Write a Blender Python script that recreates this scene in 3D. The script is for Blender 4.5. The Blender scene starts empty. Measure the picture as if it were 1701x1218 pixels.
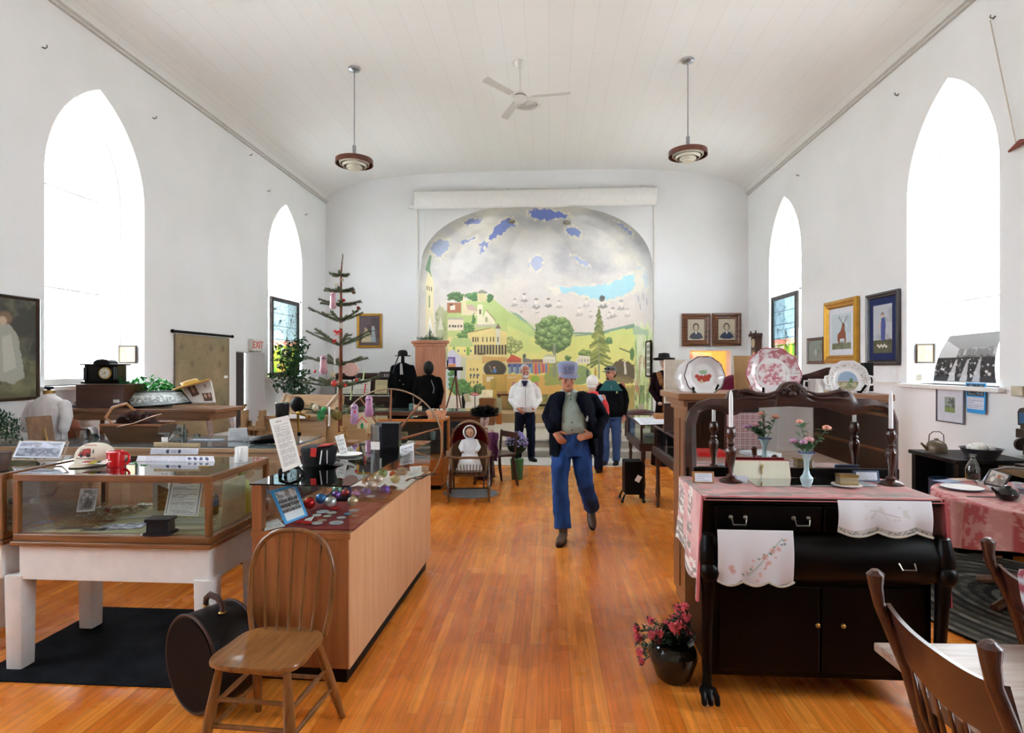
import bpy, bmesh, math, random
import numpy as np
from mathutils import Vector, Matrix, noise as mnoise
random.seed(7)
PI = math.pi
sc = bpy.context.scene
C = sc.collection
FPX = 960.0; TH = math.atan(61.5/FPX); CH = 1.66
cd = bpy.data.cameras.new('camera'); cam = bpy.data.objects.new('camera', cd); C.objects.link(cam)
cd.sensor_width = 36; cd.lens = 36*FPX/1701; cd.clip_start = .05; cd.clip_end = 200
cam.location = (0, 0, CH); cam.rotation_euler = (PI/2, 0, TH)
sc.camera = cam
sc.view_settings.view_transform = 'Standard'; sc.view_settings.look = 'None'
sc.view_settings.gamma = 1; sc.view_settings.exposure = 0.72
sc.view_settings.use_curve_mapping = False
w = bpy.data.worlds.new('sky'); sc.world = w; w.use_nodes = True
nt = w.node_tree; nt.nodes.clear()
wo = nt.nodes.new('ShaderNodeOutputWorld'); wb = nt.nodes.new('ShaderNodeBackground')
wt = nt.nodes.new('ShaderNodeTexCoord'); ws = nt.nodes.new('ShaderNodeSeparateXYZ'); wr = nt.nodes.new('ShaderNodeValToRGB')
wr.color_ramp.elements[0].position = .46; wr.color_ramp.elements[0].color = (.58, .61, .60, 1)
wr.color_ramp.elements[1].position = .54; wr.color_ramp.elements[1].color = (.84, .92, 1, 1)
wm = nt.nodes.new('ShaderNodeMath'); wm.operation = 'MULTIPLY_ADD'; wm.inputs[1].default_value = .5; wm.inputs[2].default_value = .5
L = nt.links
L.new(wt.outputs['Generated'], ws.inputs[0]); L.new(ws.outputs['Z'], wm.inputs[0]); L.new(wm.outputs[0], wr.inputs[0])
L.new(wr.outputs[0], wb.inputs[0]); wb.inputs[1].default_value = 16.0; L.new(wb.outputs[0], wo.inputs[0])
def ray(px, py):
 u = (px-850.5)/FPX; v = (609-py)/FPX; c, s = math.cos(TH), math.sin(TH)
 return Vector((u*c-s, u*s+c, v))
def atY(px, py, Y): d = ray(px, py); return d*(Y/d.y)+Vector((0, 0, CH))
def atX(px, py, X): d = ray(px, py); return d*(X/d.x)+Vector((0, 0, CH))
def atZ(px, py, Z): d = ray(px, py); return d*((Z-CH)/d.z)+Vector((0, 0, CH))
def proj(p):
 c, s = math.cos(TH), math.sin(TH)
 f = -p[0]*s+p[1]*c; r = p[0]*c+p[1]*s
 return 850.5+FPX*r/f, 609-FPX*(p[2]-CH)/f
def hexc(h):
 h = h.lstrip('#'); h = ''.join(c*2 for c in h) if len(h) == 3 else h; a = [int(h[i:i+2], 16)/255 for i in (0, 2, 4)]
 return tuple(x/12.92 if x <= .04045 else ((x+.055)/1.055)**2.4 for x in a)
MC = {}
def newmat(name):
 m = bpy.data.materials.new(name); m.use_nodes = True; n = m.node_tree
 return m, n, n.nodes['Principled BSDF']
def pm(col, rough=.5, metal=0, var=.12, scale=12, bump=0, bscale=60, spec=.5, coat=0, sheen=0, trans=0, stretch=(1, 1, 1)):
 """procedural material: base colour with noise variation and optional bump"""
 key = (col, rough, metal, var, scale, bump, bscale, spec, coat, sheen, trans, stretch)
 if key in MC: return MC[key]
 m, n, b = newmat('mat_'+str(col).strip('#').replace('.', '')[:20])
 c = hexc(col) if isinstance(col, str) else col
 tc = n.nodes.new('ShaderNodeTexCoord'); mp = n.nodes.new('ShaderNodeMapping'); mp.inputs['Scale'].default_value = stretch
 n.links.new(tc.outputs['Object'], mp.inputs[0])
 nz = n.nodes.new('ShaderNodeTexNoise'); nz.inputs['Scale'].default_value = scale; nz.inputs['Detail'].default_value = 4
 n.links.new(mp.outputs[0], nz.inputs[0])
 r = n.nodes.new('ShaderNodeValToRGB'); r.color_ramp.elements[0].position = .3; r.color_ramp.elements[1].position = .7
 r.color_ramp.elements[0].color = (*[x*(1-var) for x in c], 1); r.color_ramp.elements[1].color = (*[min(1, x*(1+var)) for x in c], 1)
 n.links.new(nz.outputs[0], r.inputs[0]); n.links.new(r.outputs[0], b.inputs['Base Color'])
 b.inputs['Roughness'].default_value = rough; b.inputs['Metallic'].default_value = metal
 b.inputs['Specular IOR Level'].default_value = (spec if rough < .75 else min(spec, .18))*(1 if max(c) > .035 else .5); b.inputs['Coat Weight'].default_value = coat; b.inputs['Coat Roughness'].default_value = .12
 b.inputs['Sheen Weight'].default_value = sheen
 b.inputs['Transmission Weight'].default_value = trans
 if bump:
  n2 = n.nodes.new('ShaderNodeTexNoise'); n2.inputs['Scale'].default_value = bscale; n2.inputs['Detail'].default_value = 5
  n.links.new(mp.outputs[0], n2.inputs[0]); bp = n.nodes.new('ShaderNodeBump'); bp.inputs['Strength'].default_value = bump; bp.inputs['Distance'].default_value = .01
  n.links.new(n2.outputs[0], bp.inputs['Height']); n.links.new(bp.outputs[0], b.inputs['Normal'])
 MC[key] = m; return m
def wood(c1, c2, axis='z', scale=1.0, rough=.35, coat=.2):
 key = ('w', c1, c2, axis, scale, rough, coat)
 if key in MC: return MC[key]
 m, n, b = newmat('wood_'+c1.strip('#'))
 tc = n.nodes.new('ShaderNodeTexCoord'); mp = n.nodes.new('ShaderNodeMapping'); s = [14*scale]*3; s['xyz'.index(axis)] = 1.1*scale
 mp.inputs['Scale'].default_value = s; n.links.new(tc.outputs['Object'], mp.inputs[0])
 nz = n.nodes.new('ShaderNodeTexNoise'); nz.inputs['Scale'].default_value = 2.2; nz.inputs['Detail'].default_value = 7; nz.inputs['Distortion'].default_value = .7
 n.links.new(mp.outputs[0], nz.inputs[0])
 r = n.nodes.new('ShaderNodeValToRGB'); e = r.color_ramp.elements
 e[0].position = .32; e[1].position = .68; e[0].color = (*hexc(c1), 1); e[1].color = (*hexc(c2), 1)
 n.links.new(nz.outputs[0], r.inputs[0]); n.links.new(r.outputs[0], b.inputs['Base Color'])
 bp = n.nodes.new('ShaderNodeBump'); bp.inputs['Strength'].default_value = .08; bp.inputs['Distance'].default_value = .004
 n.links.new(nz.outputs[0], bp.inputs['Height']); n.links.new(bp.outputs[0], b.inputs['Normal'])
 b.inputs['Roughness'].default_value = rough; b.inputs['Coat Weight'].default_value = coat; b.inputs['Coat Roughness'].default_value = .15
 MC[key] = m; return m
def paintmat(rough=.6, coat=0, transl=0):
 key = ('p', rough, coat, transl)
 if key in MC: return MC[key]
 m, n, b = newmat('painted_surface')
 a = n.nodes.new('ShaderNodeAttribute'); a.attribute_name = 'Col'
 n.links.new(a.outputs['Color'], b.inputs['Base Color']); b.inputs['Roughness'].default_value = rough; b.inputs['Coat Weight'].default_value = coat; b.inputs['Coat Roughness'].default_value = .05
 if transl:
  o = n.nodes['Material Output']; mx = n.nodes.new('ShaderNodeMixShader'); t = n.nodes.new('ShaderNodeBsdfTransparent')
  n.links.new(a.outputs['Color'], t.inputs[0]); mx.inputs[0].default_value = transl
  n.links.new(b.outputs[0], mx.inputs[1]); n.links.new(t.outputs[0], mx.inputs[2]); n.links.new(mx.outputs[0], o.inputs[0])
 MC[key] = m; return m
def glassmat(tint=(.93, .97, .96), refl=1.0, rough=.0):
 key = ('g', tint, refl, rough)
 if key in MC: return MC[key]
 m, n, b = newmat('clear_glass'); n.nodes.remove(b); o = n.nodes['Material Output']
 f = n.nodes.new('ShaderNodeFresnel'); f.inputs[0].default_value = 1.45
 mu = n.nodes.new('ShaderNodeMath'); mu.operation = 'MULTIPLY'; mu.inputs[1].default_value = refl; mu.use_clamp = True
 t = n.nodes.new('ShaderNodeBsdfTransparent'); t.inputs[0].default_value = (*tint, 1)
 g = n.nodes.new('ShaderNodeBsdfGlossy'); g.inputs['Roughness'].default_value = rough; g.inputs[0].default_value = (1, 1, 1, 1)
 mx = n.nodes.new('ShaderNodeMixShader'); n.links.new(f.outputs[0], mu.inputs[0]); n.links.new(mu.outputs[0], mx.inputs[0])
 n.links.new(t.outputs[0], mx.inputs[1]); n.links.new(g.outputs[0], mx.inputs[2]); n.links.new(mx.outputs[0], o.inputs[0])
 MC[key] = m; return m
def translucent(col, t=.5):
 key = ('t', col, t)
 if key in MC: return MC[key]
 m, n, b = newmat('translucent_'+col.strip('#')); o = n.nodes['Material Output']
 tr = n.nodes.new('ShaderNodeBsdfTranslucent'); tr.inputs[0].default_value = (*hexc(col), 1); b.inputs['Base Color'].default_value = (*hexc(col), 1)
 mx = n.nodes.new('ShaderNodeMixShader'); mx.inputs[0].default_value = t
 n.links.new(b.outputs[0], mx.inputs[1]); n.links.new(tr.outputs[0], mx.inputs[2]); n.links.new(mx.outputs[0], o.inputs[0])
 MC[key] = m; return m
I4 = Matrix.Identity(4)
def TR(x=0, y=0, z=0): return Matrix.Translation((x, y, z))
def RX(a): return Matrix.Rotation(a, 4, 'X')
def RY(a): return Matrix.Rotation(a, 4, 'Y')
def RZ(a): return Matrix.Rotation(a, 4, 'Z')
def SC(x, y, z): return Matrix.Diagonal((x, y, z, 1))
def basis(d):
 d = Vector(d).normalized(); a = Vector((0, 0, 1)) if abs(d.z) < .9 else Vector((1, 0, 0))
 x = a.cross(d).normalized(); y = d.cross(x); return x, y, d
class MB:
 def __init__(s, M=None): s.v = []; s.f = []; s.mi = []; s.cur = 0; s.mats = []; s.M = M or I4; s.col = {}
 def mat(s, m):
  if m not in s.mats: s.mats.append(m)
  s.cur = s.mats.index(m); return s
 def add(s, vs, fs, M=None):
  o = len(s.v); T = s.M @ M if M is not None else s.M
  s.v += [T @ Vector(p) for p in vs]; s.f += [tuple(i+o for i in f) for f in fs]; s.mi += [s.cur]*len(fs); return s
 def box(s, c, d, M=None):
  x, y, z = [k/2 for k in d]; X, Y, Z = c
  vs = [(X+i*x, Y+j*y, Z+k*z) for k in (-1, 1) for j in (-1, 1) for i in (-1, 1)]
  return s.add(vs, [(0, 2, 3, 1), (4, 5, 7, 6), (0, 1, 5, 4), (2, 6, 7, 3), (0, 4, 6, 2), (1, 3, 7, 5)], M)
 def bb(s, a, b, M=None): return s.box([(a[i]+b[i])/2 for i in range(3)], [abs(b[i]-a[i]) for i in range(3)], M)
 def tube(s, pts, r, n=8, caps=True, M=None, flat=1.0, closed=False):
  pts = [Vector(p) for p in pts]; k = len(pts); rs = r if isinstance(r, (list, tuple)) else [r]*k
  vs = []; fs = []; px = None
  for i, p in enumerate(pts):
   if closed: d = pts[(i+1) % k]-pts[i-1]
   else: d = pts[min(i+1, k-1)]-pts[max(i-1, 0)]
   x, y, d = basis(d if d.length > 1e-9 else (0, 0, 1))
   if px is not None:
    x = px-d*px.dot(d); x = x.normalized() if x.length > 1e-6 else basis(d)[0]; y = d.cross(x)
   px = x
   for j in range(n):
    a = 2*PI*j/n; vs.append(p+(x*math.cos(a)+y*math.sin(a)*flat)*rs[i])
  for i in range(k if closed else k-1):
   i2 = (i+1) % k
   for j in range(n): fs.append((i*n+j, i*n+(j+1) % n, i2*n+(j+1) % n, i2*n+j))
  if caps and not closed: fs.append(tuple(reversed(range(n)))); fs.append(tuple(range((k-1)*n, k*n)))
  return s.add(vs, fs, M)
 def cap(s, pts, r, n=10, M=None):   # tube with round ends
  pts = [Vector(p) for p in pts]; rs = list(r) if isinstance(r, (list, tuple)) else [r]*len(pts)
  d0 = (pts[0]-pts[1]).normalized(); d1 = (pts[-1]-pts[-2]).normalized()
  P = [pts[0]+d0*rs[0]*k for k in (.97, .75, .4)]+pts+[pts[-1]+d1*rs[-1]*k for k in (.4, .75, .97)]
  R = [rs[0]*k for k in (.2, .66, .92)]+rs+[rs[-1]*k for k in (.92, .66, .2)]
  return s.tube(P, R, n, True, M)
 def lathe(s, prof, c=(0, 0, 0), n=20, M=None, axis='z', fn=None):
  vs = []; fs = []; k = len(prof)
  for r, z in prof:
   for j in range(n):
    a = 2*PI*j/n; rr = r*(fn(a, z) if fn else 1); p = (rr*math.cos(a), rr*math.sin(a), z)
    if axis == 'y': p = (p[0], p[2], p[1])
    elif axis == 'x': p = (p[2], p[0], p[1])
    vs.append((p[0]+c[0], p[1]+c[1], p[2]+c[2]))
  for i in range(k-1):
   for j in range(n): fs.append((i*n+j, i*n+(j+1) % n, (i+1)*n+(j+1) % n, (i+1)*n+j))
  if prof[0][0] > 1e-4: fs.append(tuple(reversed(range(n))))
  if prof[-1][0] > 1e-4: fs.append(tuple(range((k-1)*n, k*n)))
  return s.add(vs, fs, M)
 def ell(s, c, r, n=14, M=None, rot=None):
  if not isinstance(r, (list, tuple)): r = (r, r, r)
  T = TR(*c) @ (rot or I4) @ SC(*r); T = M @ T if M is not None else T
  k = max(5, n//2); return s.lathe([(math.sin(PI*i/k) if 0 < i < k else 1e-5, -math.cos(PI*i/k)) for i in range(k+1)], n=n, M=T)
 def prism(s, out, d0, d1, plane='xy', M=None):
  n = len(out)
  def P(u, v, w): return {'xy': (u, v, w), 'xz': (u, w, v), 'yz': (w, u, v)}[plane]
  vs = [P(u, v, d0) for u, v in out]+[P(u, v, d1) for u, v in out]
  fs = [(i, (i+1) % n, n+(i+1) % n, n+i) for i in range(n)]+[tuple(reversed(range(n))), tuple(range(n, 2*n))]
  return s.add(vs, fs, M)
 def grid(s, fn, nu, nv, M=None, wrap=False):
  vs = [fn(i/(nu if wrap else nu-1), j/(nv-1)) for j in range(nv) for i in range(nu)]; fs = []
  for j in range(nv-1):
   for i in range(nu if wrap else nu-1):
    a = j*nu+i; b = j*nu+(i+1) % nu; fs.append((a, b, b+nu, a+nu))
  return s.add(vs, fs, M)
 def loft(s, secs, n=20, M=None, p=2.0):   # secs: (cx, cy, z, rx, ry)
  vs = []; fs = []
  for cx, cy, z, rx, ry in secs:
   for j in range(n):
    a = 2*PI*j/n; ca, sa = math.cos(a), math.sin(a)
    vs.append((cx+rx*math.copysign(abs(ca)**(2/p), ca), cy+ry*math.copysign(abs(sa)**(2/p), sa), z))
  k = len(secs)
  for i in range(k-1):
   for j in range(n): fs.append((i*n+j, i*n+(j+1) % n, (i+1)*n+(j+1) % n, (i+1)*n+j))
  fs.append(tuple(reversed(range(n)))); fs.append(tuple(range((k-1)*n, k*n)))
  return s.add(vs, fs, M)
 def text(s, body, size, M, depth=.001, align='CENTER'):
  cu = bpy.data.curves.new('t', 'FONT'); cu.body = body; cu.size = size; cu.extrude = depth; cu.align_x = align; cu.align_y = 'CENTER'; cu.resolution_u = 2
  o = bpy.data.objects.new('t', cu); C.objects.link(o); dg = bpy.context.evaluated_depsgraph_get(); me = o.evaluated_get(dg).to_mesh()
  s.add([tuple(v.co) for v in me.vertices], [tuple(p.vertices) for p in me.polygons], M)
  o.evaluated_get(dg).to_mesh_clear(); bpy.data.objects.remove(o); bpy.data.curves.remove(cu); return s
 def build(s, name, mat=None, parent=None, smooth=40, bevel=0, fix=True, sub=0, solid=0, loc=None, rot=None, **tags):
  me = bpy.data.meshes.new(name); me.from_pydata([tuple(v) for v in s.v], [], s.f)
  ms = s.mats or [mat]
  for m in ms: me.materials.append(m)
  if len(ms) > 1: me.polygons.foreach_set('material_index', s.mi)
  if fix:
   b = bmesh.new(); b.from_mesh(me); bmesh.ops.recalc_face_normals(b, faces=b.faces); b.to_mesh(me); b.free()
  if smooth:
   me.shade_smooth(); me.set_sharp_from_angle(angle=math.radians(smooth))
  o = bpy.data.objects.new(name, me); C.objects.link(o)
  if parent: o.parent = parent
  if loc is not None: o.location = loc
  if rot is not None: o.rotation_euler = rot
  if bevel:
   md = o.modifiers.new('bevel', 'BEVEL'); md.width = bevel; md.segments = 2; md.limit_method = 'ANGLE'; md.angle_limit = math.radians(50)
  if solid:
   md = o.modifiers.new('solid', 'SOLIDIFY'); md.thickness = solid; md.offset = 0
  if sub:
   md = o.modifiers.new('sub', 'SUBSURF'); md.levels = sub; md.render_levels = sub
  for k, v in tags.items(): o[k] = v
  return o
 def remesh(s, name, mat, parent, voxel=.012, smooth=4, disp=0, dscale=6, **tags):
  """one continuous surface grown over all the volumes in this builder"""
  me = bpy.data.meshes.new(name); me.from_pydata([tuple(v) for v in s.v], [], s.f)
  b = bmesh.new(); b.from_mesh(me); bmesh.ops.recalc_face_normals(b, faces=b.faces); b.to_mesh(me); b.free()
  o = bpy.data.objects.new('tmp', me); C.objects.link(o)
  md = o.modifiers.new('r', 'REMESH'); md.mode = 'VOXEL'; md.voxel_size = voxel
  if smooth: md = o.modifiers.new('s', 'SMOOTH'); md.iterations = smooth; md.factor = .5
  dg = bpy.context.evaluated_depsgraph_get(); m2 = bpy.data.meshes.new_from_object(o.evaluated_get(dg)); bpy.data.objects.remove(o)
  if disp:
   co = [v.co.copy() for v in m2.vertices]; no = [v.normal.copy() for v in m2.vertices]
   for i, v in enumerate(m2.vertices):
    p = co[i]; k = mnoise.noise(Vector((p.x*dscale, p.y*dscale, p.z*dscale*.7)))+.5*mnoise.noise(Vector((p.x*dscale*2.3+5, p.y*dscale*2.3, p.z*dscale*1.5)))
    v.co = p+no[i]*k*disp
  m2.name = name; m2.materials.clear(); m2.materials.append(mat); m2.shade_smooth()
  r = bpy.data.objects.new(name, m2); C.objects.link(r)
  if parent: r.parent = parent
  for k, v in tags.items(): r[k] = v
  return r
def thing(name, label, cat, loc=(0, 0, 0), rz=0, group=None):
 o = bpy.data.objects.new(name, None); C.objects.link(o); o.empty_display_size = .1
 o.location = loc; o.rotation_euler = (0, 0, rz); o['label'] = label; o['category'] = cat
 if group: o['group'] = group
 return o
def tag(o, label, cat, group=None, kind=None):
 o['label'] = label; o['category'] = cat
 if group: o['group'] = group
 if kind: o['kind'] = kind
 return o
def struct(o): o['kind'] = 'structure'; return o
def copytree(o, parent=None):
 c = o.copy(); C.objects.link(c); c.parent = parent
 for ch in list(o.children): copytree(ch, c)
 return c
def fbm(x, y, seed=0, oct=4):
 """smooth value noise 0..1 on numpy arrays"""
 out = np.zeros_like(x, dtype=float); a = .5; tot = 0
 for o in range(oct):
  xi = np.floor(x).astype(int); yi = np.floor(y).astype(int); fx = x-xi; fy = y-yi; fx = fx*fx*(3-2*fx); fy = fy*fy*(3-2*fy)
  def h(i, j):
   n = (i*374761393+j*668265263+(seed+o*17)*1442695041) & 0x7fffffff; n = ((n ^ (n >> 13))*1274126177) & 0x7fffffff; return ((n ^ (n >> 16)) & 0xffff)/65535.
  v = (h(xi, yi)*(1-fx)+h(xi+1, yi)*fx)*(1-fy)+(h(xi, yi+1)*(1-fx)+h(xi+1, yi+1)*fx)*fy
  out += a*v; tot += a; a *= .5; x = x*2.03+11; y = y*2.03+7
 return out/tot
class CV:
 """canvas in its own units: x from x0 to x1, y from y0 (top) to y1 (bottom)"""
 def __init__(s, x0, y0, x1, y1, W, H, bg='#ffffff'):
  s.x0, s.y0, s.x1, s.y1, s.W, s.H = x0, y0, x1, y1, W, H
  s.X, s.Y = np.meshgrid(np.linspace(x0, x1, W), np.linspace(y0, y1, H)); s.a = np.zeros((H, W, 3)); s.a[:] = hexc(bg)
 def blend(s, m, col):
  c = np.array(hexc(col)) if isinstance(col, str) else np.array(col); m = np.clip(m, 0, 1)[..., None]; s.a = s.a*(1-m)+c*m; return s
 def px(s): return abs(s.x1-s.x0)/s.W
 def win(s, xa, ya, xb, yb):
  def ix(v, a, b_, n): return (v-a)/(b_-a)*(n-1)
  i = sorted((ix(xa, s.x0, s.x1, s.W), ix(xb, s.x0, s.x1, s.W))); j = sorted((ix(ya, s.y0, s.y1, s.H), ix(yb, s.y0, s.y1, s.H)))
  return (slice(max(0, int(j[0])-1), max(0, min(s.H, int(j[1])+3))), slice(max(0, int(i[0])-1), max(0, min(s.W, int(i[1])+3))))
 def wb(s, w, m, col):
  c = np.array(hexc(col)) if isinstance(col, str) else np.array(col); m = np.clip(m, 0, 1)[..., None]; s.a[w] = s.a[w]*(1-m)+c*m; return s
 def rect(s, x0, y0, x1, y1, col, k=1):
  w = s.win(x0, y0, x1, y1); X, Y = s.X[w], s.Y[w]; return s.wb(w, k*((X >= min(x0, x1)) & (X <= max(x0, x1)) & (Y >= min(y0, y1)) & (Y <= max(y0, y1))).astype(float), col)
 def ell(s, cx, cy, rx, ry, col, soft=0, k=1, rough=0, seed=0):
  q = 1+rough*.6; w = s.win(cx-rx*q, cy-ry*q, cx+rx*q, cy+ry*q); X, Y = s.X[w], s.Y[w]
  if not X.size: return s
  d = np.sqrt(((X-cx)/rx)**2+((Y-cy)/ry)**2)
  if rough: d = d+rough*(fbm(X*3/rx, Y*3/ry, seed, 2)-.5)
  m = (d < 1).astype(float) if not soft else np.clip((1-d)/soft, 0, 1); return s.wb(w, m*k, col)
 def poly(s, pts, col, k=1, rough=0, seed=0, rs=.3):
  a = [p[0] for p in pts]; b_ = [p[1] for p in pts]; w = s.win(min(a)-rough, min(b_)-rough, max(a)+rough, max(b_)+rough); X, Y = s.X[w], s.Y[w]
  if not X.size: return s
  if rough: X, Y = X+rough*(fbm(X*rs, Y*rs, seed, 3)-.5)*2, Y+rough*(fbm(X*rs+9, Y*rs+5, seed+3, 3)-.5)*2
  m = np.zeros_like(X, dtype=bool); n = len(pts)
  for i in range(n):
   x1, y1 = pts[i]; x2, y2 = pts[(i+1) % n]
   if y1 == y2: continue
   c = ((y1 > Y) != (y2 > Y)) & (X < (x2-x1)*(Y-y1)/(y2-y1)+x1); m ^= c
  return s.wb(w, m.astype(float)*k, col)
 def line(s, x1, y1, x2, y2, wd, col, k=1):
  w = s.win(min(x1, x2)-wd, min(y1, y2)-wd, max(x1, x2)+wd, max(y1, y2)+wd); X, Y = s.X[w], s.Y[w]
  dx, dy = x2-x1, y2-y1; t = np.clip(((X-x1)*dx+(Y-y1)*dy)/(dx*dx+dy*dy+1e-12), 0, 1)
  d = np.hypot(X-x1-t*dx, Y-y1-t*dy); return s.wb(w, np.clip((wd/2-d)/(s.px())+.5, 0, 1)*k, col)
 def noise(s, col, sx, sy, lo=.5, hi=.6, k=1, seed=0, mask=None):
  m = np.clip((fbm(s.X*sx, s.Y*sy, seed)-lo)/(hi-lo), 0, 1)*k
  if mask is not None: m = m*mask
  return s.blend(m, col)
 def textlines(s, x0, y0, x1, y1, n, col='#444444', k=.7, seed=0, fill=.45):
  r = random.Random(seed)
  for i in range(n):
   y = y0+(y1-y0)*(i+.5)/n; e = x1 if r.random() > .2 else x0+(x1-x0)*r.uniform(.4, .9)
   b = ((s.X >= x0) & (s.X <= e) & (np.abs(s.Y-y) < (y1-y0)/n*fill/2)).astype(float)
   s.blend(b*k*(.45+.55*(fbm(s.X*40/(x1-x0), s.Y*0+i, seed) > .42)), col)
  return s
 def sample(s, X, Y):
  u = np.clip((X-s.x0)/(s.x1-s.x0)*(s.W-1), 0, s.W-1); v = np.clip((Y-s.y0)/(s.y1-s.y0)*(s.H-1), 0, s.H-1)
  return s.a[np.round(v).astype(int), np.round(u).astype(int)]
def colgrid(name, P, cols, mat, parent=None, solid=0, smooth=True, loc=None, **tags):
 """P: (H,W,3) points; cols (H,W,3) linear colours"""
 H, W, _ = P.shape; me = bpy.data.meshes.new(name)
 i = np.arange(H*W).reshape(H, W); f = np.stack([i[:-1, :-1], i[1:, :-1], i[1:, 1:], i[:-1, 1:]], -1).reshape(-1, 4)
 me.vertices.add(H*W); me.vertices.foreach_set('co', P.reshape(-1).astype(np.float32))
 me.loops.add(f.size); me.loops.foreach_set('vertex_index', f.reshape(-1).astype(np.int32))
 me.polygons.add(len(f)); me.polygons.foreach_set('loop_start', np.arange(0, f.size, 4, dtype=np.int32)); me.polygons.foreach_set('loop_total', np.full(len(f), 4, dtype=np.int32))
 me.update(calc_edges=True); a = me.color_attributes.new('Col', 'FLOAT_COLOR', 'POINT')
 cc = np.ones((H*W, 4), dtype=np.float32); cc[:, :3] = cols.reshape(-1, 3); a.data.foreach_set('color', cc.reshape(-1))
 me.materials.append(mat)
 if smooth: me.shade_smooth()
 o = bpy.data.objects.new(name, me); C.objects.link(o)
 if parent: o.parent = parent
 if loc is not None: o.location = loc
 if solid: md = o.modifiers.new('solid', 'SOLIDIFY'); md.thickness = solid; md.offset = 0
 for k, v in tags.items(): o[k] = v
 return o
def panel(name, cv, w, h, M=None, parent=None, mat=None, curve=None, solid=0, **tags):
 """flat picture w x h in local XZ facing -Y, centred at the origin of M; curve(u,v)->y offset"""
 u, v = np.meshgrid(np.linspace(0, 1, cv.W), np.linspace(0, 1, cv.H))
 P = np.stack([(u-.5)*w, curve(u, v) if curve else u*0, (.5-v)*h], -1)
 M = np.array(M if M is not None else I4); P = P @ M[:3, :3].T+M[:3, 3]
 return colgrid(name, P, cv.a, mat or paintmat(), parent, solid, **tags)
def q4(name, cv, pts, mat=None, solid=.0015, parent=None, bend=0, **tags):
 """sheet between four world points TL, TR, BR, BL; bend bows it"""
 TL_, TR_, BR_, BL_ = [np.array(p) for p in pts]; o0 = (TL_+TR_+BR_+BL_)/4; u, v = np.meshgrid(np.linspace(0, 1, cv.W), np.linspace(0, 1, cv.H)); u = u[..., None]; v = v[..., None]
 P = (TL_*(1-u)+TR_*u)*(1-v)+(BL_*(1-u)+BR_*u)*v
 if bend:
  nn = np.cross(TR_-TL_, BL_-TL_); nn = nn/np.linalg.norm(nn); P = P+nn*bend*np.sin(np.pi*v)
 return colgrid(name, P-o0, cv.a, mat or paintmat(), parent, solid, loc=tuple(o0), **tags)
def paper(seed=0, n=16, col='#f3f2ee', ink='#666670', title=True, W=40, H=60, m=.12, border=None):
 c = CV(0, 0, 1, 1, W, H, col)
 if border: c.rect(.05, .04, .95, .96, border); c.rect(.07, .055, .93, .945, col)
 if title: c.textlines(.3, .06, .7, .10, 1, ink, .8, seed)
 return c.textlines(m, .14 if title else .07, 1-m, .93, n, ink, .7, seed+1)
def photo(seed=0, a='#2b2b2b', b_='#cfcfcc', W=44, H=34, kind='group', border='#f0f0ee', bw=.03):
 """monochrome photograph: sky, ground and rows of small figures"""
 c = CV(0, 0, 1, 1, W, H, b_); c.rect(0, .45, 1, 1, a, .5); c.noise(a, 7, 7, .4, .6, .6, seed)
 if kind == 'group':
  r = random.Random(seed)
  for row in range(3):
   for i in range(11):
    x = .08+i*.085+r.uniform(-.01, .01); y = .35+row*.2; c.ell(x, y+.12, .04, .1, a, .1, .85); c.ell(x, y, .022, .04, b_, .2)
 elif kind == 'hall':
  c.poly([(0, 0), (1, 0), (1, .3), (.35, .32), (0, .1)], '#a8a8a8'); c.poly([(0, .1), (.35, .32), (.35, .5), (0, .7)], '#d8d8d8'); [c.rect(x, .33, x+.05, .48, '#8e8e90') for x in (.4, .5, .6, .7, .8, .9)]
  c.rect(0, .5, 1, 1, '#38383a'); r = random.Random(seed)
  for i in range(120):
   y = r.uniform(.5, .9); x = r.random(); s_ = .008+(y-.45)*.05; c.ell(x, y, s_, s_*1.2, r.choice(['#e8e8e8', '#1c1c1e', '#8c8c8e', '#111']), .2)
  for x in (.3, .5, .7): c.poly([(x+.05, .55), (x+.08, .55), (x+.06, .98), (x-.06, .98)], '#d8d8da', .8, .01)
 c2 = CV(0, 0, 1, 1, W, H, border); i0 = int(H*bw)+1; j0 = int(W*bw)+1; c2.a[i0:-i0, j0:-j0] = c.a[i0:-i0, j0:-j0]; return c2
# ================================================================ THE ROOM
XL, XR, YB, YF, ZW = -5.0, 4.26, 12.68, -4.2, 5.38
XC = (XL+XR)/2; HW = (XR-XL)/2; STG = .30
def ceil_z(x):
 t = min(1, abs((x-XC)/HW)); return ZW+.58*math.sqrt(max(0, 1-t**3.5))
def nodemat(name, rough):
 m, n, b = newmat(name); b.inputs['Roughness'].default_value = rough; return m, n, b
mW, n, b = nodemat('white_plaster', .85)
tc = n.nodes.new('ShaderNodeTexCoord'); z1 = n.nodes.new('ShaderNodeTexNoise'); z1.inputs['Scale'].default_value = .7; z1.inputs['Detail'].default_value = 5
r = n.nodes.new('ShaderNodeValToRGB'); r.color_ramp.elements[0].position = .3; r.color_ramp.elements[1].position = .62
r.color_ramp.elements[0].color = (.80, .80, .79, 1); r.color_ramp.elements[1].color = (.87, .87, .875, 1)
n.links.new(tc.outputs['Object'], z1.inputs[0]); n.links.new(z1.outputs[0], r.inputs[0]); n.links.new(r.outputs[0], b.inputs['Base Color'])
z2 = n.nodes.new('ShaderNodeTexNoise'); z2.inputs['Scale'].default_value = 9; z2.inputs['Detail'].default_value = 8; bp = n.nodes.new('ShaderNodeBump'); bp.inputs['Strength'].default_value = .15; bp.inputs['Distance'].default_value = .02
n.links.new(tc.outputs['Object'], z2.inputs[0]); n.links.new(z2.outputs[0], bp.inputs['Height']); n.links.new(bp.outputs[0], b.inputs['Normal'])
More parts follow.
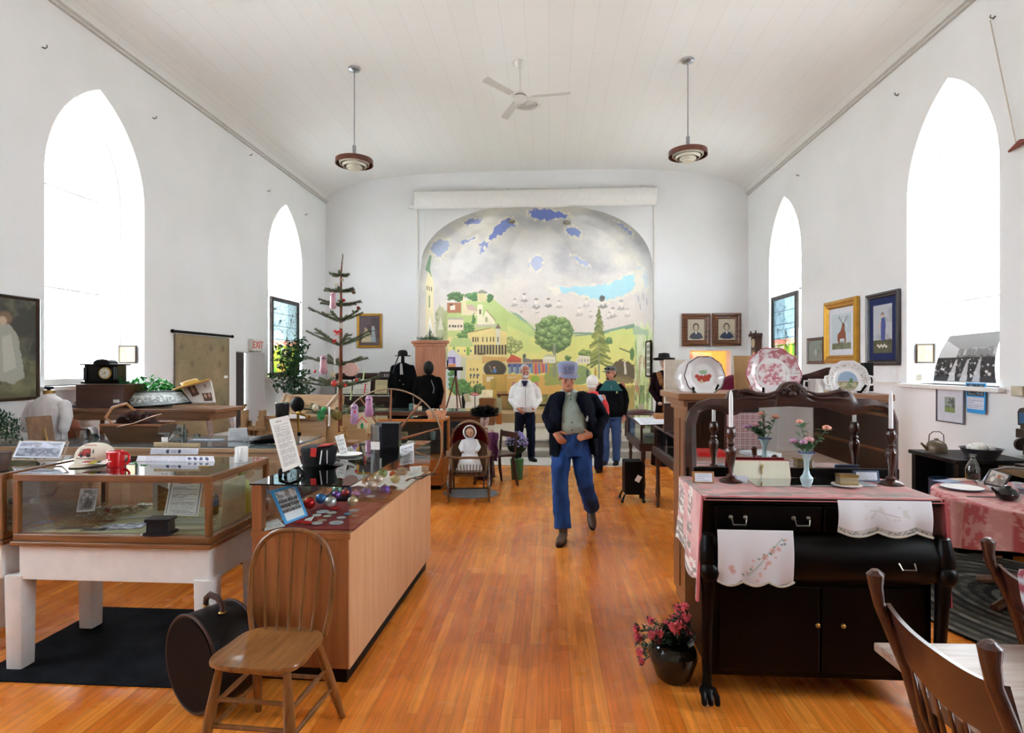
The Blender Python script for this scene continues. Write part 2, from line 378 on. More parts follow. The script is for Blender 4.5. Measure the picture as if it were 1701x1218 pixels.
mC, n, b = nodemat('ceiling_boards', .8)
tc = n.nodes.new('ShaderNodeTexCoord'); mp = n.nodes.new('ShaderNodeMapping'); mp.inputs['Rotation'].default_value = (0, 0, PI/2); n.links.new(tc.outputs['Object'], mp.inputs[0])
bk = n.nodes.new('ShaderNodeTexBrick'); bk.inputs['Scale'].default_value = 1; bk.inputs['Brick Width'].default_value = 3.2; bk.inputs['Row Height'].default_value = .30; bk.inputs['Mortar Size'].default_value = .004
bk.inputs['Color1'].default_value = (.83, .82, .79, 1); bk.inputs['Color2'].default_value = (.845, .835, .81, 1); bk.inputs['Mortar'].default_value = (.76, .75, .72, 1)
n.links.new(mp.outputs[0], bk.inputs[0]); n.links.new(bk.outputs[0], b.inputs['Base Color'])
mF, n, b = nodemat('oak_strip_floor', .22)
tc = n.nodes.new('ShaderNodeTexCoord'); mp = n.nodes.new('ShaderNodeMapping'); mp.inputs['Rotation'].default_value = (0, 0, PI/2); n.links.new(tc.outputs['Object'], mp.inputs[0])
bk = n.nodes.new('ShaderNodeTexBrick'); bk.inputs['Scale'].default_value = 1; bk.inputs['Brick Width'].default_value = 1.15; bk.inputs['Row Height'].default_value = .057; bk.inputs['Mortar Size'].default_value = .0009; bk.offset = .37; bk.offset_frequency = 3
bk.inputs['Color1'].default_value = (*hexc('#f89c40'), 1); bk.inputs['Color2'].default_value = (*hexc('#de7828'), 1); bk.inputs['Mortar'].default_value = (*hexc('#98501c'), 1)
n.links.new(mp.outputs[0], bk.inputs[0])
mp2 = n.nodes.new('ShaderNodeMapping'); mp2.inputs['Scale'].default_value = (22, 1.3, 22); n.links.new(tc.outputs['Object'], mp2.inputs[0])
nz = n.nodes.new('ShaderNodeTexNoise'); nz.inputs['Scale'].default_value = 1.8; nz.inputs['Detail'].default_value = 6; n.links.new(mp2.outputs[0], nz.inputs[0])
r = n.nodes.new('ShaderNodeValToRGB'); r.color_ramp.elements[0].position = .3; r.color_ramp.elements[1].position = .7
r.color_ramp.elements[0].color = (.74, .72, .70, 1); r.color_ramp.elements[1].color = (1.12, 1.1, 1.05, 1)
n.links.new(nz.outputs[0], r.inputs[0]); mx = n.nodes.new('ShaderNodeMix'); mx.data_type = 'RGBA'; mx.blend_type = 'MULTIPLY'; mx.inputs[0].default_value = 1
n.links.new(bk.outputs[0], mx.inputs[6]); n.links.new(r.outputs[0], mx.inputs[7]); n.links.new(mx.outputs[2], b.inputs['Base Color'])
nr = n.nodes.new('ShaderNodeTexNoise'); nr.inputs['Scale'].default_value = 3; n.links.new(tc.outputs['Object'], nr.inputs[0])
mr = n.nodes.new('ShaderNodeMapRange'); mr.inputs[3].default_value = .20; mr.inputs[4].default_value = .34; n.links.new(nr.outputs[0], mr.inputs[0]); n.links.new(mr.outputs[0], b.inputs['Roughness'])
bp = n.nodes.new('ShaderNodeBump'); b.inputs['Specular IOR Level'].default_value = .35
mCarp = pm('#b9b0a2', .95, var=.12, scale=60, bump=.3, bscale=300)
mTan = pm('#b59a74', .95, var=.12, scale=60, bump=.3, bscale=300)
mWhite = pm('#eceae6', .55, var=.03)
struct(MB().bb((XL-.5, YF-.1, -.12), (XR+.5, YB+.1, 0)).build('floor', mF))
m = MB(); N = 48; ny = 2
xs = [XL+(XR-XL)*(.5-.5*math.cos(PI*i/N)) for i in range(N+1)]
for i in range(N):
 a, c = xs[i], xs[i+1]; m.add([(a, YF, ceil_z(a)), (c, YF, ceil_z(c)), (c, YB, ceil_z(c)), (a, YB, ceil_z(a))], [(0, 1, 2, 3)])
 m.add([(a, YF, ceil_z(a)+.08), (c, YF, ceil_z(c)+.08), (c, YB, ceil_z(c)+.08), (a, YB, ceil_z(a)+.08)], [(3, 2, 1, 0)])
struct(m.build('ceiling', mC, fix=False))
SP, AP, SILL, HWN, REV = 3.6, 1.15, 1.46, .71, .36
def arch(s):
 c = .576; R = HWN+c; return SP+math.sqrt(max(0, R*R-(abs(s)+c)**2))
def side_wall(name, X, sd, wins, doors):
 m = MB(); ev = sorted([(yc-HWN, yc+HWN, 'w') for yc in wins]+[(a, b_, zt) for a, b_, zt in doors])
 Xo = X+sd*REV
 def q(y0, y1, z0, z1, z2=None, z3=None): m.add([(X, y0, z0), (X, y1, z1 if z3 is None else z3), (X, y1, z2 if z2 is not None else z1), (X, y0, z1)], [(0, 1, 2, 3)])
 def quad(y0, y1, b0, b1, t): m.add([(X, y0, b0), (X, y1, b1), (X, y1, t), (X, y0, t)], [(0, 1, 2, 3)])
 y = YF
 for a, b_, k in ev:
  quad(y, a, 0, 0, ZW); y = b_
  if k == 'w':
   quad(a, b_, 0, 0, SILL); N = 24; yc = (a+b_)/2
   P = [(a+(b_-a)*(.5-.5*math.cos(PI*i/N))) for i in range(N+1)]
   for i in range(N):
    z0, z1 = arch(P[i]-yc), arch(P[i+1]-yc); quad(P[i], P[i+1], z0, z1, ZW)
    m.add([(X, P[i], z0), (X, P[i+1], z1), (Xo, P[i+1], z1), (Xo, P[i], z0)], [(0, 1, 2, 3)])
   for yy in (a, b_): m.add([(X, yy, SILL), (Xo, yy, SILL), (Xo, yy, SP), (X, yy, SP)], [(0, 1, 2, 3)])
   m.add([(X, a, SILL), (X, b_, SILL), (Xo, b_, SILL), (Xo, a, SILL)], [(0, 1, 2, 3)])
  else:
   quad(a, b_, k, k, ZW)
   for yy in (a, b_): m.add([(X, yy, 0), (Xo, yy, 0), (Xo, yy, k), (X, yy, k)], [(0, 1, 2, 3)])
   m.add([(X, a, k), (X, b_, k), (Xo, b_, k), (Xo, a, k)], [(0, 1, 2, 3)])
 quad(y, YB, 0, 0, ZW)
 return struct(m.build(name, mW, fix=False, smooth=30))
WL = [1.62, 6.14, 10.72]; WR = [1.62, 6.47, 10.79]
side_wall('wall_left', XL, -1, WL, [(8.95, 9.88, 1.90)])
side_wall('wall_right', XR, 1, WR, [])
struct(MB().bb((XL, YF-.05, 0), (XR, YF, 6.2)).build('wall_front', mW))
wn = 0
for X, sd, ws_ in ((XL, -1, WL), (XR, 1, WR)):
 for yc in ws_:
  wn += 1; Xo = X+sd*(REV-.02)
  f = MB(); N = 28
  P = [(yc-HWN, SILL)]+[(yc-HWN, SP)]+[(yc+HWN*-math.cos(PI*i/N), arch(HWN*math.cos(PI*i/N))) for i in range(1, N)]+[(yc+HWN, SP), (yc+HWN, SILL)]
  for i in range(len(P)):
   a, c = P[i], P[(i+1) % len(P)]; ca = Vector((0, yc, 3.0))
   def inn(p):
    s = Vector((0, p[0], p[1])); d = s-ca; return ca+d*(1-.06/max(d.length, .01)*1.2)
   ia, ic = inn(a), inn(c)
   f.add([(Xo-.03, a[0], a[1]), (Xo-.03, c[0], c[1]), (Xo-.03, ic.y, ic.z), (Xo-.03, ia.y, ia.z), (Xo+.03, a[0], a[1]), (Xo+.03, c[0], c[1]), (Xo+.03, ic.y, ic.z), (Xo+.03, ia.y, ia.z)],
                  [(0, 1, 2, 3), (4, 5, 6, 7), (0, 1, 5, 4), (3, 2, 6, 7)])
  f.bb((Xo-.015, yc-HWN, SP-.012), (Xo+.015, yc+HWN, SP+.012)); f.bb((Xo-.015, yc-HWN, 2.5), (Xo+.015, yc+HWN, 2.52))
  wnd = struct(f.build('window_%d' % wn, mWhite, smooth=0))
  g = MB(); g.prism([(p[0], p[1]) for p in P], Xo-.003, Xo+.003, plane='yz'); g.build('pane', glassmat((.98, .99, 1), .6), wnd, smooth=0)
  s = MB(); s.bb((X-sd*.07, yc-HWN-.08, SILL-.045), (X+sd*(REV-.05), yc+HWN+.08, SILL)); s.build('window_sill', mWhite, wnd, bevel=.006, smooth=0)
  if not (abs(yc-6.14) < .1):
   bl = MB(); xb = X+sd*(REV-.09); lo = 2.38
   bl.grid(lambda u, v: (xb+.004*math.sin(v*9), yc-HWN+.05+u*(2*HWN-.1), lo+v*(3.66-lo)), 3, 16); bl.build('roller_blind', translucent('#f4f2ee', .6), wnd, smooth=60, fix=False)
   bl = MB(); bl.tube([(xb, yc-HWN+.04, lo), (xb, yc+HWN-.04, lo)], .012); bl.build('blind_bar', mWhite, wnd)
AX0, AX1, ASP, ATOP = -2.87, 2.24, 3.65, 5.20; ACX = (AX0+AX1)/2; AH = (AX1-AX0)/2; APW = 2.45
def apse_arch(x):
 t = min(1, abs((x-ACX)/AH)); return ASP+(ATOP-ASP)*(1-t**APW)**(1/APW)
m = MB(); DX0, DX1, DZ = 3.03, 3.90, 2.0
def strip(x0, x1, b0, b1): m.add([(x0, YB, b0), (x1, YB, b1), (x1, YB, ceil_z(x1)+.07), (x0, YB, ceil_z(x0)+.07)], [(0, 1, 2, 3)])
def rng(a, b_, n): return [a+(b_-a)*i/n for i in range(n+1)]
for A, n_ in (((XL, AX0), 16), ((AX1, DX0), 6), ((DX1, XR), 6)):
 X_ = [A[0]+(A[1]-A[0])*i/n_ for i in range(n_+1)]
 for i in range(n_): strip(X_[i], X_[i+1], 0, 0)
for i in range(4): X_ = rng(DX0, DX1, 4); strip(X_[i], X_[i+1], DZ, DZ)
X_ = [ACX-AH*math.cos(PI*i/60) for i in range(61)]
for i in range(60): strip(X_[i], X_[i+1], apse_arch(X_[i]), apse_arch(X_[i+1]))
for xx in (DX0, DX1): m.add([(xx, YB, 0), (xx, YB+.35, 0), (xx, YB+.35, DZ), (xx, YB, DZ)], [(0, 1, 2, 3)])
m.add([(DX0, YB, DZ), (DX1, YB, DZ), (DX1, YB+.35, DZ), (DX0, YB+.35, DZ)], [(0, 1, 2, 3)])
struct(m.build('wall_back', mW, fix=False, smooth=20))
mRoomW = pm('#d88a3c', .8, var=.05)
m = MB(); m.bb((2.6, YB+1.6, 0), (4.6, YB+1.65, 2.6)); m.bb((2.6, YB+.36, 0), (2.65, YB+1.6, 2.6)); m.bb((4.55, YB+.36, 0), (4.6, YB+1.6, 2.6)); m.bb((2.6, YB+.36, 2.55), (4.6, YB+1.6, 2.6)); m.bb((2.6, YB+.36, STG-.05), (4.6, YB+1.6, STG))
struct(m.build('wall_vestry', mRoomW, smooth=0))
d = struct(MB(TR(DX0+.03, YB+.33, STG) @ RZ(math.radians(35))).bb((0, 0, 0), (.82, .04, DZ-STG-.02)).build('door_1', wood('#a85f28', '#c4763a'), bevel=.004, smooth=0))
MB(TR(DX0+.03, YB+.33, STG) @ RZ(math.radians(35))).ell((.75, -.05, .75), .03).build('door_handle', pm('#b58a3a', .3, 1), d)
m = MB(); m.bb((XL-REV-.05, 8.97, 0), (XL-REV, 9.86, 1.9))
d = struct(m.build('door_2', wood('#2c1712', '#3a2019'), smooth=0))
for yy in (9.05, 9.50): MB().bb((XL-REV, yy, .25), (XL-REV+.015, yy+.32, .9)).bb((XL-REV, yy, 1.0), (XL-REV+.015, yy+.32, 1.78)).build('door_panel', wood('#241310', '#321b15'), d, bevel=.004, smooth=0)
MB().ell((XL-REV+.05, 9.80, .98), .028).build('door_handle', pm('#8d7440', .3, 1), d)
mTr = pm('#cfccc6', .6, var=.04)
for i, (X, sd) in enumerate(((XL, 1), (XR, -1))):
 struct(MB().bb((X, YF, ZW-.06), (X+sd*.035, YB, ZW)).bb((X, YF, ZW-.025), (X+sd*.055, YB, ZW)).build('trim_%d' % (i+1), mTr, smooth=0))
struct(MB().bb((XR-.025, 7.3, 1.445), (XR, 10.0, 1.475)).bb((XR-.025, 3.0, 1.445), (XR, 5.68, 1.475)).build('trim_3', mWhite, smooth=0))
for i, (X, sd) in enumerate(((XL, 1), (XR, -1))): struct(MB().bb((X, YF, 0), (X+sd*.02, 8.9 if i == 0 else YB, .16)).build('baseboard_'+('left', 'right')[i], mWhite, smooth=0))
x0 = -2.93; x1 = 2.29
for i, x in enumerate((x0, x1)): struct(MB().bb((x-.022, YB-.03, STG), (x+.022, YB, 5.25)).build('trim_%d' % (4+i), mWhite, smooth=0))
struct(MB().bb((XL, 10.8, 0), (XR, YB+3.4, STG)).build('floor_stage', mCarp, smooth=0))
struct(MB().bb((XL, 10.5, 0), (XR, 10.8, .15)).build('floor_step', mCarp, smooth=0))
struct(MB().bb((-2.6, 13.9, STG), (2.1, 16.0, .52)).build('floor_platform', mTan, smooth=0))
struct(MB().bb((-2.2, 9.65, 0), (1.6, 10.5, .012)).build('floor_landing', pm('#d6d2ca', .9, var=.06, scale=40), smooth=0))
struct(MB().bb((XL, 10.485, .125), (XR, 10.51, .155)).bb((XL, 10.785, .275), (XR, 10.81, .305)).build('trim_6', pm('#e6e3de', .5), smooth=0))
cv = CV(684, 330, 1100, 705, 832, 750, '#cfd0d2')
X, Y = cv.X, cv.Y
cv.blend(np.clip((Y-440)/110, 0, 1), '#e6dcd8')                       # pale pink lower sky
cv.noise('#a2a6b4', .018, .03, .45, .75, .7, 3, np.clip((520-Y)/70, 0, 1)); cv.noise('#e2dfd6', .022, .03, .5, .8, .8, 9, np.clip((540-Y)/70, 0, 1))
cv.blend(np.clip((356-Y)/22, 0, 1)*.6, '#b9b09c'); cv.blend(np.clip((722-X)/30, 0, 1)*.35*(Y < 640), '#b8b6b0')
cv.blend(np.clip((X-1060)/14, 0, 1)*.25, '#c9ccd8')
for pts, c, k in (([(880, 350), (905, 347), (930, 352), (944, 358), (943, 363), (925, 362), (905, 366), (893, 364), (880, 358)], '#5b76d6', 1),
               ([(770, 370), (783, 363), (801, 366), (790, 373), (776, 374)], '#6f86d2', .9),
               ([(836, 366), (848, 364), (857, 374), (846, 377), (834, 388), (824, 392), (815, 400), (812, 396), (822, 378)], '#6b82d0', 1),
               ([(762, 403), (790, 393), (791, 397), (770, 404)], '#7b90d4', .9), ([(794, 402), (812, 402), (803, 415), (798, 421), (797, 410)], '#7b90d4', .9),
               ([(716, 410), (728, 396), (747, 402), (742, 418), (728, 428), (716, 420)], '#8da6d8', .8),
               ([(938, 383), (953, 376), (966, 385), (962, 397), (946, 390)], '#7b92d8', 1),
               ([(1018, 366), (1030, 371), (1050, 385), (1049, 392), (1035, 380)], '#8ea4d8', .9),
               ([(880, 430), (893, 425), (902, 430), (896, 447), (889, 450), (880, 440)], '#aab8dc', .9),
               ([(948, 424), (958, 425), (975, 437), (982, 443), (966, 441)], '#a9b9e0', .9),
               ([(1060, 440), (1072, 450), (1078, 470), (1072, 480), (1064, 460)], '#b6cfe0', .7),
               ([(925, 478), (960, 477), (1010, 472), (1040, 458), (1054, 454), (1055, 480), (1035, 490), (1000, 500), (975, 492), (950, 484), (932, 488)], '#a6d7e8', 1)):
 cx = sum(p[0] for p in pts)/len(pts); cy = sum(p[1] for p in pts)/len(pts)
 cv.poly([(cx+(p[0]-cx)*1.22, cy+(p[1]-cy)*1.3) for p in pts], '#e6e2d6', .7, rough=5, rs=.25, seed=4)
 cv.poly(pts, c, k, rough=5, rs=.22, seed=8)
for i, (hx, hy, s_, dk) in enumerate(((855, 500, 6, .6), (871, 492, 7, .7), (891, 501, 8, .7), (911, 500, 7, .9), (929, 503, 6, .5), (866, 513, 4, .4), (892, 515, 4, .6), (962, 515, 7, .4), (974, 500, 7, .4), (981, 520, 5, .5), (1002, 499, 9, .9), (1018, 516, 8, .6), (1032, 504, 8, .6), (1042, 517, 7, .4), (1012, 522, 6, .5))):
 cv.ell(hx, hy, s_*.45, s_*.62, '#efe6e0', .3); cv.ell(hx, hy-s_*.45, s_*.5, s_*.35, '#4b4b52', .5, dk, .5, i)
 cv.ell(hx+1, hy+s_*.1, s_*.28, s_*.1, '#77747a', .5, dk*.5); cv.poly([(hx-s_, hy+s_*1.3), (hx-s_*.3, hy+s_*.6), (hx, hy+s_*1.1), (hx+s_*.4, hy+s_*.6), (hx+s_*.9, hy+s_*1.2), (hx, hy+s_*1.6)], '#5c5a62', dk*.8, 2, i)
cv.ell(1000, 496, 5, 6, '#3f3f45', .2, .9)
cv.poly([(735, 520), (760, 505), (800, 492), (820, 497), (845, 518), (870, 532), (905, 562), (905, 640), (735, 640)], '#b9cf86')
cv.poly([(845, 516), (862, 522), (884, 542), (893, 551), (886, 549), (866, 532)], '#8fb09a', 1, 1)
cv.poly([(880, 560), (940, 553), (985, 552), (1020, 548), (1052, 541), (1062, 545), (1062, 640), (880, 640)], '#d3dc84')
for a, c in (((940, 553, 985, 554), 3), ((955, 558, 1010, 552), 3), ((1000, 552, 1052, 540), 4), ((1040, 545, 1056, 541), 5)): cv.line(*a, c, '#7d9f90')
cv.blend(np.clip((Y-545)/60, 0, 1)*((X > 838) & (X < 1062) & (Y > 556)).astype(float)*.8, '#efe488')
cv.poly([(838, 540), (862, 548), (905, 575), (960, 600), (960, 640), (838, 640)], '#ece690', .6)
cv.noise('#c9e08a', .03, .05, .5, .7, .5, 6, ((X > 760) & (X < 900) & (Y > 500+np.clip(X-830, 0, 99)*.6) & (Y < 590)))
cv.blend(((Y > 640) & (X > 838)).astype(float), '#e2bc6c'); cv.poly([(838, 622), (960, 625), (960, 655), (838, 660)], '#e8b860')
cv.poly([(905, 600), (940, 602), (950, 640), (905, 640)], '#9fae5a', .9, 3)
cv.ell(962, 623, 21, 17, '#8fa86a', .1); cv.ell(924, 618, 20, 10, '#9aa862', .2)
cv.poly([(938, 655), (1062, 640), (1062, 705), (838, 705), (838, 660)], '#8c8b42', .8, 5); cv.noise('#5d6a2c', .1, .1, .5, .6, .6, 12, ((Y > 655) & (X > 870)))
cv.noise('#c8a860', .08, .12, .55, .65, .5, 14, ((Y > 655) & (X > 870)))
def blobtree(cx, cy, rx, ry, cols, n, br, seed):
 r = random.Random(seed)
 for i in range(n):
  a = r.uniform(0, 2*PI); q = math.sqrt(r.random()); x = cx+rx*q*math.cos(a); y = cy+ry*q*math.sin(a); b_ = br*r.uniform(.7, 1.25)
  cv.ell(x, y+b_*.35, b_*1.15, b_*.85, cols[0], .1, .9, .5, i); cv.ell(x, y, b_, b_*.7, cols[1], .2, .9, .5, i+3); cv.ell(x-b_*.1, y-b_*.3, b_*.6, b_*.35, cols[2], .5, .8)
cv.line(921, 560, 921, 622, 4.5, '#8f9180'); cv.line(921, 575, 908, 560, 2, '#8f9180'); cv.line(921, 572, 936, 556, 2, '#8f9180')
blobtree(920, 553, 28, 27, ('#4c6b3c', '#7fa05e', '#b4c98a'), 120, 6.5, 3); cv.line(921, 575, 921, 625, 4, '#8f9180')
cv.line(849, 575, 849, 596, 2, '#7c7a4c'); blobtree(850, 572, 16, 12, ('#7c8a4a', '#aebb70', '#d2d8a0'), 45, 3.2, 5)
cv.line(995, 545, 995, 628, 3.5, '#9a9a78'); r = random.Random(4)
for i in range(70):
 q = (i/70)**.85; y = 516+q*92; wd = 2+q*23; sd = 1 if i % 2 else -1; x = 995+sd*wd*r.uniform(.5, 1)
 cv.line(995+sd*wd*.1, y-3, x, y+r.uniform(1, 6), r.uniform(2, 4.2), r.choice(['#6d7a30', '#8b9440', '#55662a', '#a5ab58']), .9)
blobtree(971, 586, 8, 8, ('#4e6a30', '#86a04e', '#a8ba6a'), 22, 3.5, 8); blobtree(1012, 566, 6, 6, ('#3f6a3c', '#5f8a50', '#80a868'), 14, 3, 9); blobtree(943, 594, 4, 3, ('#3f6a3c', '#5f8a50', '#80a868'), 9, 2.5, 10)
cv.poly([(842, 598), (851, 589), (866, 596), (866, 601), (842, 603)], '#d8523c'); cv.rect(845, 598, 866, 603, '#c4553e'); cv.ell(871, 592, 3, 4, '#566a66'); cv.poly([(868, 594), (892, 600), (892, 606), (868, 603)], '#7c7a7c')
cv.poly([(902, 595), (910, 590), (922, 591), (922, 603), (902, 603)], '#f1efe0'); cv.poly([(902, 594), (909, 588), (922, 590), (922, 594), (910, 592)], '#c9c8a4')
cv.poly([(956, 600), (962, 590), (980, 592), (980, 604), (956, 604)], '#e6e0d0'); [cv.rect(x, 597, x+1.2, 601, '#6f6f6a') for x in (905, 909, 914, 918, 961, 966, 971, 976)]
cv.rect(884, 597, 902, 606, '#8a5a46')
r = random.Random(2)
for i, x in enumerate(range(845, 912, 3)):
 t = x; top = ['#46549a', '#4a4f90', '#5a6fb0'][i % 3] if x < 884 else ['#d07a6a', '#4e8fc0', '#e2943c', '#c04a72'][i % 4]; bt = ['#9fb8b8', '#7f96b0', '#4a5590'][i % 3] if x < 884 else top
 cv.ell(t, 603, 1.1, 1.3, '#d8a07c'); cv.ell(t, 608, 2.1, 4.5, top, .1); cv.rect(t-1.6, 610, t+1.6, 620+r.uniform(-1, 2), bt)
for x, c in ((976, '#3f5a52'), (989, '#c8953c'), (1037, '#e0d8c0')): cv.ell(x, 612 if x < 1000 else 600, 1.2, 1.5, '#a8703c'); cv.rect(x-1.8, 614 if x < 1000 else 603, x+1.8, 626 if x < 1000 else 612, c)
cv.line(1037, 610, 1040, 622, 2.5, '#6f86b0')
cv.poly([(1013, 612), (1028, 596), (1040, 600), (1054, 607), (1055, 628), (1048, 632), (1030, 628), (1014, 622)], '#5d4a30', 1, 3); cv.poly([(1016, 622), (1050, 626), (1054, 636), (1020, 636)], '#7a6440', .9, 3)
cv.poly([(1036, 600), (1039, 600), (1041, 622), (1037, 622)], '#d9d2c4'); cv.line(1030, 579, 1048, 586, 2, '#4f4a30'); cv.ell(1050, 588, 4, 11, '#4f7a3a', .1, 1, .6)
cv.ell(847, 627, 12, 1, '#e8e0c0'); cv.ell(889, 630, 8, 6, '#9cc23e', .1, 1, .4); cv.ell(862, 660, 22, 10, '#6a4a2c', .3)
cv.rect(735, 540, 842, 705, '#e6d296'); cv.poly([(735, 520), (775, 512), (842, 530), (842, 560), (735, 560)], '#b8cf80', .8)
blobtree(757, 492, 14, 6, ('#2f5a34', '#4a7a48', '#6c9a5c'), 34, 3.4, 21); blobtree(787, 492, 11, 5, ('#2f6a3c', '#4f8a50', '#7aa868'), 30, 3.6, 22); blobtree(814, 495, 3, 7, ('#2f6a3c', '#3f7a44', '#5c945a'), 14, 2.8, 23)
cv.rect(793, 485, 808, 502, '#d8d0a4'); cv.poly([(791, 487), (800, 481), (809, 485), (809, 488)], '#8f9288')
cv.rect(743, 503, 766, 520, '#b07050'); cv.rect(748, 507, 756, 515, '#efe4da'); cv.rect(747, 505, 752, 508, '#5c3a34')
cv.poly([(767, 524), (768, 500), (771, 488), (773, 500), (774, 506), (790, 512), (795, 524)], '#e6dcb8'); cv.poly([(774, 507), (784, 506), (796, 518), (777, 515)], '#cdb2a8')
cv.rect(793, 506, 802, 541, '#efe8cc'); cv.rect(796, 514, 799, 522, '#5a4a3a'); cv.poly([(802, 541), (802, 528), (808, 515), (822, 533), (822, 541)], '#f1ead0'); cv.ell(808, 531, 2.5, 5, '#b0b488'); cv.line(808, 515, 823, 533, 1.5, '#a08468'); cv.rect(790, 539, 826, 543, '#c9c4b0')
cv.poly([(787, 517), (791, 538), (783, 538)], '#3f7a3c', 1, 2); blobtree(778, 545, 8, 8, ('#3f6e34', '#5c8e48', '#86ae60'), 26, 3.6, 24)
cv.rect(744, 530, 770, 549, '#efe0cc'); [cv.rect(x, 540, x+3, 544, '#57504a') for x in (746, 751, 755, 760, 765)]; cv.rect(744, 528, 770, 531, '#b8b4a8')
blobtree(769, 556, 7, 6, ('#3f6a2c', '#64944a', '#90b868'), 18, 3.4, 25)
cv.poly([(777, 553), (815, 545), (842, 552), (842, 590), (786, 590), (777, 566)], '#e8d48e'); cv.line(777, 553, 815, 545, 1.2, '#9a7c50')
cv.rect(824, 546, 831, 574, '#ded8c4'); cv.poly([(823, 546), (827.5, 537), (832, 546)], '#7c6a56'); [cv.rect(x, 560, x+1.7, 568, '#4c4438') for x in (785, 789, 793, 801, 808, 814, 819, 826)]
for x in range(788, 841, 5): cv.rect(x, 573, x+3.4, 589, '#3a322a')
cv.ell(799, 588, 6, 2, '#57402c')
cv.poly([(746, 576), (752, 561), (780, 562), (787, 576)], '#b9cd84'); cv.poly([(746, 576), (787, 576), (787, 588), (755, 590), (746, 584)], '#ece08e'); cv.rect(752, 576, 756, 588, '#86b83c'); cv.rect(775, 577, 780, 590, '#7fb43a'); [cv.rect(x, 581, x+2.4, 585, '#4c6a78') for x in (760, 771, 781)]
cv.rect(764, 594, 774, 642, '#c9cbb2'); cv.rect(775, 598, 801, 652, '#ecd483'); [cv.rect(x, y, x+1.8, y+4, '#564a3a') for x in (781, 786, 792) for y in (612, 625, 633, 641)]; [cv.rect(x, 621, x+4, 625, '#55606a') for x in (780, 786, 792)]
cv.poly([(801, 592), (842, 594), (842, 600), (801, 604)], '#d8a860'); cv.ell(822, 613, 20, 15, '#33251a', .1); cv.rect(802, 622, 842, 690, '#d0a64a'); cv.ell(822, 616, 3, 3.5, '#4a78c0'); cv.ell(821, 611, 1.6, 1.8, '#e2b08c'); cv.line(813, 608, 817, 619, 1, '#a89a88')
cv.rect(808, 626, 820, 634, '#e6dcc4'); cv.poly([(815, 630), (825, 628), (825, 646), (816, 649)], '#b89a38'); cv.rect(825, 650, 842, 700, '#b48a4c')
cv.poly([(744, 585), (752, 580), (766, 592), (764, 640), (744, 640)], '#d2cfe0'); cv.rect(741, 593, 757, 604, '#6a52b0'); cv.rect(746, 596, 752, 604, '#a89ac8'); cv.poly([(744, 606), (757, 604), (756, 614), (742, 614)], '#d8854a'); cv.rect(735, 614, 760, 645, '#bcd0d8')
blobtree(752, 630, 7, 14, ('#2f6a2c', '#4a8a3c', '#6ca850'), 22, 3.6, 27); blobtree(768, 645, 17, 14, ('#2f6428', '#4a8a3a', '#74ac50'), 60, 4.4, 28); blobtree(796, 645, 7, 9, ('#3a5e2c', '#58803e', '#7a9a50'), 20, 3.4, 29)
cv.rect(744, 657, 800, 705, '#e8e2da'); cv.rect(735, 662, 806, 705, '#e4ddd2')
cv.poly([(708, 640), (707, 470), (711, 452), (716, 450), (720, 470), (722, 640)], '#e8dfba'); cv.poly([(706, 448), (714, 424), (717, 425), (714, 446), (718, 462), (712, 452)], '#6f9a78'); [cv.rect(x, 475+i, x+1.3, 482+i, '#5c5a4c') for i, x in enumerate((709, 712.5, 716))]; cv.rect(712.5, 491, 714.5, 511, '#6f8a68'); cv.poly([(708, 560), (714, 524), (721, 556)], '#f6f4ee')
cv.poly([(724, 560), (723, 520), (730, 505), (743, 520), (743, 600), (724, 600)], '#a8b084', .8, 3); cv.noise('#7f8f62', .12, .1, .5, .6, .7, 31, ((X > 723) & (X < 743) & (Y > 515) & (Y < 610))); cv.poly([(727, 548), (732, 527), (737, 548)], '#dcdccc')
cv.rect(700, 600, 743, 705, '#d6d3c6', .8)
mR = ((X > 1054) & (Y > 540+6*np.sin(X*.6))).astype(float); cv.blend(mR, '#cfe0a0'); cv.noise('#7fae5c', .35, .035, .48, .58, .9, 41, mR*(Y > 555)); cv.noise('#e8ecd8', .3, .03, .55, .62, .8, 43, mR); cv.noise('#a8703c', .4, .04, .58, .64, .7, 45, mR*(Y > 590)); cv.noise('#4f6e34', .35, .05, .5, .6, .8, 47, mR*(Y > 640)); cv.noise('#c44a30', .5, .06, .66, .7, .8, 49, mR*(Y > 590)*(Y < 650))
cv.poly([(1050, 545), (1058, 540), (1070, 548), (1076, 548), (1078, 556), (1052, 556)], '#9fc0a8', .8, 2)
for x, y in ((1060, 492), (1068, 488), (1074, 497), (1063, 505)): cv.line(x, y, x+1, y+9, 1.6, '#8e8aa8', .7)
cv.a = cv.a*(.84+.10*fbm(X*.5, Y*.5, 77)[..., None]+.10*fbm(X*.08, Y*.08, 78)[..., None])+.10*np.array([.75, .75, .66])
plan = [(-2.87, 12.68), (-2.80, 13.5), (-2.52, 14.4), (-1.18, 15.5), (.73, 15.5), (2.09, 14.3), (2.2, 13.5), (2.24, 12.68)]
seg = [math.dist(plan[i], plan[i+1]) for i in range(7)]; cum = np.concatenate([[0], np.cumsum(seg)])
NU, NV = 760, 560; s_ = np.linspace(0, cum[-1], NU); px_ = np.interp(s_, cum, [p[0] for p in plan]); py_ = np.interp(s_, cum, [p[1] for p in plan])
kk = np.ones(9)/9; px_[4:-4] = np.convolve(px_, kk, 'valid'); py_[4:-4] = np.convolve(py_, kk, 'valid')
vlo = np.linspace(STG, ASP, 340, endpoint=False); ph = np.linspace(0, PI/2, NV-340)
kx = np.concatenate([np.ones(340), np.clip(np.cos(ph), 0, 1)**(2/APW)]); ky = np.concatenate([np.ones(340), np.clip(np.cos(ph), 0, 1)**(2/6)]); zz = np.concatenate([vlo, ASP+(ATOP-ASP)*np.sin(ph)**(2/APW)])
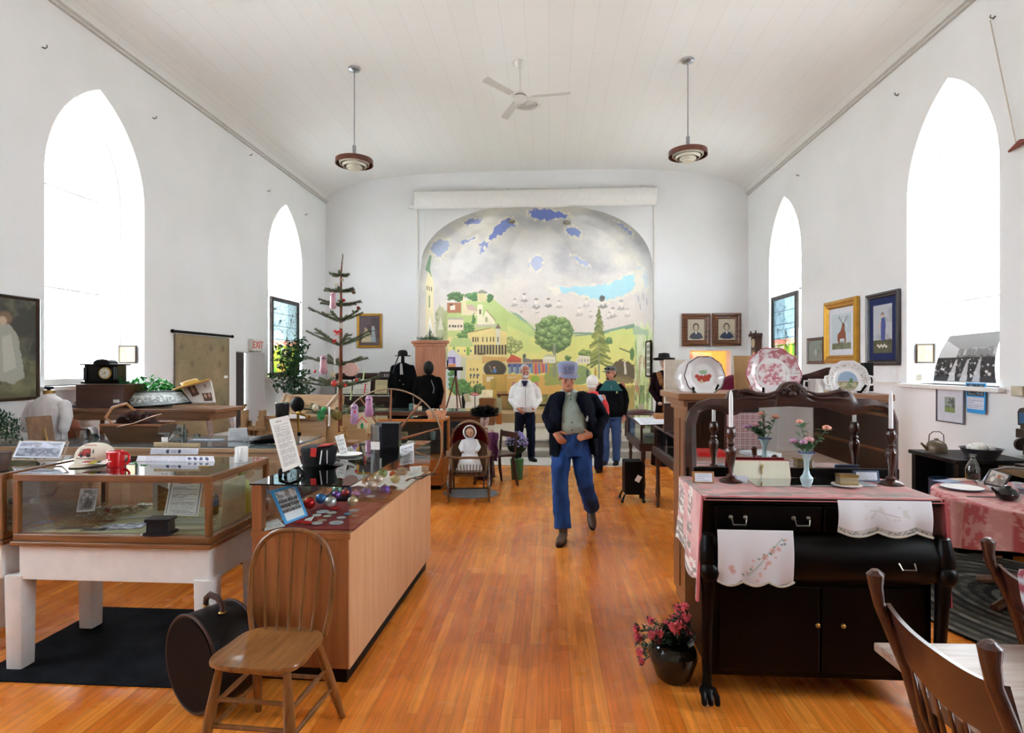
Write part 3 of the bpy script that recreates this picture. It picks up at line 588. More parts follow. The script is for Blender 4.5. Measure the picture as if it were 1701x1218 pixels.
P = np.zeros((NV, NU, 3)); P[..., 0] = ACX+(px_[None]-ACX)*kx[:, None]; P[..., 1] = YB+(py_[None]-YB)*ky[:, None]; P[..., 2] = zz[:, None]
c_, s2 = math.cos(TH), math.sin(TH); F_ = -P[..., 0]*s2+P[..., 1]*c_; R_ = P[..., 0]*c_+P[..., 1]*s2
o = colgrid('wall_apse', P, cv.sample(850.5+FPX*R_/F_, 609-FPX*(P[..., 2]-CH)/F_), paintmat(.85)); struct(o)
t = thing('rolled_backdrop', 'long white rolled canvas backdrop hung across the top of the mural arch', 'backdrop', (-.33, YB-.09, 5.33))
MB().grid(lambda u, v: (-2.63+5.26*u, -.06-.05*math.sin(v*PI)+.012*mnoise.noise(Vector((u*14, v*3, 0))), -.22+.40*v+.03*mnoise.noise(Vector((u*8, 0, 3)))*(1-v)), 120, 10).build('canvas', mWhite, t, fix=False, solid=.01)
MB().tube([(-2.75, -.05, -.16), (2.65, -.05, -.12)], .035, 10).build('roller', mWhite, t)
MB().box((0, .02, .19), (5.3, .03, .03)).build('hanging_rail', pm('#c9c6c0', .5), t)
for x in (-2.2, -.55, 1.0, 2.3): MB().ell((x, -.01, .19), .02, 8).build('hook', pm('#55504a', .4, 1), t)
for i, (x0_, x1_) in enumerate(((-2.70, -2.92), (-2.66, -3.02))):
 o = MB().tube([(x0_, YB-.12-.03*i, 5.17), ((x0_+x1_)/2-.05, YB-.16, 3.2), (x1_, YB-.2, 1.5)], .006, 6).build('pull_cord', mWhite); tag(o, ('white pull cord hanging left of the mural arch, the straighter one', 'white pull cord hanging left of the mural arch, the slanting one')[i], 'cord')
for i, (x, y) in enumerate(((850, 369), (942, 371))):
 p = atZ(x, y, 5.10);
 if p.y > 15.4 or p.y < 12.7: p = atY(x, y, 13.2)
 o = MB(TR(*p)).lathe([(.001, -.02), (.07, -.02), (.085, -.005), (.085, .03), (.001, .03)], n=20).build('vault_light', pm('#6d685c', .5)); tag(o, 'small round recessed light in the painted vault, '+('left one', 'right one')[i], 'light')
# ================================================================ LEFT SIDE: cases, chair, hat box
G = glassmat(); GT = glassmat((.90, .95, .94), 1.6)
oak = wood('#8e5a2e', '#b07a44'); oakx = wood('#8e5a2e', '#b07a44', 'x'); oaky = wood('#8e5a2e', '#b07a44', 'y')
drk = wood('#663e20', '#8e5c32'); drkx = wood('#663e20', '#8e5c32', 'x'); drky = wood('#663e20', '#8e5c32', 'y')
birch = wood('#c8946a', '#d8a880', 'z', .7, .45, .1); birch_shaded = wood('#8a4f2a', '#a8693c', 'z', .7, .4, .1)  # second birch is the same wood, with the end's shade put into its colour
beige = wood('#a08260', '#b89a76', 'x', .6, .5, .05)
black = pm('#060607', .5, var=.3, spec=.3); paperW = pm('#f2f1ec', .7, var=.02); white = pm('#e9e7e4', .5, var=.05); brass = pm('#b08c4a', .3, 1); steel = pm('#a9abb0', .3, 1); gold = pm('#c08f34', .35, .7, bump=.3, bscale=120)
def glass_case(t, x0, x1, y0, y1, z0, z1, p, wm, wx, wy, top=True, toprail=True, posts=(1, 1, 1, 1), rail=None, g=G):
 rail = rail or p
 cs = [(x0, y0), (x1, y0), (x0, y1), (x1, y1)]
 for k, (x, y) in enumerate(cs):
  if posts[k]:
   sx = p if x == x0 else -p; sy = p if y == y0 else -p; MB().bb((x, y, z0), (x+sx, y+sy, z1-(rail if toprail else 0))).build('corner_post', wm, t, bevel=.003, smooth=0)
 if toprail:
  m = MB(); m.mat(wx).bb((x0, y0, z1-rail), (x1, y0+rail, z1)).bb((x0, y1-rail, z1-rail), (x1, y1, z1)); m.mat(wy).bb((x0, y0+rail, z1-rail), (x0+rail, y1-rail, z1)).bb((x1-rail, y0+rail, z1-rail), (x1, y1-rail, z1)); m.build('top_rail', None, t, bevel=.004, smooth=0)
 e = p*.4; zt = z1-rail if toprail else z1-.008
 for a, b_ in (((x0+e, y0+e, z0), (x1-e, y0+e+.004, zt)), ((x0+e, y1-e-.004, z0), (x1-e, y1-e, zt)), ((x0+e, y0+e, z0), (x0+e+.004, y1-e, zt)), ((x1-e-.004, y0+e, z0), (x1-e, y1-e, zt))):
  MB().bb(a, b_).build('glass_pane', g, t, smooth=0)
 if top: MB().bb((x0+rail*.3 if toprail else x0, y0+rail*.3 if toprail else y0, z1-.006), (x1-rail*.3 if toprail else x1, y1-rail*.3 if toprail else y1, z1+.001)).build('glass_top', GT, t, smooth=0)
t = thing('display_counter', 'birch wood display counter with a glass box top of Christmas balls and medals', 'display case', (-1.27, 3.845, 0), math.radians(-1.6))
W_, L_ = .265, .905
MB().bb((-W_+.03, -L_+.04, 0), (W_-.03, L_-.04, .09)).build('kick_base', black, t, smooth=0)
m = MB(); m.mat(birch_shaded).bb((-W_, -L_, .09), (W_-.008, L_, .79)); m.mat(birch).bb((W_-.008, -L_, .09), (W_, L_, .79)); m.build('body', None, t, bevel=.002, smooth=0)
MB().bb((-W_-.004, -L_-.006, .765), (W_+.004, -L_, .795)).build('front_rail', birch_shaded, t, smooth=0)
for y in (-L_, L_-.05): MB().bb((-W_, y, .79), (-W_+.05, y+.05, 1.035)).build('corner_post', birch_shaded, t, smooth=0)
for a, b_ in (((-W_+.05, -L_+.004, .79), (W_, -L_+.009, 1.037)), ((W_-.006, -L_+.01, .79), (W_-.001, L_, 1.037)), ((-W_+.05, L_-.009, .79), (W_-.008, L_-.004, 1.037))): MB().bb(a, b_).build('glass_pane', glassmat((.97, .985, .98), .3), t, smooth=0)
MB().bb((-W_+.02, -L_, .79), (-W_+.024, L_, 1.037)).build('glass_pane', glassmat((.97, .985, .98), .3), t, smooth=0)
MB().bb((-W_-.01, -L_-.01, 1.037), (W_+.004, L_, 1.045)).build('glass_top', glassmat((.88, .95, .93), 1.2), t, bevel=.001, smooth=0)
o = MB().bb((-1.49, 3.0, .79), (-1.03, 3.62, .797)).build('display_cloth', pm('#7c2f31', .9, bump=.3)); tag(o, 'maroon cloth under the medals in the counter case', 'cloth')
o = MB().bb((-1.47, 4.0, .791), (-1.02, 4.70, .798)).build('shelf_paper', paperW); tag(o, 'white shelf paper at the far end of the counter case', 'paper')
o = MB().grid(lambda u, v: (-1.46+.40*u, 3.63+.36*v, .80+.02*mnoise.noise(Vector((u*5, v*5, 1)))+.012), 18, 16).build('velvet_cloth', pm('#1a1d3a', .9), fix=False, solid=.004); tag(o, 'dark blue crumpled cloth under the glass Christmas balls', 'cloth')
balls = [(514, 838, 10, '#c01f22', 'shiny red glass Christmas ball nearest the blue-bordered photo'), (533, 830, 9, '#2f7fc0', 'shiny sky blue Christmas ball behind the red one'), (549.5, 836, 10, '#c9ccc8', 'pearl white Christmas ball behind the medals, left one'), (586, 835, 9, '#d6d2b0', 'creamy white Christmas ball right of the glass corner'),
 (560, 816, 8, '#7aa88c', 'pale green Christmas ball at the back of the pile'), (559, 824, 7, '#8a62b8', 'small violet Christmas ball under the pale green one'), (574, 821, 7, '#b84a48', 'dull red Christmas ball behind the glass corner'), (591, 823, 7, '#a070b0', 'mauve Christmas ball beside the creamy white one'),
 (609, 820, 8, '#20308c', 'dark blue Christmas ball in the middle of the pile'), (639, 816, 9, '#2436b8', 'deep blue Christmas ball standing alone on the right'), (609, 799, 9, '#c8a890', 'gold and red patterned Christmas ball at the left back'), (621, 791, 8, '#c9b48c', 'pale gold Christmas ball behind the clear ones'),
 (629, 799, 9, '#d8d4c4', 'silvery clear Christmas ball in the back row'), (617, 810, 10, '#cfcabc', 'large silvery Christmas ball in front of the back row'), (636, 788, 8, '#2f8a4a', 'green spangled Christmas ball at the far back'), (657, 797, 8, '#c8bf8c', 'champagne Christmas ball beside the leather strap'), (653, 790, 6, '#c8362c', 'small bright red Christmas ball at the far back')]
for x, y, r_, c, lb in balls:
 p = atZ(x, y+r_*.9, .80); R = r_*p.y/FPX; t = thing('christmas_ball', lb, 'ornament', (p.x, p.y, .80), random.uniform(0, 6), 'Christmas balls in the counter case')
 MB().ell((0, 0, R+.004), R, 20).build('ball', pm(c, .12, .55, var=.35, scale=25), t); MB().lathe([(R*.22, 2*R-.002), (R*.22, 2*R+.010), (.001, 2*R+.012)], n=10).build('cap', brass, t)
for i, (x, y, r_, col) in enumerate(((536, 851, 12, '#b9bcc0'), (551, 853, 9, '#c2bfb4'), (526.5, 857, 8, '#cfcdc4'), (543.7, 858.5, 8, '#b9b7ac'), (566.7, 861, 8.5, '#c4c6c6'), (535.7, 865.5, 8, '#b49c84'), (527, 870, 10, '#c9cccd'), (558.5, 869.5, 13, '#c8cbcd'), (588, 849, 10, '#a9b8c4'), (578, 854.5, 8, '#6f9ac8'), (590, 858, 6, '#b89a8c'), (616, 833, 8, '#b9b2aa'))):
 p = atZ(x, y, .80); R = r_*p.y/FPX*.9; o = MB().lathe([(.001, 0), (R, 0), (R, .004), (R*.85, .0045), (R*.8, .003), (.001, .003)], n=28).build('medal', pm(col, .35, .6, bump=.5, bscale=140)); o.location = (p.x, p.y, .801 if i != 11 else .83)
 tag(o, ['silver medal at the back left of the maroon cloth', 'dull silver medal second in the back row', 'small pewter medal beside the photo', 'small grey medal in the middle of the cloth', 'silver medal at the right of the middle row', 'brownish bronze medal in the front row', 'large silver medal at the front left', 'largest silver medal at the front right', 'blue-grey medal behind the glass corner', 'blue enamel medal at the glass corner', 'small brown medal right of the blue one', 'round tin disc beyond the medals beside the balls'][i], 'medal', 'medals on the maroon cloth')
for nm, x, y, c, lb in (('ribbon', 505, 869, '#b01c22', 'red felt ribbon at the front left of the medals'), ('bow', 551, 845, '#c02028', 'thin red ribbon bow behind the medals')):
 p = atZ(x, y, .802); o = MB().ell((p.x, p.y, .808), (.05, .018, .006), 16).ell((p.x+.02, p.y-.01, .808), (.03, .02, .005), 12).build(nm, pm(c, .8)); tag(o, lb, nm)
cv = CV(0, 0, 1, 1, 44, 54, '#3ba0e0'); cv.rect(.12, .08, .9, .94, '#e8edf2'); ph = photo(5, '#1c1c20', '#e4e8ea', 44, 40); cv.a[5:38, 6:38] = ph.a[3:36, 6:38]
q4('team_photo', cv, [atY(448, 816, 3.10), atY(491, 803, 3.16), atZ(511.5, 857, .80), atZ(473.6, 872, .80)], label='team photo with a bright blue border leaning in the counter case', category='photo')
q4('leaflet', paper(3, 6), [atZ(437, 870, .80), atZ(462, 862, .80), atZ(474, 874, .80), atZ(440, 882, .80)], label='white folded paper at the front left corner inside the counter case', category='paper')
q4('ticket', paper(4, 4, W=24, H=12), [atZ(508, 862, .802), atZ(522, 858, .802), atZ(515, 868, .802), atZ(500, 871, .802)], label='small printed ticket left of the medals', category='ticket')
o = MB(TR(*atZ(668, 789, .80))).bb((-.035, -.03, 0), (.035, .03, .055)).build('wooden_block', pm('#a08c74', .7), bevel=.004, smooth=0); tag(o, 'small taupe box at the far end of the counter case, left one', 'box')
o = MB(TR(*atZ(706, 784, .80))).bb((-.025, -.02, 0), (.025, .02, .045)).build('wooden_block', pm('#b8a08a', .7), bevel=.004, smooth=0); tag(o, 'small tan box at the far end of the counter case, right one', 'box')
q4('index_card', paper(8, 4, W=24, H=12), [atZ(680, 776, .802), atZ(700, 774, .802), atZ(704, 785, .802), atZ(684, 787, .802)], label='white card lying between the two small boxes in the counter case', category='card')
p = atZ(700, 797, .80); o = MB().tube([(p.x-.09+.0*i, p.y-.10, .81) if i == 0 else (p.x-.09+.16*i/10, p.y-.1+.24*i/10, .812+.01*math.sin(i)) for i in range(11)]+[(p.x+.08, p.y+.16, .815), (p.x+.03, p.y+.14, .815), (p.x-.08, p.y-.03, .812)], .012, 8, flat=.4).build('leather_strap', pm('#2c1a1e', .4)); tag(o, 'dark leather strap lying at the right edge of the counter case', 'strap')
p = atZ(665, 786, .80); o = MB(TR(p.x, p.y+.05, .80)).ell((0, 0, .03), (.05, .03, .03)).ell((.02, 0, .055), .018).build('toy_figure', pm('#7c2028', .4)); tag(o, 'dark red small figure among the balls', 'figurine')
p = atY(712/1, 760, 4.60)
q4('info_card', paper(11, 8, '#eef0f6', W=30, H=30), [atY(664, 742, 4.2), atY(687, 735, 4.2), atY(688, 770, 4.16), atY(664, 774, 4.16)], label='white info card standing inside the far part of the counter case', category='card')
ZT = 1.046
t = thing('document_easel', 'tall white typed sheet on a black easel on the counter glass', 'sheet', atZ(478, 790, ZT))
def loc4(t, pts): return [Vector(p)-t.location for p in pts]
o = q4('typed_sheet', paper(21, 34, W=44, H=96), loc4(t, [atY(447, 697, 3.13), atY(479, 690, 3.17), atY(501, 772, 3.07), atY(470, 785, 3.03)]), parent=t)
e = MB(); x, y = 0, 0
for pts in ([(-.06, .04, .0), (-.045, .0, .028), (-.03, -.03, .0)], [(.07, .06, 0), (.05, .03, .035), (.085, .0, .0)], [(-.045, 0, .028), (0, .02, .05), (.05, .03, .035)], [(0, .02, .05), (.0, .05, .14)], [(-.01, .0, .03), (.01, -.05, 0)]): e.tube(pts, .009, 8)
e.build('easel', black, t)
t = thing('uniform_cap', 'black uniform cap with white lettering and red tab on the counter glass', 'cap', atZ(530, 772, ZT))
m = MB(); m.loft([(0, 0, 0, .10, .085), (0, 0, .05, .102, .088), (.0, 0, .09, .112, .10), (0, 0, .115, .108, .095), (0, 0, .122, .08, .07)], 30); m.build('crown', pm('#0c0c0f', .6, bump=.2), t, smooth=50)
MB(TR(.105, -.02, .012) @ RY(.25)).ell((0, 0, 0), (.06, .07, .006), 18).build('visor', pm('#0a0a0c', .15), t)
MB(TR(.01, -.100, .085) @ RY(.1)).bb((-.022, -.004, -.02), (.012, .004, .03)).build('red_tab', pm('#c8201c', .7), t, smooth=0)
MB(TR(.03, -.015, .122) @ RY(-.1)).bb((-.01, -.06, 0), (.06, .03, .006)).build('red_flap', pm('#b82420', .7), t, smooth=0)
m = MB(); r = random.Random(3)
for i in range(12): m.ell((.045+.001*i, -.097, .022+.007*i), (.004, .003, .0045), 6)
m.build('white_stitching', paperW, t); m = MB()
for i in range(12): m.ell((.080, -.073, .020+.007*i), (.003, .003, .0043), 6)
m.build('white_stitching', paperW, t)
t = thing('acrylic_stand', 'tall clear acrylic stand with a label on the counter glass', 'stand', atZ(625, 770, ZT))
MB().bb((-.03, -.02, 0), (.03, -.016, .25)).bb((-.03, .016, 0), (.03, .02, .25)).bb((-.03, -.02, 0), (-.026, .02, .25)).bb((.026, -.02, 0), (.03, .02, .25)).build('clear_tube', glassmat((.93, .96, .98), 2), t, smooth=0)
MB().bb((-.029, -.022, .09), (.029, -.0205, .14)).build('label_strip', paperW, t, smooth=0)
MB().bb((-.014, -.01, .145), (.014, .01, .235)).build('grey_card', pm('#a8a49a', .6), t, smooth=0)
o = MB(TR(*atZ(645, 742, ZT)) @ RZ(.1)).bb((-.09, -.07, 0), (.09, .07, .185)).build('black_box', pm('#101014', .25, var=.2), bevel=.006, smooth=0); tag(o, 'plain black upright box on the far end of the counter glass', 'box')
q4('note_card', paper(31, 9, W=24, H=40), [atY(556, 725, 3.86), atY(570.5, 721, 3.88), atY(578.5, 754, 3.84), atY(566, 758.5, 3.82)], label='narrow white note card leaning on the counter glass by the plate', category='card')
o = MB(TR(*atZ(580, 757, ZT))).lathe([(.001, 0), (.05, 0), (.09, .012), (.088, .015), (.05, .004), (.001, .004)], n=30).build('white_saucer', white); tag(o, 'shallow white dish lying on the counter glass', 'dish')
def table_case(lb, x0, x1, y0, y1, lx):
 t = thing('table_case', lb, 'display case', ((x0+x1)/2, (y0+y1)/2, 0)); a = (x1-x0)/2; b_ = (y1-y0)/2
 for x, y in ((lx, -b_+.06), (a-.05 if lx < -.55 else a-.55, -b_+.06), (lx, b_-.10), (a-.05 if lx < -.55 else a-.55, b_-.10)): MB().loft([(x, y, 0, .045, .045), (x, y, .52, .052, .052)], 16, p=9).build('leg', white, t, smooth=30)
 MB().bb((-a+.02, -b_+.02, .50), (a-.02, b_-.02, .69)).build('apron', white, t, bevel=.003, smooth=0)
 m = MB(); m.mat(drkx).bb((-a-.01, -b_-.01, .69), (a+.01, b_+.01, .715)).bb((-a, -b_, .715), (a, b_, .755)); m.build('base_moulding', None, t, bevel=.006, smooth=0)
 glass_case(t, -a, a, -b_, b_, .755, 1.078, .03, drk, drkx, drky, rail=.038, g=glassmat((.97, .985, .98), .22)); return t
table_case('long low glass table case on white legs with dark wood rails, full of papers', -2.90, -1.79, 2.95, 3.60, -.565)
table_case('glass table case at the left edge of the room beside the longer look-alike', -4.19, -2.96, 2.95, 3.60, -.5)
o = MB().bb((-2.86, 2.99, .755), (-1.83, 3.56, .759)).build('case_liner', pm('#aaa888', .9)); tag(o, 'olive felt liner in the long table case', 'liner')
o = MB().bb((-4.1, 2.99, .755), (-2.97, 3.56, .759)).build('case_liner', pm('#6a4f38', .9)); tag(o, 'brown felt liner in the left edge table case', 'liner')
m = MB(); r = random.Random(5)
for i in range(1100):
 q = r.random(); x = -2.86+q*.34; y = r.uniform(3.02, 3.52); z = .762+r.random()**2*.10*(1-q*.6); a = r.uniform(0, PI); l = r.uniform(.01, .03)
 m.tube([(x, y, z), (x+l*math.cos(a)*.5, y+l*math.sin(a)*.5, z+.008), (x+l*math.cos(a), y+l*math.sin(a), z)], .0011, 3, caps=False)
o = m.build('straw', pm('#9a7450', .8, var=.4)); tag(o, 'loose brown wood straw at the left in the long table case', 'straw', kind='stuff')
m = MB()
for i in range(260):
 x = -2.32+r.uniform(-.09, .09); y = 3.45+r.uniform(-.07, .07); z = .80+r.random()*.08; a = r.uniform(0, PI); l = .03; m.tube([(x, y, z), (x+l*math.cos(a), y+l*math.sin(a), z+r.uniform(-.01, .01))], .0011, 3, caps=False)
o = m.build('straw', pm('#c89a5c', .8, var=.4)); tag(o, 'small nest of yellow straw at the back of the long table case', 'straw', kind='stuff')
m = MB()
for i in range(500):
 x = r.uniform(-3.4, -2.98); y = r.uniform(3.02, 3.5); z = .762+r.random()**2*.16; a = r.uniform(0, PI); l = .04; m.tube([(x, y, z), (x+l*math.cos(a), y+l*math.sin(a), z)], .0012, 3, caps=False)
o = m.build('straw', pm('#7a5230', .8, var=.4)); tag(o, 'loose straw inside the left edge table case', 'straw', kind='stuff')
def flat(nm, lb, cat, x, y, w, d, rz, cv=None, col=None, z=.761, h=.003):
 p = atZ(x, y, z); M = TR(p.x, p.y, z+h/2) @ RZ(rz)
 if cv is not None:
  o = panel(nm, cv, w, d, RX(-PI/2), solid=h); o.matrix_world = M
 else: o = MB().box((0, 0, 0), (w, d, h)).build(nm, pm(col, .6), bevel=.0008, smooth=0); o.matrix_world = M
 tag(o, lb, cat); return o
q4('typed_sheet', paper(41, 17, '#dfe0dc', '#4a4a52', border='#77777c', W=60, H=70), [atY(283, 799, 3.30), atY(338, 799, 3.30), atY(329, 858, 3.16), atY(272, 856, 3.16)], label='typed sheet with a ruled border standing inside the long table case', category='sheet')
t = thing('photo_stand', 'small wood-framed picture on a clear stand inside the long table case', 'photo', atZ(143, 858, .76))
pf = photo(43, '#2c2f34', '#cdd2d8', 36, 44, kind='x', border='#c9ccd2', bw=.06); pf.textlines(.2, .06, .8, .2, 3, '#444', .7, 3); pf.poly([(.3, .85), (.5, .3), (.62, .55), (.8, .6), (.8, .85)], '#26282c', .8, .03)
q4('picture', pf, loc4(t, [atY(134, 812, 3.18), atY(164, 812, 3.20), atY(157, 849, 3.12), atY(127, 851, 3.10)]), parent=t, solid=.006)
MB().box((.0, .02, .02), (.04, .05, .04)).build('clear_stand', glassmat((.9, .93, .95), 2), t, smooth=0)
t = thing('mantel_block', 'black square block with ribbed sides on the floor of the long table case', 'block', atZ(267, 886, .76), .12)
MB().loft([(0, 0, 0, .072, .05), (0, 0, .012, .072, .05), (0, 0, .016, .058, .042), (0, 0, .065, .056, .04), (0, 0, .07, .066, .047), (0, 0, .085, .066, .047)], 28, p=12).build('body', pm('#1c1e24', .35, var=.2), t, smooth=30)
m = MB(); [m.bb((-.05+.013*k, -.044, .018), (-.044+.013*k, -.041, .062)) for k in range(8)]; m.build('ribs', pm('#2a2d33', .4), t, smooth=0)
for a in (('brochure', 'blue and white brochure lying on the straw in the long table case', 'brochure', 76, 868, .09, .06, .2, None, '#3a78c0'), ('hand_tool', 'silver spoon-like tool with yellow handle end in the long table case', 'tool', 74, 878, .16, .03, .25, None, '#8f9288'),
          ('marking_tool', 'yellow tool lying behind the silver one in the long table case', 'tool', 116, 868, .11, .022, .28, None, '#c9a020'), ('print', 'grey blade lying in the middle front of the long table case', 'tool', 125, 877, .17, .05, .2, None, '#5c6160'),
          ('leaflet', 'dark grey arrowhead card at the front of the long table case', 'card', 158, 880, .13, .05, .15, None, '#4a4a44'), ('red_book', 'small dark red book lying in the middle of the long table case', 'book', 177, 866, .08, .03, .2, None, '#8a1e24'),
          ('plastic_bag', 'crinkled grey plastic envelope in front of the black block', 'envelope', 205, 875, .22, .12, .3, CV(0, 0, 1, 1, 30, 20, '#7c7c8c').noise('#d8dce8', 9, 9, .5, .65, .9, 3), None),
          ('document', 'old cream document lying right of the black block', 'document', 322, 878, .22, .06, .12, paper(50, 5, '#cfc8ac', '#77705c', W=50, H=16), None), ('document', 'pale green document behind the black block', 'document', 318, 866, .24, .10, .05, paper(51, 6, '#b9c0a8', '#6c7262', W=50, H=20), None),
          ('postcard', 'beige postcard at the left back of the olive felt', 'postcard', 168, 858, .16, .06, .15, paper(52, 4, '#b4ae98', '#6f6a5a', W=30, H=12), None), ('postcard', 'white card lying in front of the framed picture stand', 'card', 138, 857, .07, .035, .3, None, '#dfe4ea'),
          ('postcard', 'long grey paper strip in the middle of the long table case', 'paper', 220, 860, .20, .03, .3, None, '#a9aca4'), ('postcard', 'white corner card at the front edge below the grey envelope', 'card', 246, 888, .07, .03, .2, None, '#d9dde4'), ('postcard', 'pale green card at the back right of the long table case', 'card', 250, 838, .16, .06, .1, None, '#a8b49c'),
          ('toy_car', 'small red tin on its side at the back of the olive felt', 'tin', 181, 851, .03, .03, 0, None, '#a82020'), ('card_box', 'small tan box beside the red tin', 'box', 193, 851, .06, .03, .05, None, '#b09468')):
 nm, lb, cat, x, y, w_, d_, rz, cv_, col = a; flat(nm, lb, cat, x, y, w_, d_, rz, cv_, col, h=.003 if nm not in ('toy_car', 'card_box') else .028)
m = MB();
for pts, rr in (([atY(20, 868, 3.2), atY(40, 852, 3.22), atY(56, 828, 3.25)], [.012, .016, .010]), ([atY(20, 833, 3.3), atY(48, 831, 3.3), atY(88, 822, 3.35), atY(100, 806, 3.35)], [.02, .016, .012, .008])): m.cap(pts, rr, 8)
o = m.build('iron_tool', pm('#221c1a', .5, .4)); tag(o, 'dark cast iron hand tool on the straw in the long table case', 'tool')
m = MB(); m.cap([atY(68, 838, 3.28), atY(78, 850, 3.25), atY(79, 862, 3.2)], [.010, .013, .008], 8); o = m.build('wooden_grip', drk); tag(o, 'carved brown wooden grip standing in the straw', 'tool')
q4('price_tag', paper(55, 2, W=10, H=16), [atY(50, 830, 3.18), atY(58, 827, 3.18), atY(55, 836, 3.17), atY(49, 837, 3.17)], label='tiny white paper tag on the iron tool', category='tag')
q4('yellowed_sheet', CV(0, 0, 1, 1, 20, 30, '#c9c39c').noise('#b5ab80', 3, 3, .45, .65, .7, 2), [atX(371, 800, -1.83), atX(408, 788, -1.83), atX(408, 858, -1.83), atX(367, 879, -1.83)], label='yellowed blank sheet standing at the right end of the long table case', category='sheet')
t = thing('yellow_bottle', 'yellow-green plastic bottle behind the yellowed sheet in the table case', 'bottle', (-1.90, 3.46, .757))
MB().loft([(0, 0, 0, .05, .04), (0, 0, .16, .05, .04), (0, 0, .19, .04, .03), (0, 0, .21, .018, .018), (0, 0, .23, .018, .018)], 20, p=4).build('bottle', pm('#b5b81c', .4), t, smooth=50); MB().loft([(0, 0, .228, .022, .022), (0, 0, .25, .022, .022)], 14).build('cap', pm('#8f9020', .4), t)
t = thing('glass_jar', 'glass jar of yellow powder with a blue label in the table case', 'jar', (-2.05, 3.40, .757))
MB().lathe([(.001, 0), (.036, 0), (.038, .01), (.038, .10), (.030, .12)], n=20).build('jar', glassmat((.85, .9, .9), 2), t); MB().lathe([(.001, .004), (.034, .004), (.034, .05), (.001, .05)], n=20).build('powder', pm('#c9a84a', .8), t)
MB().lathe([(.0385, .055), (.0385, .09)], n=20).build('blue_label', pm('#4a6a98', .6), t, fix=False)
o = MB().bb((-2.50, 3.5, .757), (-2.40, 3.52, .96)).build('folder', pm('#dcdcda', .7), smooth=0); tag(o, 'upright white folder edge at the back of the long table case', 'folder')
o = MB(TR(-2.36, 3.42, .76)).grid(lambda u, v: (-.05+.13*u, .06*u, .01+.16*v-.08*u*v), 6, 6).build('leather_scrap', pm('#8a6034', .7), solid=.004, fix=False); tag(o, 'brown leather piece leaning beside the white folder', 'leather')
ZB = 1.080
t = thing('trucker_cap', 'white cap with a red steam tractor print on the table case', 'cap', atZ(152, 772, ZB), .0)
cv = CV(-1, 0, 1, 1, 90, 60, '#e6dccb')
cv.blend(((np.abs(cv.Y-.12-.06*cv.X**2) < .035) & (np.abs(cv.X) < .52) & (np.sin(cv.X*95) > -.45)).astype(float)*.9, '#b8473f'); cv.blend(((np.abs(cv.Y-.82) < .035) & (np.abs(cv.X) < .4) & (np.sin(cv.X*95) > -.45)).astype(float)*.9, '#7c4a40')
cv.poly([(-.34, .7), (-.28, .52), (-.2, .5), (-.18, .34), (-.1, .3), (.2, .3), (.24, .5), (.22, .66), (-.05, .72)], '#a03a36', 1, .02, 3, 6); cv.ell(-.13, .68, .07, .09, '#2f2a2a'); cv.ell(.15, .66, .09, .1, '#3a3030'); cv.line(-.26, .5, -.26, .32, .04, '#3a2a2a'); cv.rect(-.1, .38, .15, .5, '#c45048'); cv.ell(.33, .45, .03, .14, '#6a6460')
nu, nv = 90, 60; u, v = np.meshgrid(np.linspace(-1, 1, nu), np.linspace(0, 1, nv)); a = u*1.35; rr = (1-(1-v)**2.4)**.5; rr = np.clip(rr, .02, 1)
P = np.stack([np.sin(a)*.112*rr, -np.cos(a)*.085*rr+.03, .015+.112*(1-v)**.8], -1); colgrid('front_panel', P, cv.a, paintmat(.8), t, solid=.002)
MB().grid(lambda u_, v_: (math.sin(1.3+u_*(2*PI-2.6))*.112*max(.02, (1-(1-v_)**2.4)**.5), -math.cos(1.3+u_*(2*PI-2.6))*.085*max(.02, (1-(1-v_)**2.4)**.5)+.03, .015+.112*(1-v_)**.8), 30, 14).build('crown', pm('#e6dccb', .8), t, fix=False, solid=.002)
MB().grid(lambda u_, v_: (math.sin((u_-.5)*2.5)*.11*(1+.0*v_), -math.cos((u_-.5)*2.5)*(.083+.085*v_*math.cos((u_-.5)*2.3))+.03, .014-.008*v_+.02*(abs(u_-.5)*2)**2*v_*0), 24, 8).build('brim', pm('#ece2d0', .8), t, fix=False, solid=.004)
q4('leaflet_stack', CV(0, 0, 3, 1, 40, 12, '#e8e4dc').rect(0, .1, 1, .9, '#b85048').rect(1, 0, 1.7, 1, '#b0a828').rect(1.7, .1, 2.2, .9, '#2c2c30'), [atZ(143, 766, ZB+.03), atZ(182, 765, ZB+.03), atZ(176, 771, ZB+.028), atZ(133, 770, ZB+.028)], label='red, yellow and white leaflets lying on the cap brim', category='leaflet', solid=.004)
def mug(lb, px, py, h, r_, col, txt=None, hd=0):
 t = thing('mug', lb, 'mug', atZ(px, py, ZB), hd); m = MB(); m.lathe([(.001, .002), (r_*.93, 0), (r_, .006), (r_, h), (r_-.004, h+.001), (r_-.005, h-.002), (r_-.005, .008), (.001, .008)], n=30); m.build('cup', pm(col, .25, var=.04, coat=.3), t)
 MB().tube([(r_-.003, 0, h*.88), (r_+.020, 0, h*.90), (r_+.034, 0, h*.74), (r_+.034, 0, h*.36), (r_+.022, 0, h*.2), (r_-.003, 0, h*.2)], .006, 8, flat=1.3).build('handle', pm(col, .25, var=.04, coat=.3), t); return t
t = mug('bright red mug with white lettering standing on the table case', 192.5, 775, .088, .046, '#d3161a')
for k, s_ in enumerate(('ammen', 'bammerlit')):
 m = MB()
 for i in range(len(s_)): a = -PI/2-.75+i*.11; m.bb((-.0018, 0, -.003), (.0018, .0012, .003+.002*(i % 3 == 0)), TR(.0468*math.cos(a), .0468*math.sin(a), .045-k*.010) @ RZ(a+PI/2))
 m.build('lettering', paperW, t, smooth=0)
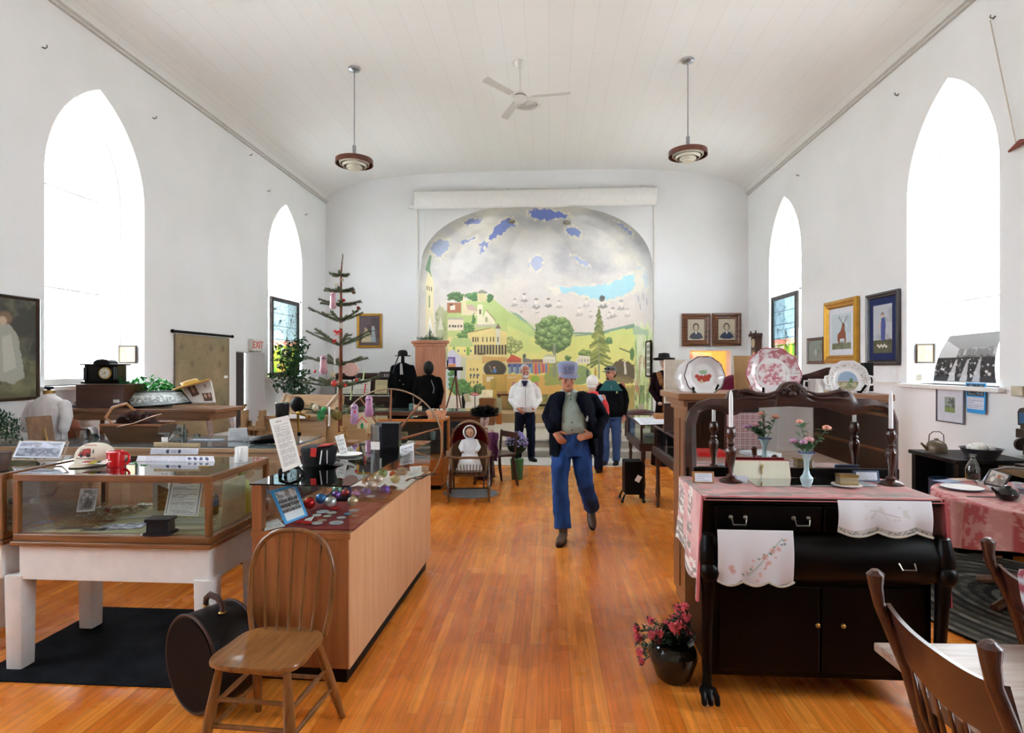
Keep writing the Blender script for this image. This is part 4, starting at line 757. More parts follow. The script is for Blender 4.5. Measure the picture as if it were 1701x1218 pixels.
t = mug('white mug with faint red print standing at the right of the table case', 401, 768, .092, .038, '#efece8', hd=-1.2)
MB().bb((-.004, -.0395, .05), (.02, -.038, .07), RZ(-.0)).build('red_print', pm('#c05048', .6), t, smooth=0)
cv = paper(60, 4, '#e9ecf6', '#8a90b0', False, 90, 16); cv.rect(.64, .1, .98, .9, '#e9ecf6'); [cv.ell(.68+.075*k, .5, .025, .32, '#4f5a80', .1, 1, .8, k) for k in range(4)]
q4('paper_banner', cv, [atY(229, 757.5, 3.43), atY(355, 758, 3.43), atZ(357, 767.5, ZB), atZ(226, 766.5, ZB)], label='long white leaflet with a row of small drawings propped on the glass', category='leaflet')
cv = CV(0, 0, 1, 1, 80, 14, '#dfe2ee'); cv.ell(.37, .5, .035, .35, '#2f3a58', .1, 1, .7); cv.ell(.62, .5, .035, .35, '#2f3a58', .1, 1, .7); cv.textlines(.44, .2, .56, .8, 3, '#556')
q4('name_plate', cv, [atY(252, 745, 3.50), atY(329, 745.5, 3.50), atY(328, 755, 3.50), atY(250, 755, 3.50)], label='white name plate with two dark emblems behind the long leaflet', category='sign', solid=.012)
q4('wooden_ruler', CV(0, 0, 1, 1, 60, 6, '#b8a27c').textlines(.1, .3, .9, .7, 1, '#7a684c', .5), [atY(256, 735, 3.56), atY(332, 737, 3.56), atY(332, 743.5, 3.56), atY(256, 742.5, 3.56)], label='tan wooden strip lying behind the white name plate', category='strip', solid=.01)
for px in (262, 276): pass
t = thing('wire_rack', 'clear stand with two wire legs behind the white name plate', 'stand', atZ(272, 762, ZB))
m = MB(); [m.tube([(x, .03, 0), (x, .03, .11)], .0015, 5) for x in (-.03, .0, .10, .14)]; m.build('wires', steel, t); MB().bb((-.04, .035, .10), (.0, .04, .13)).build('card', paperW, t, smooth=0)
t = thing('reclining_photo', 'framed village panorama lying back on a wire stand at the left', 'photo', atZ(60, 765, ZB))
pc = photo(66, '#5c6272', '#c9cede', 60, 34, kind='x', border='#d8dae4', bw=.04); pc.noise('#4a5062', 14, 6, .5, .6, .7, 2, (pc.Y > .45)*(pc.X > .05)*(pc.X < .95)*(pc.Y < .93)); pc.rect(.1, .1, .3, .3, '#7c8298', .6)
q4('picture', pc, loc4(t, [atY(33, 733, 3.48), atY(109, 735, 3.48), atY(99, 761, 3.28), atY(21, 760, 3.28)]), parent=t, solid=.004)
pts = [atY(31, 731, 3.485), atY(112, 734, 3.485), atY(101, 764, 3.27), atY(19, 762, 3.27)]; pts = [p-t.location+Vector((0, .008, -.006)) for p in pts]
MB().tube(pts, .007, 6, closed=True).build('frame', pm('#a08a72', .5), t); MB().tube([pts[0].lerp(pts[1], .5)+Vector((0, 0, .02)), pts[0].lerp(pts[1], .5)+Vector((0, .03, -.02)), pts[2].lerp(pts[3], .5)+Vector((0, .05, -.01)), pts[2].lerp(pts[3], .5)+Vector((0, -.02, .01))], .003, 6).build('wire_stand', pm('#4a4038', .4, .8), t)
t = thing('potted_conifer', 'small dark green bushy conifer in a brown pot at the left edge', 'plant', atZ(-4, 781, ZB))
MB().lathe([(.001, 0), (.05, 0), (.065, .09), (.06, .1), (.001, .09)], n=18).build('pot', pm('#4a2c1c', .5), t)
m = MB(); r = random.Random(9)
for i in range(700):
 a = r.uniform(0, 2*PI); e = r.uniform(-.3, PI/2); q = r.random()**.4; c = Vector((math.cos(a)*math.cos(e)*.115*q, math.sin(a)*math.cos(e)*.115*q, .19+math.sin(e)*.14*q)); d = Vector((r.gauss(0, 1), r.gauss(0, 1), r.gauss(.4, 1))).normalized()*.028; s_ = d.cross(Vector((0, 0, 1))).normalized()*.006
 m.add([c-s_, c+s_, c+d], [(0, 1, 2)])
m.build('foliage', pm('#16421f', .6, var=.5, scale=30), t, fix=False, smooth=0)
t = thing('glass_top_cabinet', 'long beige wooden cabinet with a grey glass top behind the table case', 'display case', (-3.545, 5.05, 0))
a, b_ = 1.375, .38
MB().bb((-a, -b_, .08), (a, b_, .94)).build('body', beige, t, bevel=.003, smooth=0); MB().bb((-a+.03, -b_+.03, 0), (a-.03, b_-.03, .08)).build('kick_base', black, t, smooth=0)
MB().bb((-a-.02, -b_-.02, .94), (a+.02, b_+.02, .975)).build('top_frame', beige, t, bevel=.006, smooth=0)
MB().bb((-a+.01, -b_+.01, .975), (a-.01, b_-.01, .990)).build('glass_top', pm('#5f6a6c', .05, spec=.9), t, smooth=0)
for k in range(4): x = -a+.05+k*.67; MB().bb((x, -b_-.006, .14), (x+.59, -b_, .86)).build('panel', wood('#94775a', '#a88a68', 'x', .6, .5, .05), t, bevel=.004, smooth=0)
MB().bb((a, -b_+.06, .5), (a+.006, b_-.06, .88)).build('side_window', pm('#4a3f44', .1), t, smooth=0)
ZD = .991
# ================================================================ things on the beige cabinet
t = thing('dress_form', 'white gathered blouse on a headless form with a brass neck', 'mannequin', (-3.98, 5.02, ZD), -.1)
p = atZ(98, 727, ZD); t.location = (p.x+.0, 5.05, ZD); t.scale = (.86, .86, .84)
m = MB(); prof = [(0, 0, .0, .20, .11), (0, 0, .10, .19, .11), (0, 0, .22, .19, .12), (0, -.01, .34, .215, .11), (.0, 0, .40, .20, .09), (0, 0, .45, .13, .07), (0, 0, .475, .07, .055), (0, 0, .50, .055, .05)]
def gath(a, z): return 1
n_ = 72; vs = []; fs = []
for cx, cy, z, rx, ry in prof:
 for j in range(n_):
  a = 2*PI*j/n_; k = 1+(.035*math.sin(a*18) if z < .33 else .004*math.sin(a*12)); vs.append((cx+rx*math.cos(a)*k, cy+ry*math.sin(a)*k, z))
for i in range(len(prof)-1):
 for j in range(n_): fs.append((i*n_+j, i*n_+(j+1) % n_, (i+1)*n_+(j+1) % n_, (i+1)*n_+j))
m.add(vs, fs); m.build('blouse', pm('#dad6d6', .85, bump=.15, bscale=80), t, smooth=60)
for sx in (-1, 1):
 MB().cap([(sx*.19, 0, .37), (sx*.245, -.02, .25), (sx*.235, -.05, .12)], [.065, .055, .05], 14).build('sleeve', pm('#dad6d6', .85, bump=.15, bscale=80), t)
MB().lathe([(.052, .49), (.054, .535), (.001, .54)], n=20).build('neck_band', brass, t); MB().lathe([(.001, .54), (.018, .54), (.018, .55), (.042, .552), (.04, .575), (.001, .58)], n=20).build('neck_knob', black, t)
o = MB(TR(-4.74, 5.03, ZD-.02)).lathe([(.001, 0), (.05, 0), (.06, .02), (.062, .16), (.05, .19), (.03, .20), (.03, .215), (.042, .22), (.042, .235), (.001, .24)], n=24, M=TR(.0, .12, .02)).build('stoneware_crock', pm('#d8d3c2', .3, coat=.3)); tag(o, 'cream stoneware jug against the wall behind the wooden frame', 'jug')
t = thing('easel_frame', 'wooden picture frame seen from behind leaning on the cabinet', 'picture frame', (-4.44, 4.80, ZD))
MB(TR(0, 0, 0) @ RZ(-.5) @ RY(-.34)).bb((-.02, -.09, 0), (.015, .09, .24)).build('frame', wood('#6a4a2e', '#8a643e'), t, bevel=.004, smooth=0)
MB().tube([(-.085, .1, 0), (-.08, .1, .13), (-.06, .1, .155), (-.04, .1, .13), (-.03, .1, 0)], .004, 6).build('wire_hoop', steel, t); MB().tube([(.07, -.02, 0), (.02, 0, .12)], .006).build('strut', brass, t)
t = thing('stereo_viewer', 'red-brown wooden stereo viewer lying in front of the white blouse', 'stereo viewer', atZ(122, 728, ZD))
MB(RZ(.15)).bb((-.20, -.012, .075), (.16, .012, .095)).build('slide_bar', wood('#6f3420', '#8f4a2c', 'x'), t, bevel=.002, smooth=0)
MB(TR(-.01, 0, .08) @ RZ(.7) @ SC(1, .12, 1)).lathe([(.001, -.10), (.05, -.09), (.062, 0), (.058, .06), (.035, .09), (.001, .10)], n=20).build('card_holder', wood('#82422a', '#a25a3c'), t)
MB(TR(.17, 0, .04) @ RZ(.1)).grid(lambda u, v: (.035*math.cos(u*PI*1.2)-.0, -.05+.1*v, .06*math.sin(u*PI*1.2)+.0), 14, 3).build('hood', pm('#b8babd', .35, .6), t, solid=.004, fix=False)
MB().tube([(.0, 0, .08), (.02, .02, 0)], .008).tube([(.15, 0, .08), (.17, 0, .0)], .008).build('handle', drk, t)
for i, (x, c, lb) in enumerate(((176, '#8f9694', 'small folded metal easel beside the basket'),)):
 o = MB(TR(*atZ(x-25, 728, ZD))).add([(-.05, 0, 0), (-.02, 0, .09), (0, 0, .09), (.04, 0, 0), (-.05, .06, 0), (-.02, .03, .09), (0, .03, .09), (.04, .06, 0)], [(0, 1, 2, 3), (4, 5, 6, 7), (1, 2, 6, 5)]).build('small_easel', pm(c, .4, .5), solid=.004, fix=False, smooth=0); tag(o, lb, 'easel')
t = thing('trug_basket', 'long brown wooden trug basket with a bent handle on the beige cabinet', 'basket', atZ(232, 733, ZD))
bw = wood('#4a3220', '#64462c', 'x'); m = MB()
vs = [(-.20, -.09, 0), (.20, -.09, 0), (.20, .09, 0), (-.20, .09, 0), (-.265, -.13, .155), (.265, -.13, .155), (.265, .13, .155), (-.265, .13, .155)]
m.add(vs, [(0, 1, 2, 3), (0, 1, 5, 4), (1, 2, 6, 5), (2, 3, 7, 6), (3, 0, 4, 7)]); m.build('body', bw, t, solid=.012, smooth=0)
MB().tube([Vector(v)+Vector((0, 0, .0)) for v in vs[4:]], .013, 6, closed=True).build('rim', wood('#84522e', '#a46c40', 'x'), t)
MB().tube([(-.13, -.13, .15), (-.24, -.10, .22), (-.255, .0, .30), (-.20, .10, .33), (-.14, .13, .26)], .013, 8, flat=.5).build('handle', oak, t)
MB().tube([(-.10, -.14, .14), (.05, -.145, .17), (.18, -.13, .22), (.26, -.08, .25)], .014, 8, flat=.5).build('handle', oak, t)
base = t.location.copy(); proto = None; r = random.Random(12)
for i in range(22):
 x = r.uniform(-.19, .21); y = r.uniform(-.085, .09); z = .10+r.random()*.07+.10*math.exp(-((x+.03)**2)/.012)*r.uniform(.4, 1)
 if proto is None:
  m = MB()
  for k in range(11):
   q = k/10; rad = .034*math.sin(PI*(q*.85+.12)); zz_ = -.045+.09*q
   for j in range(9):
    a = 2*PI*(j+k*.5)/9; d = Vector((math.cos(a), math.sin(a), 0)); s_ = Vector((-math.sin(a), math.cos(a), 0))*.007; c = Vector((0, 0, zz_))
    m.add([c+d*rad*.4-s_, c+d*rad*.4+s_, c+d*rad*1.15+Vector((0, 0, .010))+s_*.6, c+d*rad*1.15+Vector((0, 0, .010))-s_*.6, c+d*rad*1.0+Vector((0, 0, .001))], [(0, 1, 2, 3), (0, 1, 4), (3, 2, 4), (0, 4, 3), (1, 2, 4)])
  m.ell((0, 0, 0), (.02, .02, .044), 10); proto = m.build('pine_cone', pm('#4a2a20', .6, var=.5, scale=60), fix=False, smooth=0); o = proto
 else: o = proto.copy(); C.objects.link(o)
 o.location = base+Vector((x, y, z)); o.rotation_euler = (r.uniform(.6, 2), r.uniform(-1, 1), r.uniform(0, 6)); o.scale = [r.uniform(.9, 1.35)]*3
 tag(o, 'brown pine cone heaped in the wooden trug basket', 'pine cone', 'pine cones in the trug basket')
q4('folded_card', paper(71, 1, '#f4f4f6', '#e0e0e4', False, 20, 16), [atY(380, 712, 4.95), atY(410, 711, 4.95), atZ(414, 733, ZD), atZ(378, 733, ZD)], label='blank white folded card standing beside the tall black boot', category='card')
q4('folded_card', paper(72, 2, '#f4f4f6', '#c8c8d0', False, 20, 10), [atY(263, 719, 4.8), atY(282, 719, 4.8), atZ(280, 729, ZD), atZ(260, 729, ZD)], label='small white card at the right end of the trug basket', category='card')
q4('sign_card', CV(0, 0, 4, 1, 40, 16, '#a9a79a').textlines(.4, .25, 3.6, .75, 1, '#3a3832', .9, 5, .8), [atY(285, 704, 5.35), atY(303, 707, 5.35), atY(303, 722, 5.35), atY(284, 721, 5.35)], label='grey-green lettered card behind the small white card', category='sign', solid=.01)
for i, (x, y, w_, h_, c, lb) in enumerate(((312, 716, .07, .09, '#b9c4c4', 'clear glass dish at the back of the beige cabinet'), (345, 710, .03, .11, '#3f5a4a', 'small green glass bottle at the back of the beige cabinet'), (327, 718, .06, .03, '#c8c4b0', 'low glass dish beside the green bottle'))):
 p = atZ(x, y+6, ZD); o = MB(TR(p.x, min(p.y, 5.4), ZD)).lathe([(.001, 0), (w_*.5, 0), (w_*.55, h_*.5), (w_*.2, h_*.7), (w_*.2, h_), (.001, h_)], n=16).build('glassware', glassmat((.75, .85, .8), 3) if i != 1 else pm('#2f4a3c', .1)); tag(o, lb, 'glassware')
for i, (x, lb) in enumerate(((345, 'flat blue-grey photo lying on the cabinet glass, left one'), (372, 'flat pale print lying on the cabinet glass, right one'))):
 flat('print', lb, 'print', x-15, 731, .13, .1, 0, photo(73+i, '#5c6a7c', '#a8b4c4', 24, 18, kind='x', border='#c4ccd8'), None, ZD+.002)
t = thing('riding_boot', 'tall polished black leather boot on the beige cabinet', 'boot', atZ(480, 737, ZD), 0)
t.location = (-2.30, 4.86, ZD)
m = MB(); m.loft([(.0, 0, .0, .05, .04), (0, 0, .10, .048, .042), (0, 0, .2, .052, .05), (0, 0, .36, .062, .056)], 20)
m.cap([(.0, 0, .045), (-.09, 0, .05), (-.19, 0, .035), (-.25, 0, .03)], [.045, .042, .036, .027], 14); m.cap([(.01, 0, .05), (.01, 0, .12)], [.05, .045], 14)
m.remesh('upper', pm('#08080c', .12, coat=.5, var=.2), t, .007, 6)
MB().loft([(.01, 0, 0, .05, .04), (.01, 0, .025, .05, .04)], 16).loft([(-.17, 0, .004, .105, .042), (-.17, 0, .014, .105, .044)], 24).build('sole', black, t)
t.rotation_euler = (0, 0, .15)
# ================================================================ clock on its box, desk, map, wall pictures at left
t = thing('writing_desk', 'tall sloping wooden desk on splayed legs along the left wall', 'desk', (-4.06, 5.78, 0))
dw = wood('#6e4428', '#8f5d38', 'x')
MB().bb((-.90, -.28, 1.20), (.78, .28, 1.235)).bb((-.83, -.25, 1.12), (.7, .25, 1.20)).build('top', dw, t, bevel=.004, smooth=0)
for x, dx in ((-.78, -.05), (.66, .16)):
 for y in (-.2, .2): MB().tube([(x, y, 1.12), (x+dx, y, 0)], .028, 4).build('leg', dw, t, smooth=0)
for x in (-.30, .0): MB().bb((x, -.2, .7), (x+.10, -.14, 1.12)).build('support', dw, t, bevel=.003, smooth=0)
p0 = atY(166, 684, 6.35)
t = thing('chest', 'dark red-brown wooden box under the mantel clock', 'box', (-4.18-.0, 5.72, 1.236))
xa = atY(127, 660, 5.56).x; xb = atY(206, 660, 5.56).x; t.location.x = (xa+xb)/2; hw = (xb-xa)/2
zt_ = atY(160, 638, 5.6).z
MB().bb((-hw, -.17, 0), (hw, .17, zt_-1.236)).build('body', wood('#3a1a12', '#552a1c', 'x'), t, bevel=.004, smooth=0)
MB().bb((-hw-.01, -.18, zt_-1.25), (hw+.01, .18, zt_-1.236)).build('lid', wood('#3a1a12', '#4c2418', 'x'), t, bevel=.004, smooth=0); MB().bb((hw-.1, -.178, .06), (hw-.04, -.17, .09)).build('label_plate', paperW, t, smooth=0)
cl = thing('mantel_clock', 'black mantel clock with gilt feet and a white dial on the dark box', 'clock', (t.location.x-.07, 5.72, zt_), .12)
MB().bb((-.19, -.09, 0), (.19, .09, .025)).bb((-.165, -.075, .025), (.165, .075, .19)).bb((-.20, -.095, .19), (.20, .095, .205)).build('case', pm('#121214', .15, coat=.4), cl, bevel=.003, smooth=0)
MB().prism([(.085*math.cos(a)*1.0, .205+.05*math.sin(a)) for a in [PI*i/12 for i in range(13)]], -.07, .07, plane='xz').build('pediment', pm('#121214', .3), cl)
d_ = MB().lathe([(.001, 0), (.062, 0), (.062, -.008), (.05, -.012), (.001, -.012)], c=(.045, -.077, .11), n=30, axis='y').build('dial_ring', brass, cl); cv = CV(-1, -1, 1, 1, 50, 50, '#f0eee6')
for k in range(12): a = k*PI/6; cv.line(.62*math.sin(a), -.62*math.cos(a), .9*math.sin(a), -.9*math.cos(a), .12, '#1a1a1a')
cv.ell(0, 0, .42, .42, '#c9b98c'); cv.line(0, 0, .35, -.3, .06, '#111'); cv.line(0, 0, -.5, .25, .05, '#111')
u, v = np.meshgrid(np.linspace(0, 1, 50), np.linspace(0, 2*PI, 50)); P = np.stack([.045+u*.049*np.cos(v), u*0-.0905, .11+u*.049*np.sin(v)], -1); colgrid('dial', P, cv.sample(u*np.cos(v), -u*np.sin(v)), paintmat(.3), cl)
for x in (-.15, .15): MB().tube([(x, -.085, .04), (x, -.085, .17)], .016, 10).build('column', pm('#1c1c1e', .2), cl)
MB().bb((-.196, -.03, .08), (-.19, .03, .15)).tube([(-.17, -.06, .0), (-.17, -.09, -.0)], .012).build('gilt_trim', gold, cl, smooth=0)
for i in range(2): o = MB().bb((xa-.10+.02*i, 5.62, zt_-.30+.0+.035*i), (xa-.005, 5.80, zt_-.27+.035*i)).build('book', pm(['#4a4a52', '#7c7c80'][i], .6), bevel=.003, smooth=0); o.location.z = -(zt_-.30)+1.236; tag(o, ('lower grey book beside the dark box', 'upper grey book beside the dark box')[i], 'book')
t = thing('ivy_plant', 'bright green leafy ivy in a low planter on the desk', 'plant', (atY(250, 650, 5.88).x, 5.88, 1.236))
MB().bb((-.2, -.07, 0), (.2, .07, .09)).build('planter', pm('#3b4a38', .6), t, bevel=.006, smooth=0); m = MB(); r = random.Random(4)
for i in range(230):
 a = r.uniform(0, 2*PI); q = r.random()**.5; c = Vector((q*.34*math.cos(a), q*.12*math.sin(a), .12+.21*(1-q*q*.8)*r.uniform(.4, 1))); s_ = r.uniform(.022, .038)
 R_m = Matrix.Rotation(r.uniform(0, 6.28), 4, 'Z') @ Matrix.Rotation(r.uniform(.5, 1.4), 4, 'X'); m.add([(0, -s_, 0), (s_*.8, -s_*.2, .004), (s_*.35, s_*.15, 0), (0, s_, -.006), (-s_*.35, s_*.15, 0), (-s_*.8, -s_*.2, .004)], [(0, 1, 2, 5), (5, 2, 3, 4)] if 0 else [(0, 1, 2, 3, 4, 5)], TR(*c) @ R_m)
m.build('foliage', pm('#2fa040', .45, var=.35, scale=25), t, fix=False, smooth=0)
t = thing('panorama_photo', 'long black-framed group panorama leaning on the desk', 'photo', (atY(262, 664, 5.6).x, 5.6, 1.24))
pc = photo(81, '#3c403c', '#a9afa6', 90, 24, kind='x', border='#888', bw=.01); pc.noise('#d6dad2', 60, 14, .5, .6, .8, 5, (pc.Y > .3)*(pc.Y < .75)); pc.noise('#2c2f2a', 50, 12, .55, .65, .8, 7, (pc.Y > .4)*(pc.Y < .8))
Q = loc4(t, [atY(206, 652, 5.72), atY(302, 650, 5.70), atY(318, 669, 5.56), atY(219, 677, 5.56)]); q4('picture', pc, Q, parent=t); MB().tube([Vector(q) for q in Q], .010, 4, closed=True).build('frame', black, t, smooth=0)
t = thing('open_photo_book', 'open white book with two sepia photos propped on the desk', 'book', (atY(325, 664, 5.65).x, 5.65, 1.24))
cv = CV(0, 0, 2, 1, 70, 44, '#eceae8'); cv.poly([(.3, .2), (.85, .05), (.95, .6), (.35, .7)], '#6a4a3c'); cv.ell(.6, .35, .15, .2, '#c9a890', .3); cv.rect(1.15, .55, 1.85, .95, '#54382c'); cv.ell(1.35, .68, .12, .14, '#cfae98', .3); cv.ell(1.65, .66, .12, .13, '#b8988a', .3); cv.rect(1.5, .15, 1.6, .3, '#999'); cv.line(1.0, 0, 1.02, 1, .015, '#b9b6b2')
Q = loc4(t, [atY(300, 637, 5.85), atY(350, 632, 5.8), atY(358, 669, 5.64), atY(318, 671, 5.64)]); q4('pages', cv, Q, parent=t, solid=.02, bend=.01)
t = thing('straw_hat', 'straw boater hat tilted on top of the open photo book', 'hat', atY(318, 641, 5.72))
Mh = RY(-.28) @ RX(.12); MB(Mh).lathe([(.001, .0), (.165, .0), (.18, .012), (.175, .02), (.085, .012), (.001, .012)], n=40, fn=lambda a, z: 1+.02*math.sin(3*a)).build('brim', pm('#d6a04e', .7, bump=.4, bscale=200), t)
MB(Mh).loft([(0, 0, .01, .085, .07), (0, 0, .055, .078, .065), (0, 0, .06, .06, .05)], 24).build('crown', pm('#d0b070', .7, bump=.4, bscale=200), t); MB(Mh).loft([(0, 0, .012, .088, .073), (0, 0, .035, .086, .071)], 24).build('hat_band', pm('#c7b24c', .6), t)
t = thing('wall_map', 'old brown wall map hanging from a black rod on the left wall', 'map', (-4.97, 8.05, 2.12))
cv = CV(0, 0, 1, 1, 110, 120, '#9a8668').noise('#857757', 3, 4, .3, .8, .8, 2).noise('#7c8260', 2.5, 3, .4, .8, .5, 7).noise('#ac9674', 4, 5, .4, .8, .7, 11).noise('#7a6a50', 22, 22, .55, .75, .4, 4)
for x, y in ((.28, .28), (.62, .12), (.86, .12), (.8, .28), (.9, .7), (.1, .12)): cv.ell(x, y, .06, .05, '#6a5a44', .8, .6, .6, 3)
cv.rect(.01, .01, .03, .99, '#6f6048', .5); cv.rect(.96, .01, .98, .99, '#6f6048', .5)
panel('map_sheet', cv, 1.30, 1.44, TR(.0, 0, -.74) @ RZ(PI/2), t, paintmat(.8), solid=.004); MB().tube([(.01, -.72, .01), (.01, .72, .01)], .018, 10).ell((.01, -.72, .01), .026, 10).ell((.01, .72, .01), .026, 10).build('rod', black, t)
MB().bb((.003, .5, -.64), (.006, .60, -.60)).build('paper_tag', paperW, t, smooth=0)
def frame(nm, lb, cat, w_, h_, loc, rz, cv, fm, fw=.04, dep=.03, mat_w=0, mat_c='#e8e6e0', inner=None, tilt=0, pmat=None, glass=False):
 """picture frame hanging on a wall; local -Y is the viewing side"""
 t = thing(nm, lb, cat, loc, rz); T_ = RX(tilt); m = MB(T_)
 o_ = [(-w_/2, -h_/2), (w_/2, -h_/2), (w_/2, h_/2), (-w_/2, h_/2)]; steps = [(0, 0), (0, -dep*.8), (fw*.35, -dep), (fw*.6, -dep*.62), (fw*.8, -dep*.72), (fw, -dep*.25)]
 vs = [];
 for q, d in steps:
  for x, z in o_: vs.append((x-math.copysign(q, x), d, z-math.copysign(q, z)))
 fs = [(i*4+j, i*4+(j+1) % 4, i*4+4+(j+1) % 4, i*4+4+j) for i in range(len(steps)-1) for j in range(4)]
 m.add(vs, fs); m.build('frame', fm, t, fix=False, smooth=0)
 MB(T_).bb((-w_/2+.003, -.004, -h_/2+.003), (w_/2-.003, 0, h_/2-.003)).build('backing', pm('#6f5c44', .8), t, smooth=0)
 iw, ih = w_-2*fw, h_-2*fw
 if mat_w: MB(T_).bb((-iw/2-.003, -.007, -ih/2-.003), (iw/2+.003, -.005, ih/2+.003)).build('mount', pm(mat_c, .8, var=.05), t, smooth=0); iw -= 2*mat_w; ih -= 2*(mat_w if inner is None else inner)
 panel('picture', cv, iw+.006, ih+.006, T_ @ TR(0, -.0085, 0), t, pmat or paintmat(.5))
 if glass: MB(T_).bb((-w_/2+fw*.8, -.012, -h_/2+fw*.8), (w_/2-fw*.8, -.0105, h_/2-fw*.8)).build('glass', glassmat((.98, .98, .98), .5), t, smooth=0)
 return t
cv = CV(0, 0, 1, 1, 90, 100, '#4c4a3e').noise('#2e2f28', 4, 4, .4, .6, .8, 2).noise('#6f6a50', 7, 6, .55, .7, .6, 6); cv.rect(0, .62, 1, 1, '#6f6c4a', .6).noise('#8c8660', 5, 8, .5, .7, .6, 8, cv.Y > .6); cv.noise('#3a3c2a', 5, 7, .5, .6, .6, 9, cv.Y > .6)
cv.poly([(.52, .38), (.6, .26), (.68, .26), (.78, .36), (.82, .55), (.86, .8), (.72, .86), (.55, .82), (.54, .6)], '#a8a69a', .9, .02, 4, 8); cv.poly([(.6, .4), (.7, .36), (.76, .7), (.62, .75)], '#c2c0b4', .6, .02); cv.ell(.64, .2, .1, .075, '#7a6048', .3); cv.ell(.62, .23, .05, .05, '#c2a68c', .3); cv.ell(.55, .85, .06, .03, '#22231e', .3)
frame('framed_painting', 'dark framed painting of a small girl in white on the left wall', 'painting', .96, .98, (-4.985, 4.86, 1.83), PI/2, cv, wood('#2e2118', '#4a3626'), .03)
cv = CV(0, 0, 1, 1, 30, 34, '#8a7a54').noise('#9c8c64', 5, 5, .45, .6, .7, 2).textlines(.15, .15, .85, .85, 8, '#6a5c3c', .4, 3)
frame('framed_certificate', 'small framed brown certificate in the left window recess', 'plaque', .245, .225, (-5.205, 6.835, 1.81), 0, cv, wood('#2a1c14', '#3c2a1e'), .022, .02)
frame('framed_certificate', 'small framed brown certificate in the right window recess', 'plaque', .215, .235, (4.455, 7.165, 1.815), 0, cv, wood('#2a1c14', '#3c2a1e'), .022, .02)
t = thing('exit_sign', 'white box exit sign with red letters above the side doorway', 'sign', (-4.9, 9.46, 2.02))
MB().bb((-.10, -.155, -.10), (.0, .155, .10)).build('housing', pm('#dcdad0', .5), t, bevel=.006, smooth=0); MB().text('EXIT', .17, TR(.002, 0, -.0) @ RZ(PI/2) @ RX(PI/2), .002).build('letters', pm('#d8281c', .5), t, smooth=0)
MB().bb((-.1, -.12, -.115), (-.01, .12, -.10)).build('lamp_strip', pm('#77756c', .5), t, smooth=0)
t = thing('ficus_tree', 'leafy potted ficus before the left stained glass panel', 'plant', (-4.50, 9.95, 0))
MB().lathe([(.001, 0), (.15, 0), (.19, .3), (.17, .3), (.001, .27)], n=24).build('pot', pm('#8a5a3c', .7), t); m = MB(); m.tube([(0, 0, .25), (.02, 0, .9), (-.01, 0, 1.5), (.05, 0, 1.95)], [.018, .014, .010, .005], 8)
r = random.Random(22); lf = MB()
for i in range(34):
 z = .95+1.0*i/34; a = r.uniform(0, 2*PI); l = r.uniform(.2, .40)*(1.15-.45*(z-.95)); e = Vector((math.cos(a)*l, math.sin(a)*l*.7, r.uniform(.0, .2)+.08)); b0 = Vector((0, 0, z)); m.tube([b0, b0+e*.6+Vector((0, 0, .03)), b0+e], [.005, .004, .002], 5)
 for k in range(24):
  q = .3+.75*r.random(); c = b0+e*q+Vector((r.gauss(0, .05), r.gauss(0, .05), r.gauss(0, .03))); s_ = r.uniform(.045, .07); lf.add([(0, -s_, 0), (s_*.38, 0, .004), (0, s_, -.012), (-s_*.38, 0, .004)], [(0, 1, 2, 3)], TR(*c) @ Matrix.Rotation(r.uniform(0, 6.28), 4, 'Z') @ Matrix.Rotation(r.uniform(-.9, .9), 4, 'X') @ Matrix.Rotation(r.uniform(-.9, .9), 4, 'Y'))
m.build('trunk', pm('#5c4a38', .8), t); lf.build('foliage', pm('#23512c', .45, var=.4, scale=20), t, fix=False, smooth=0)
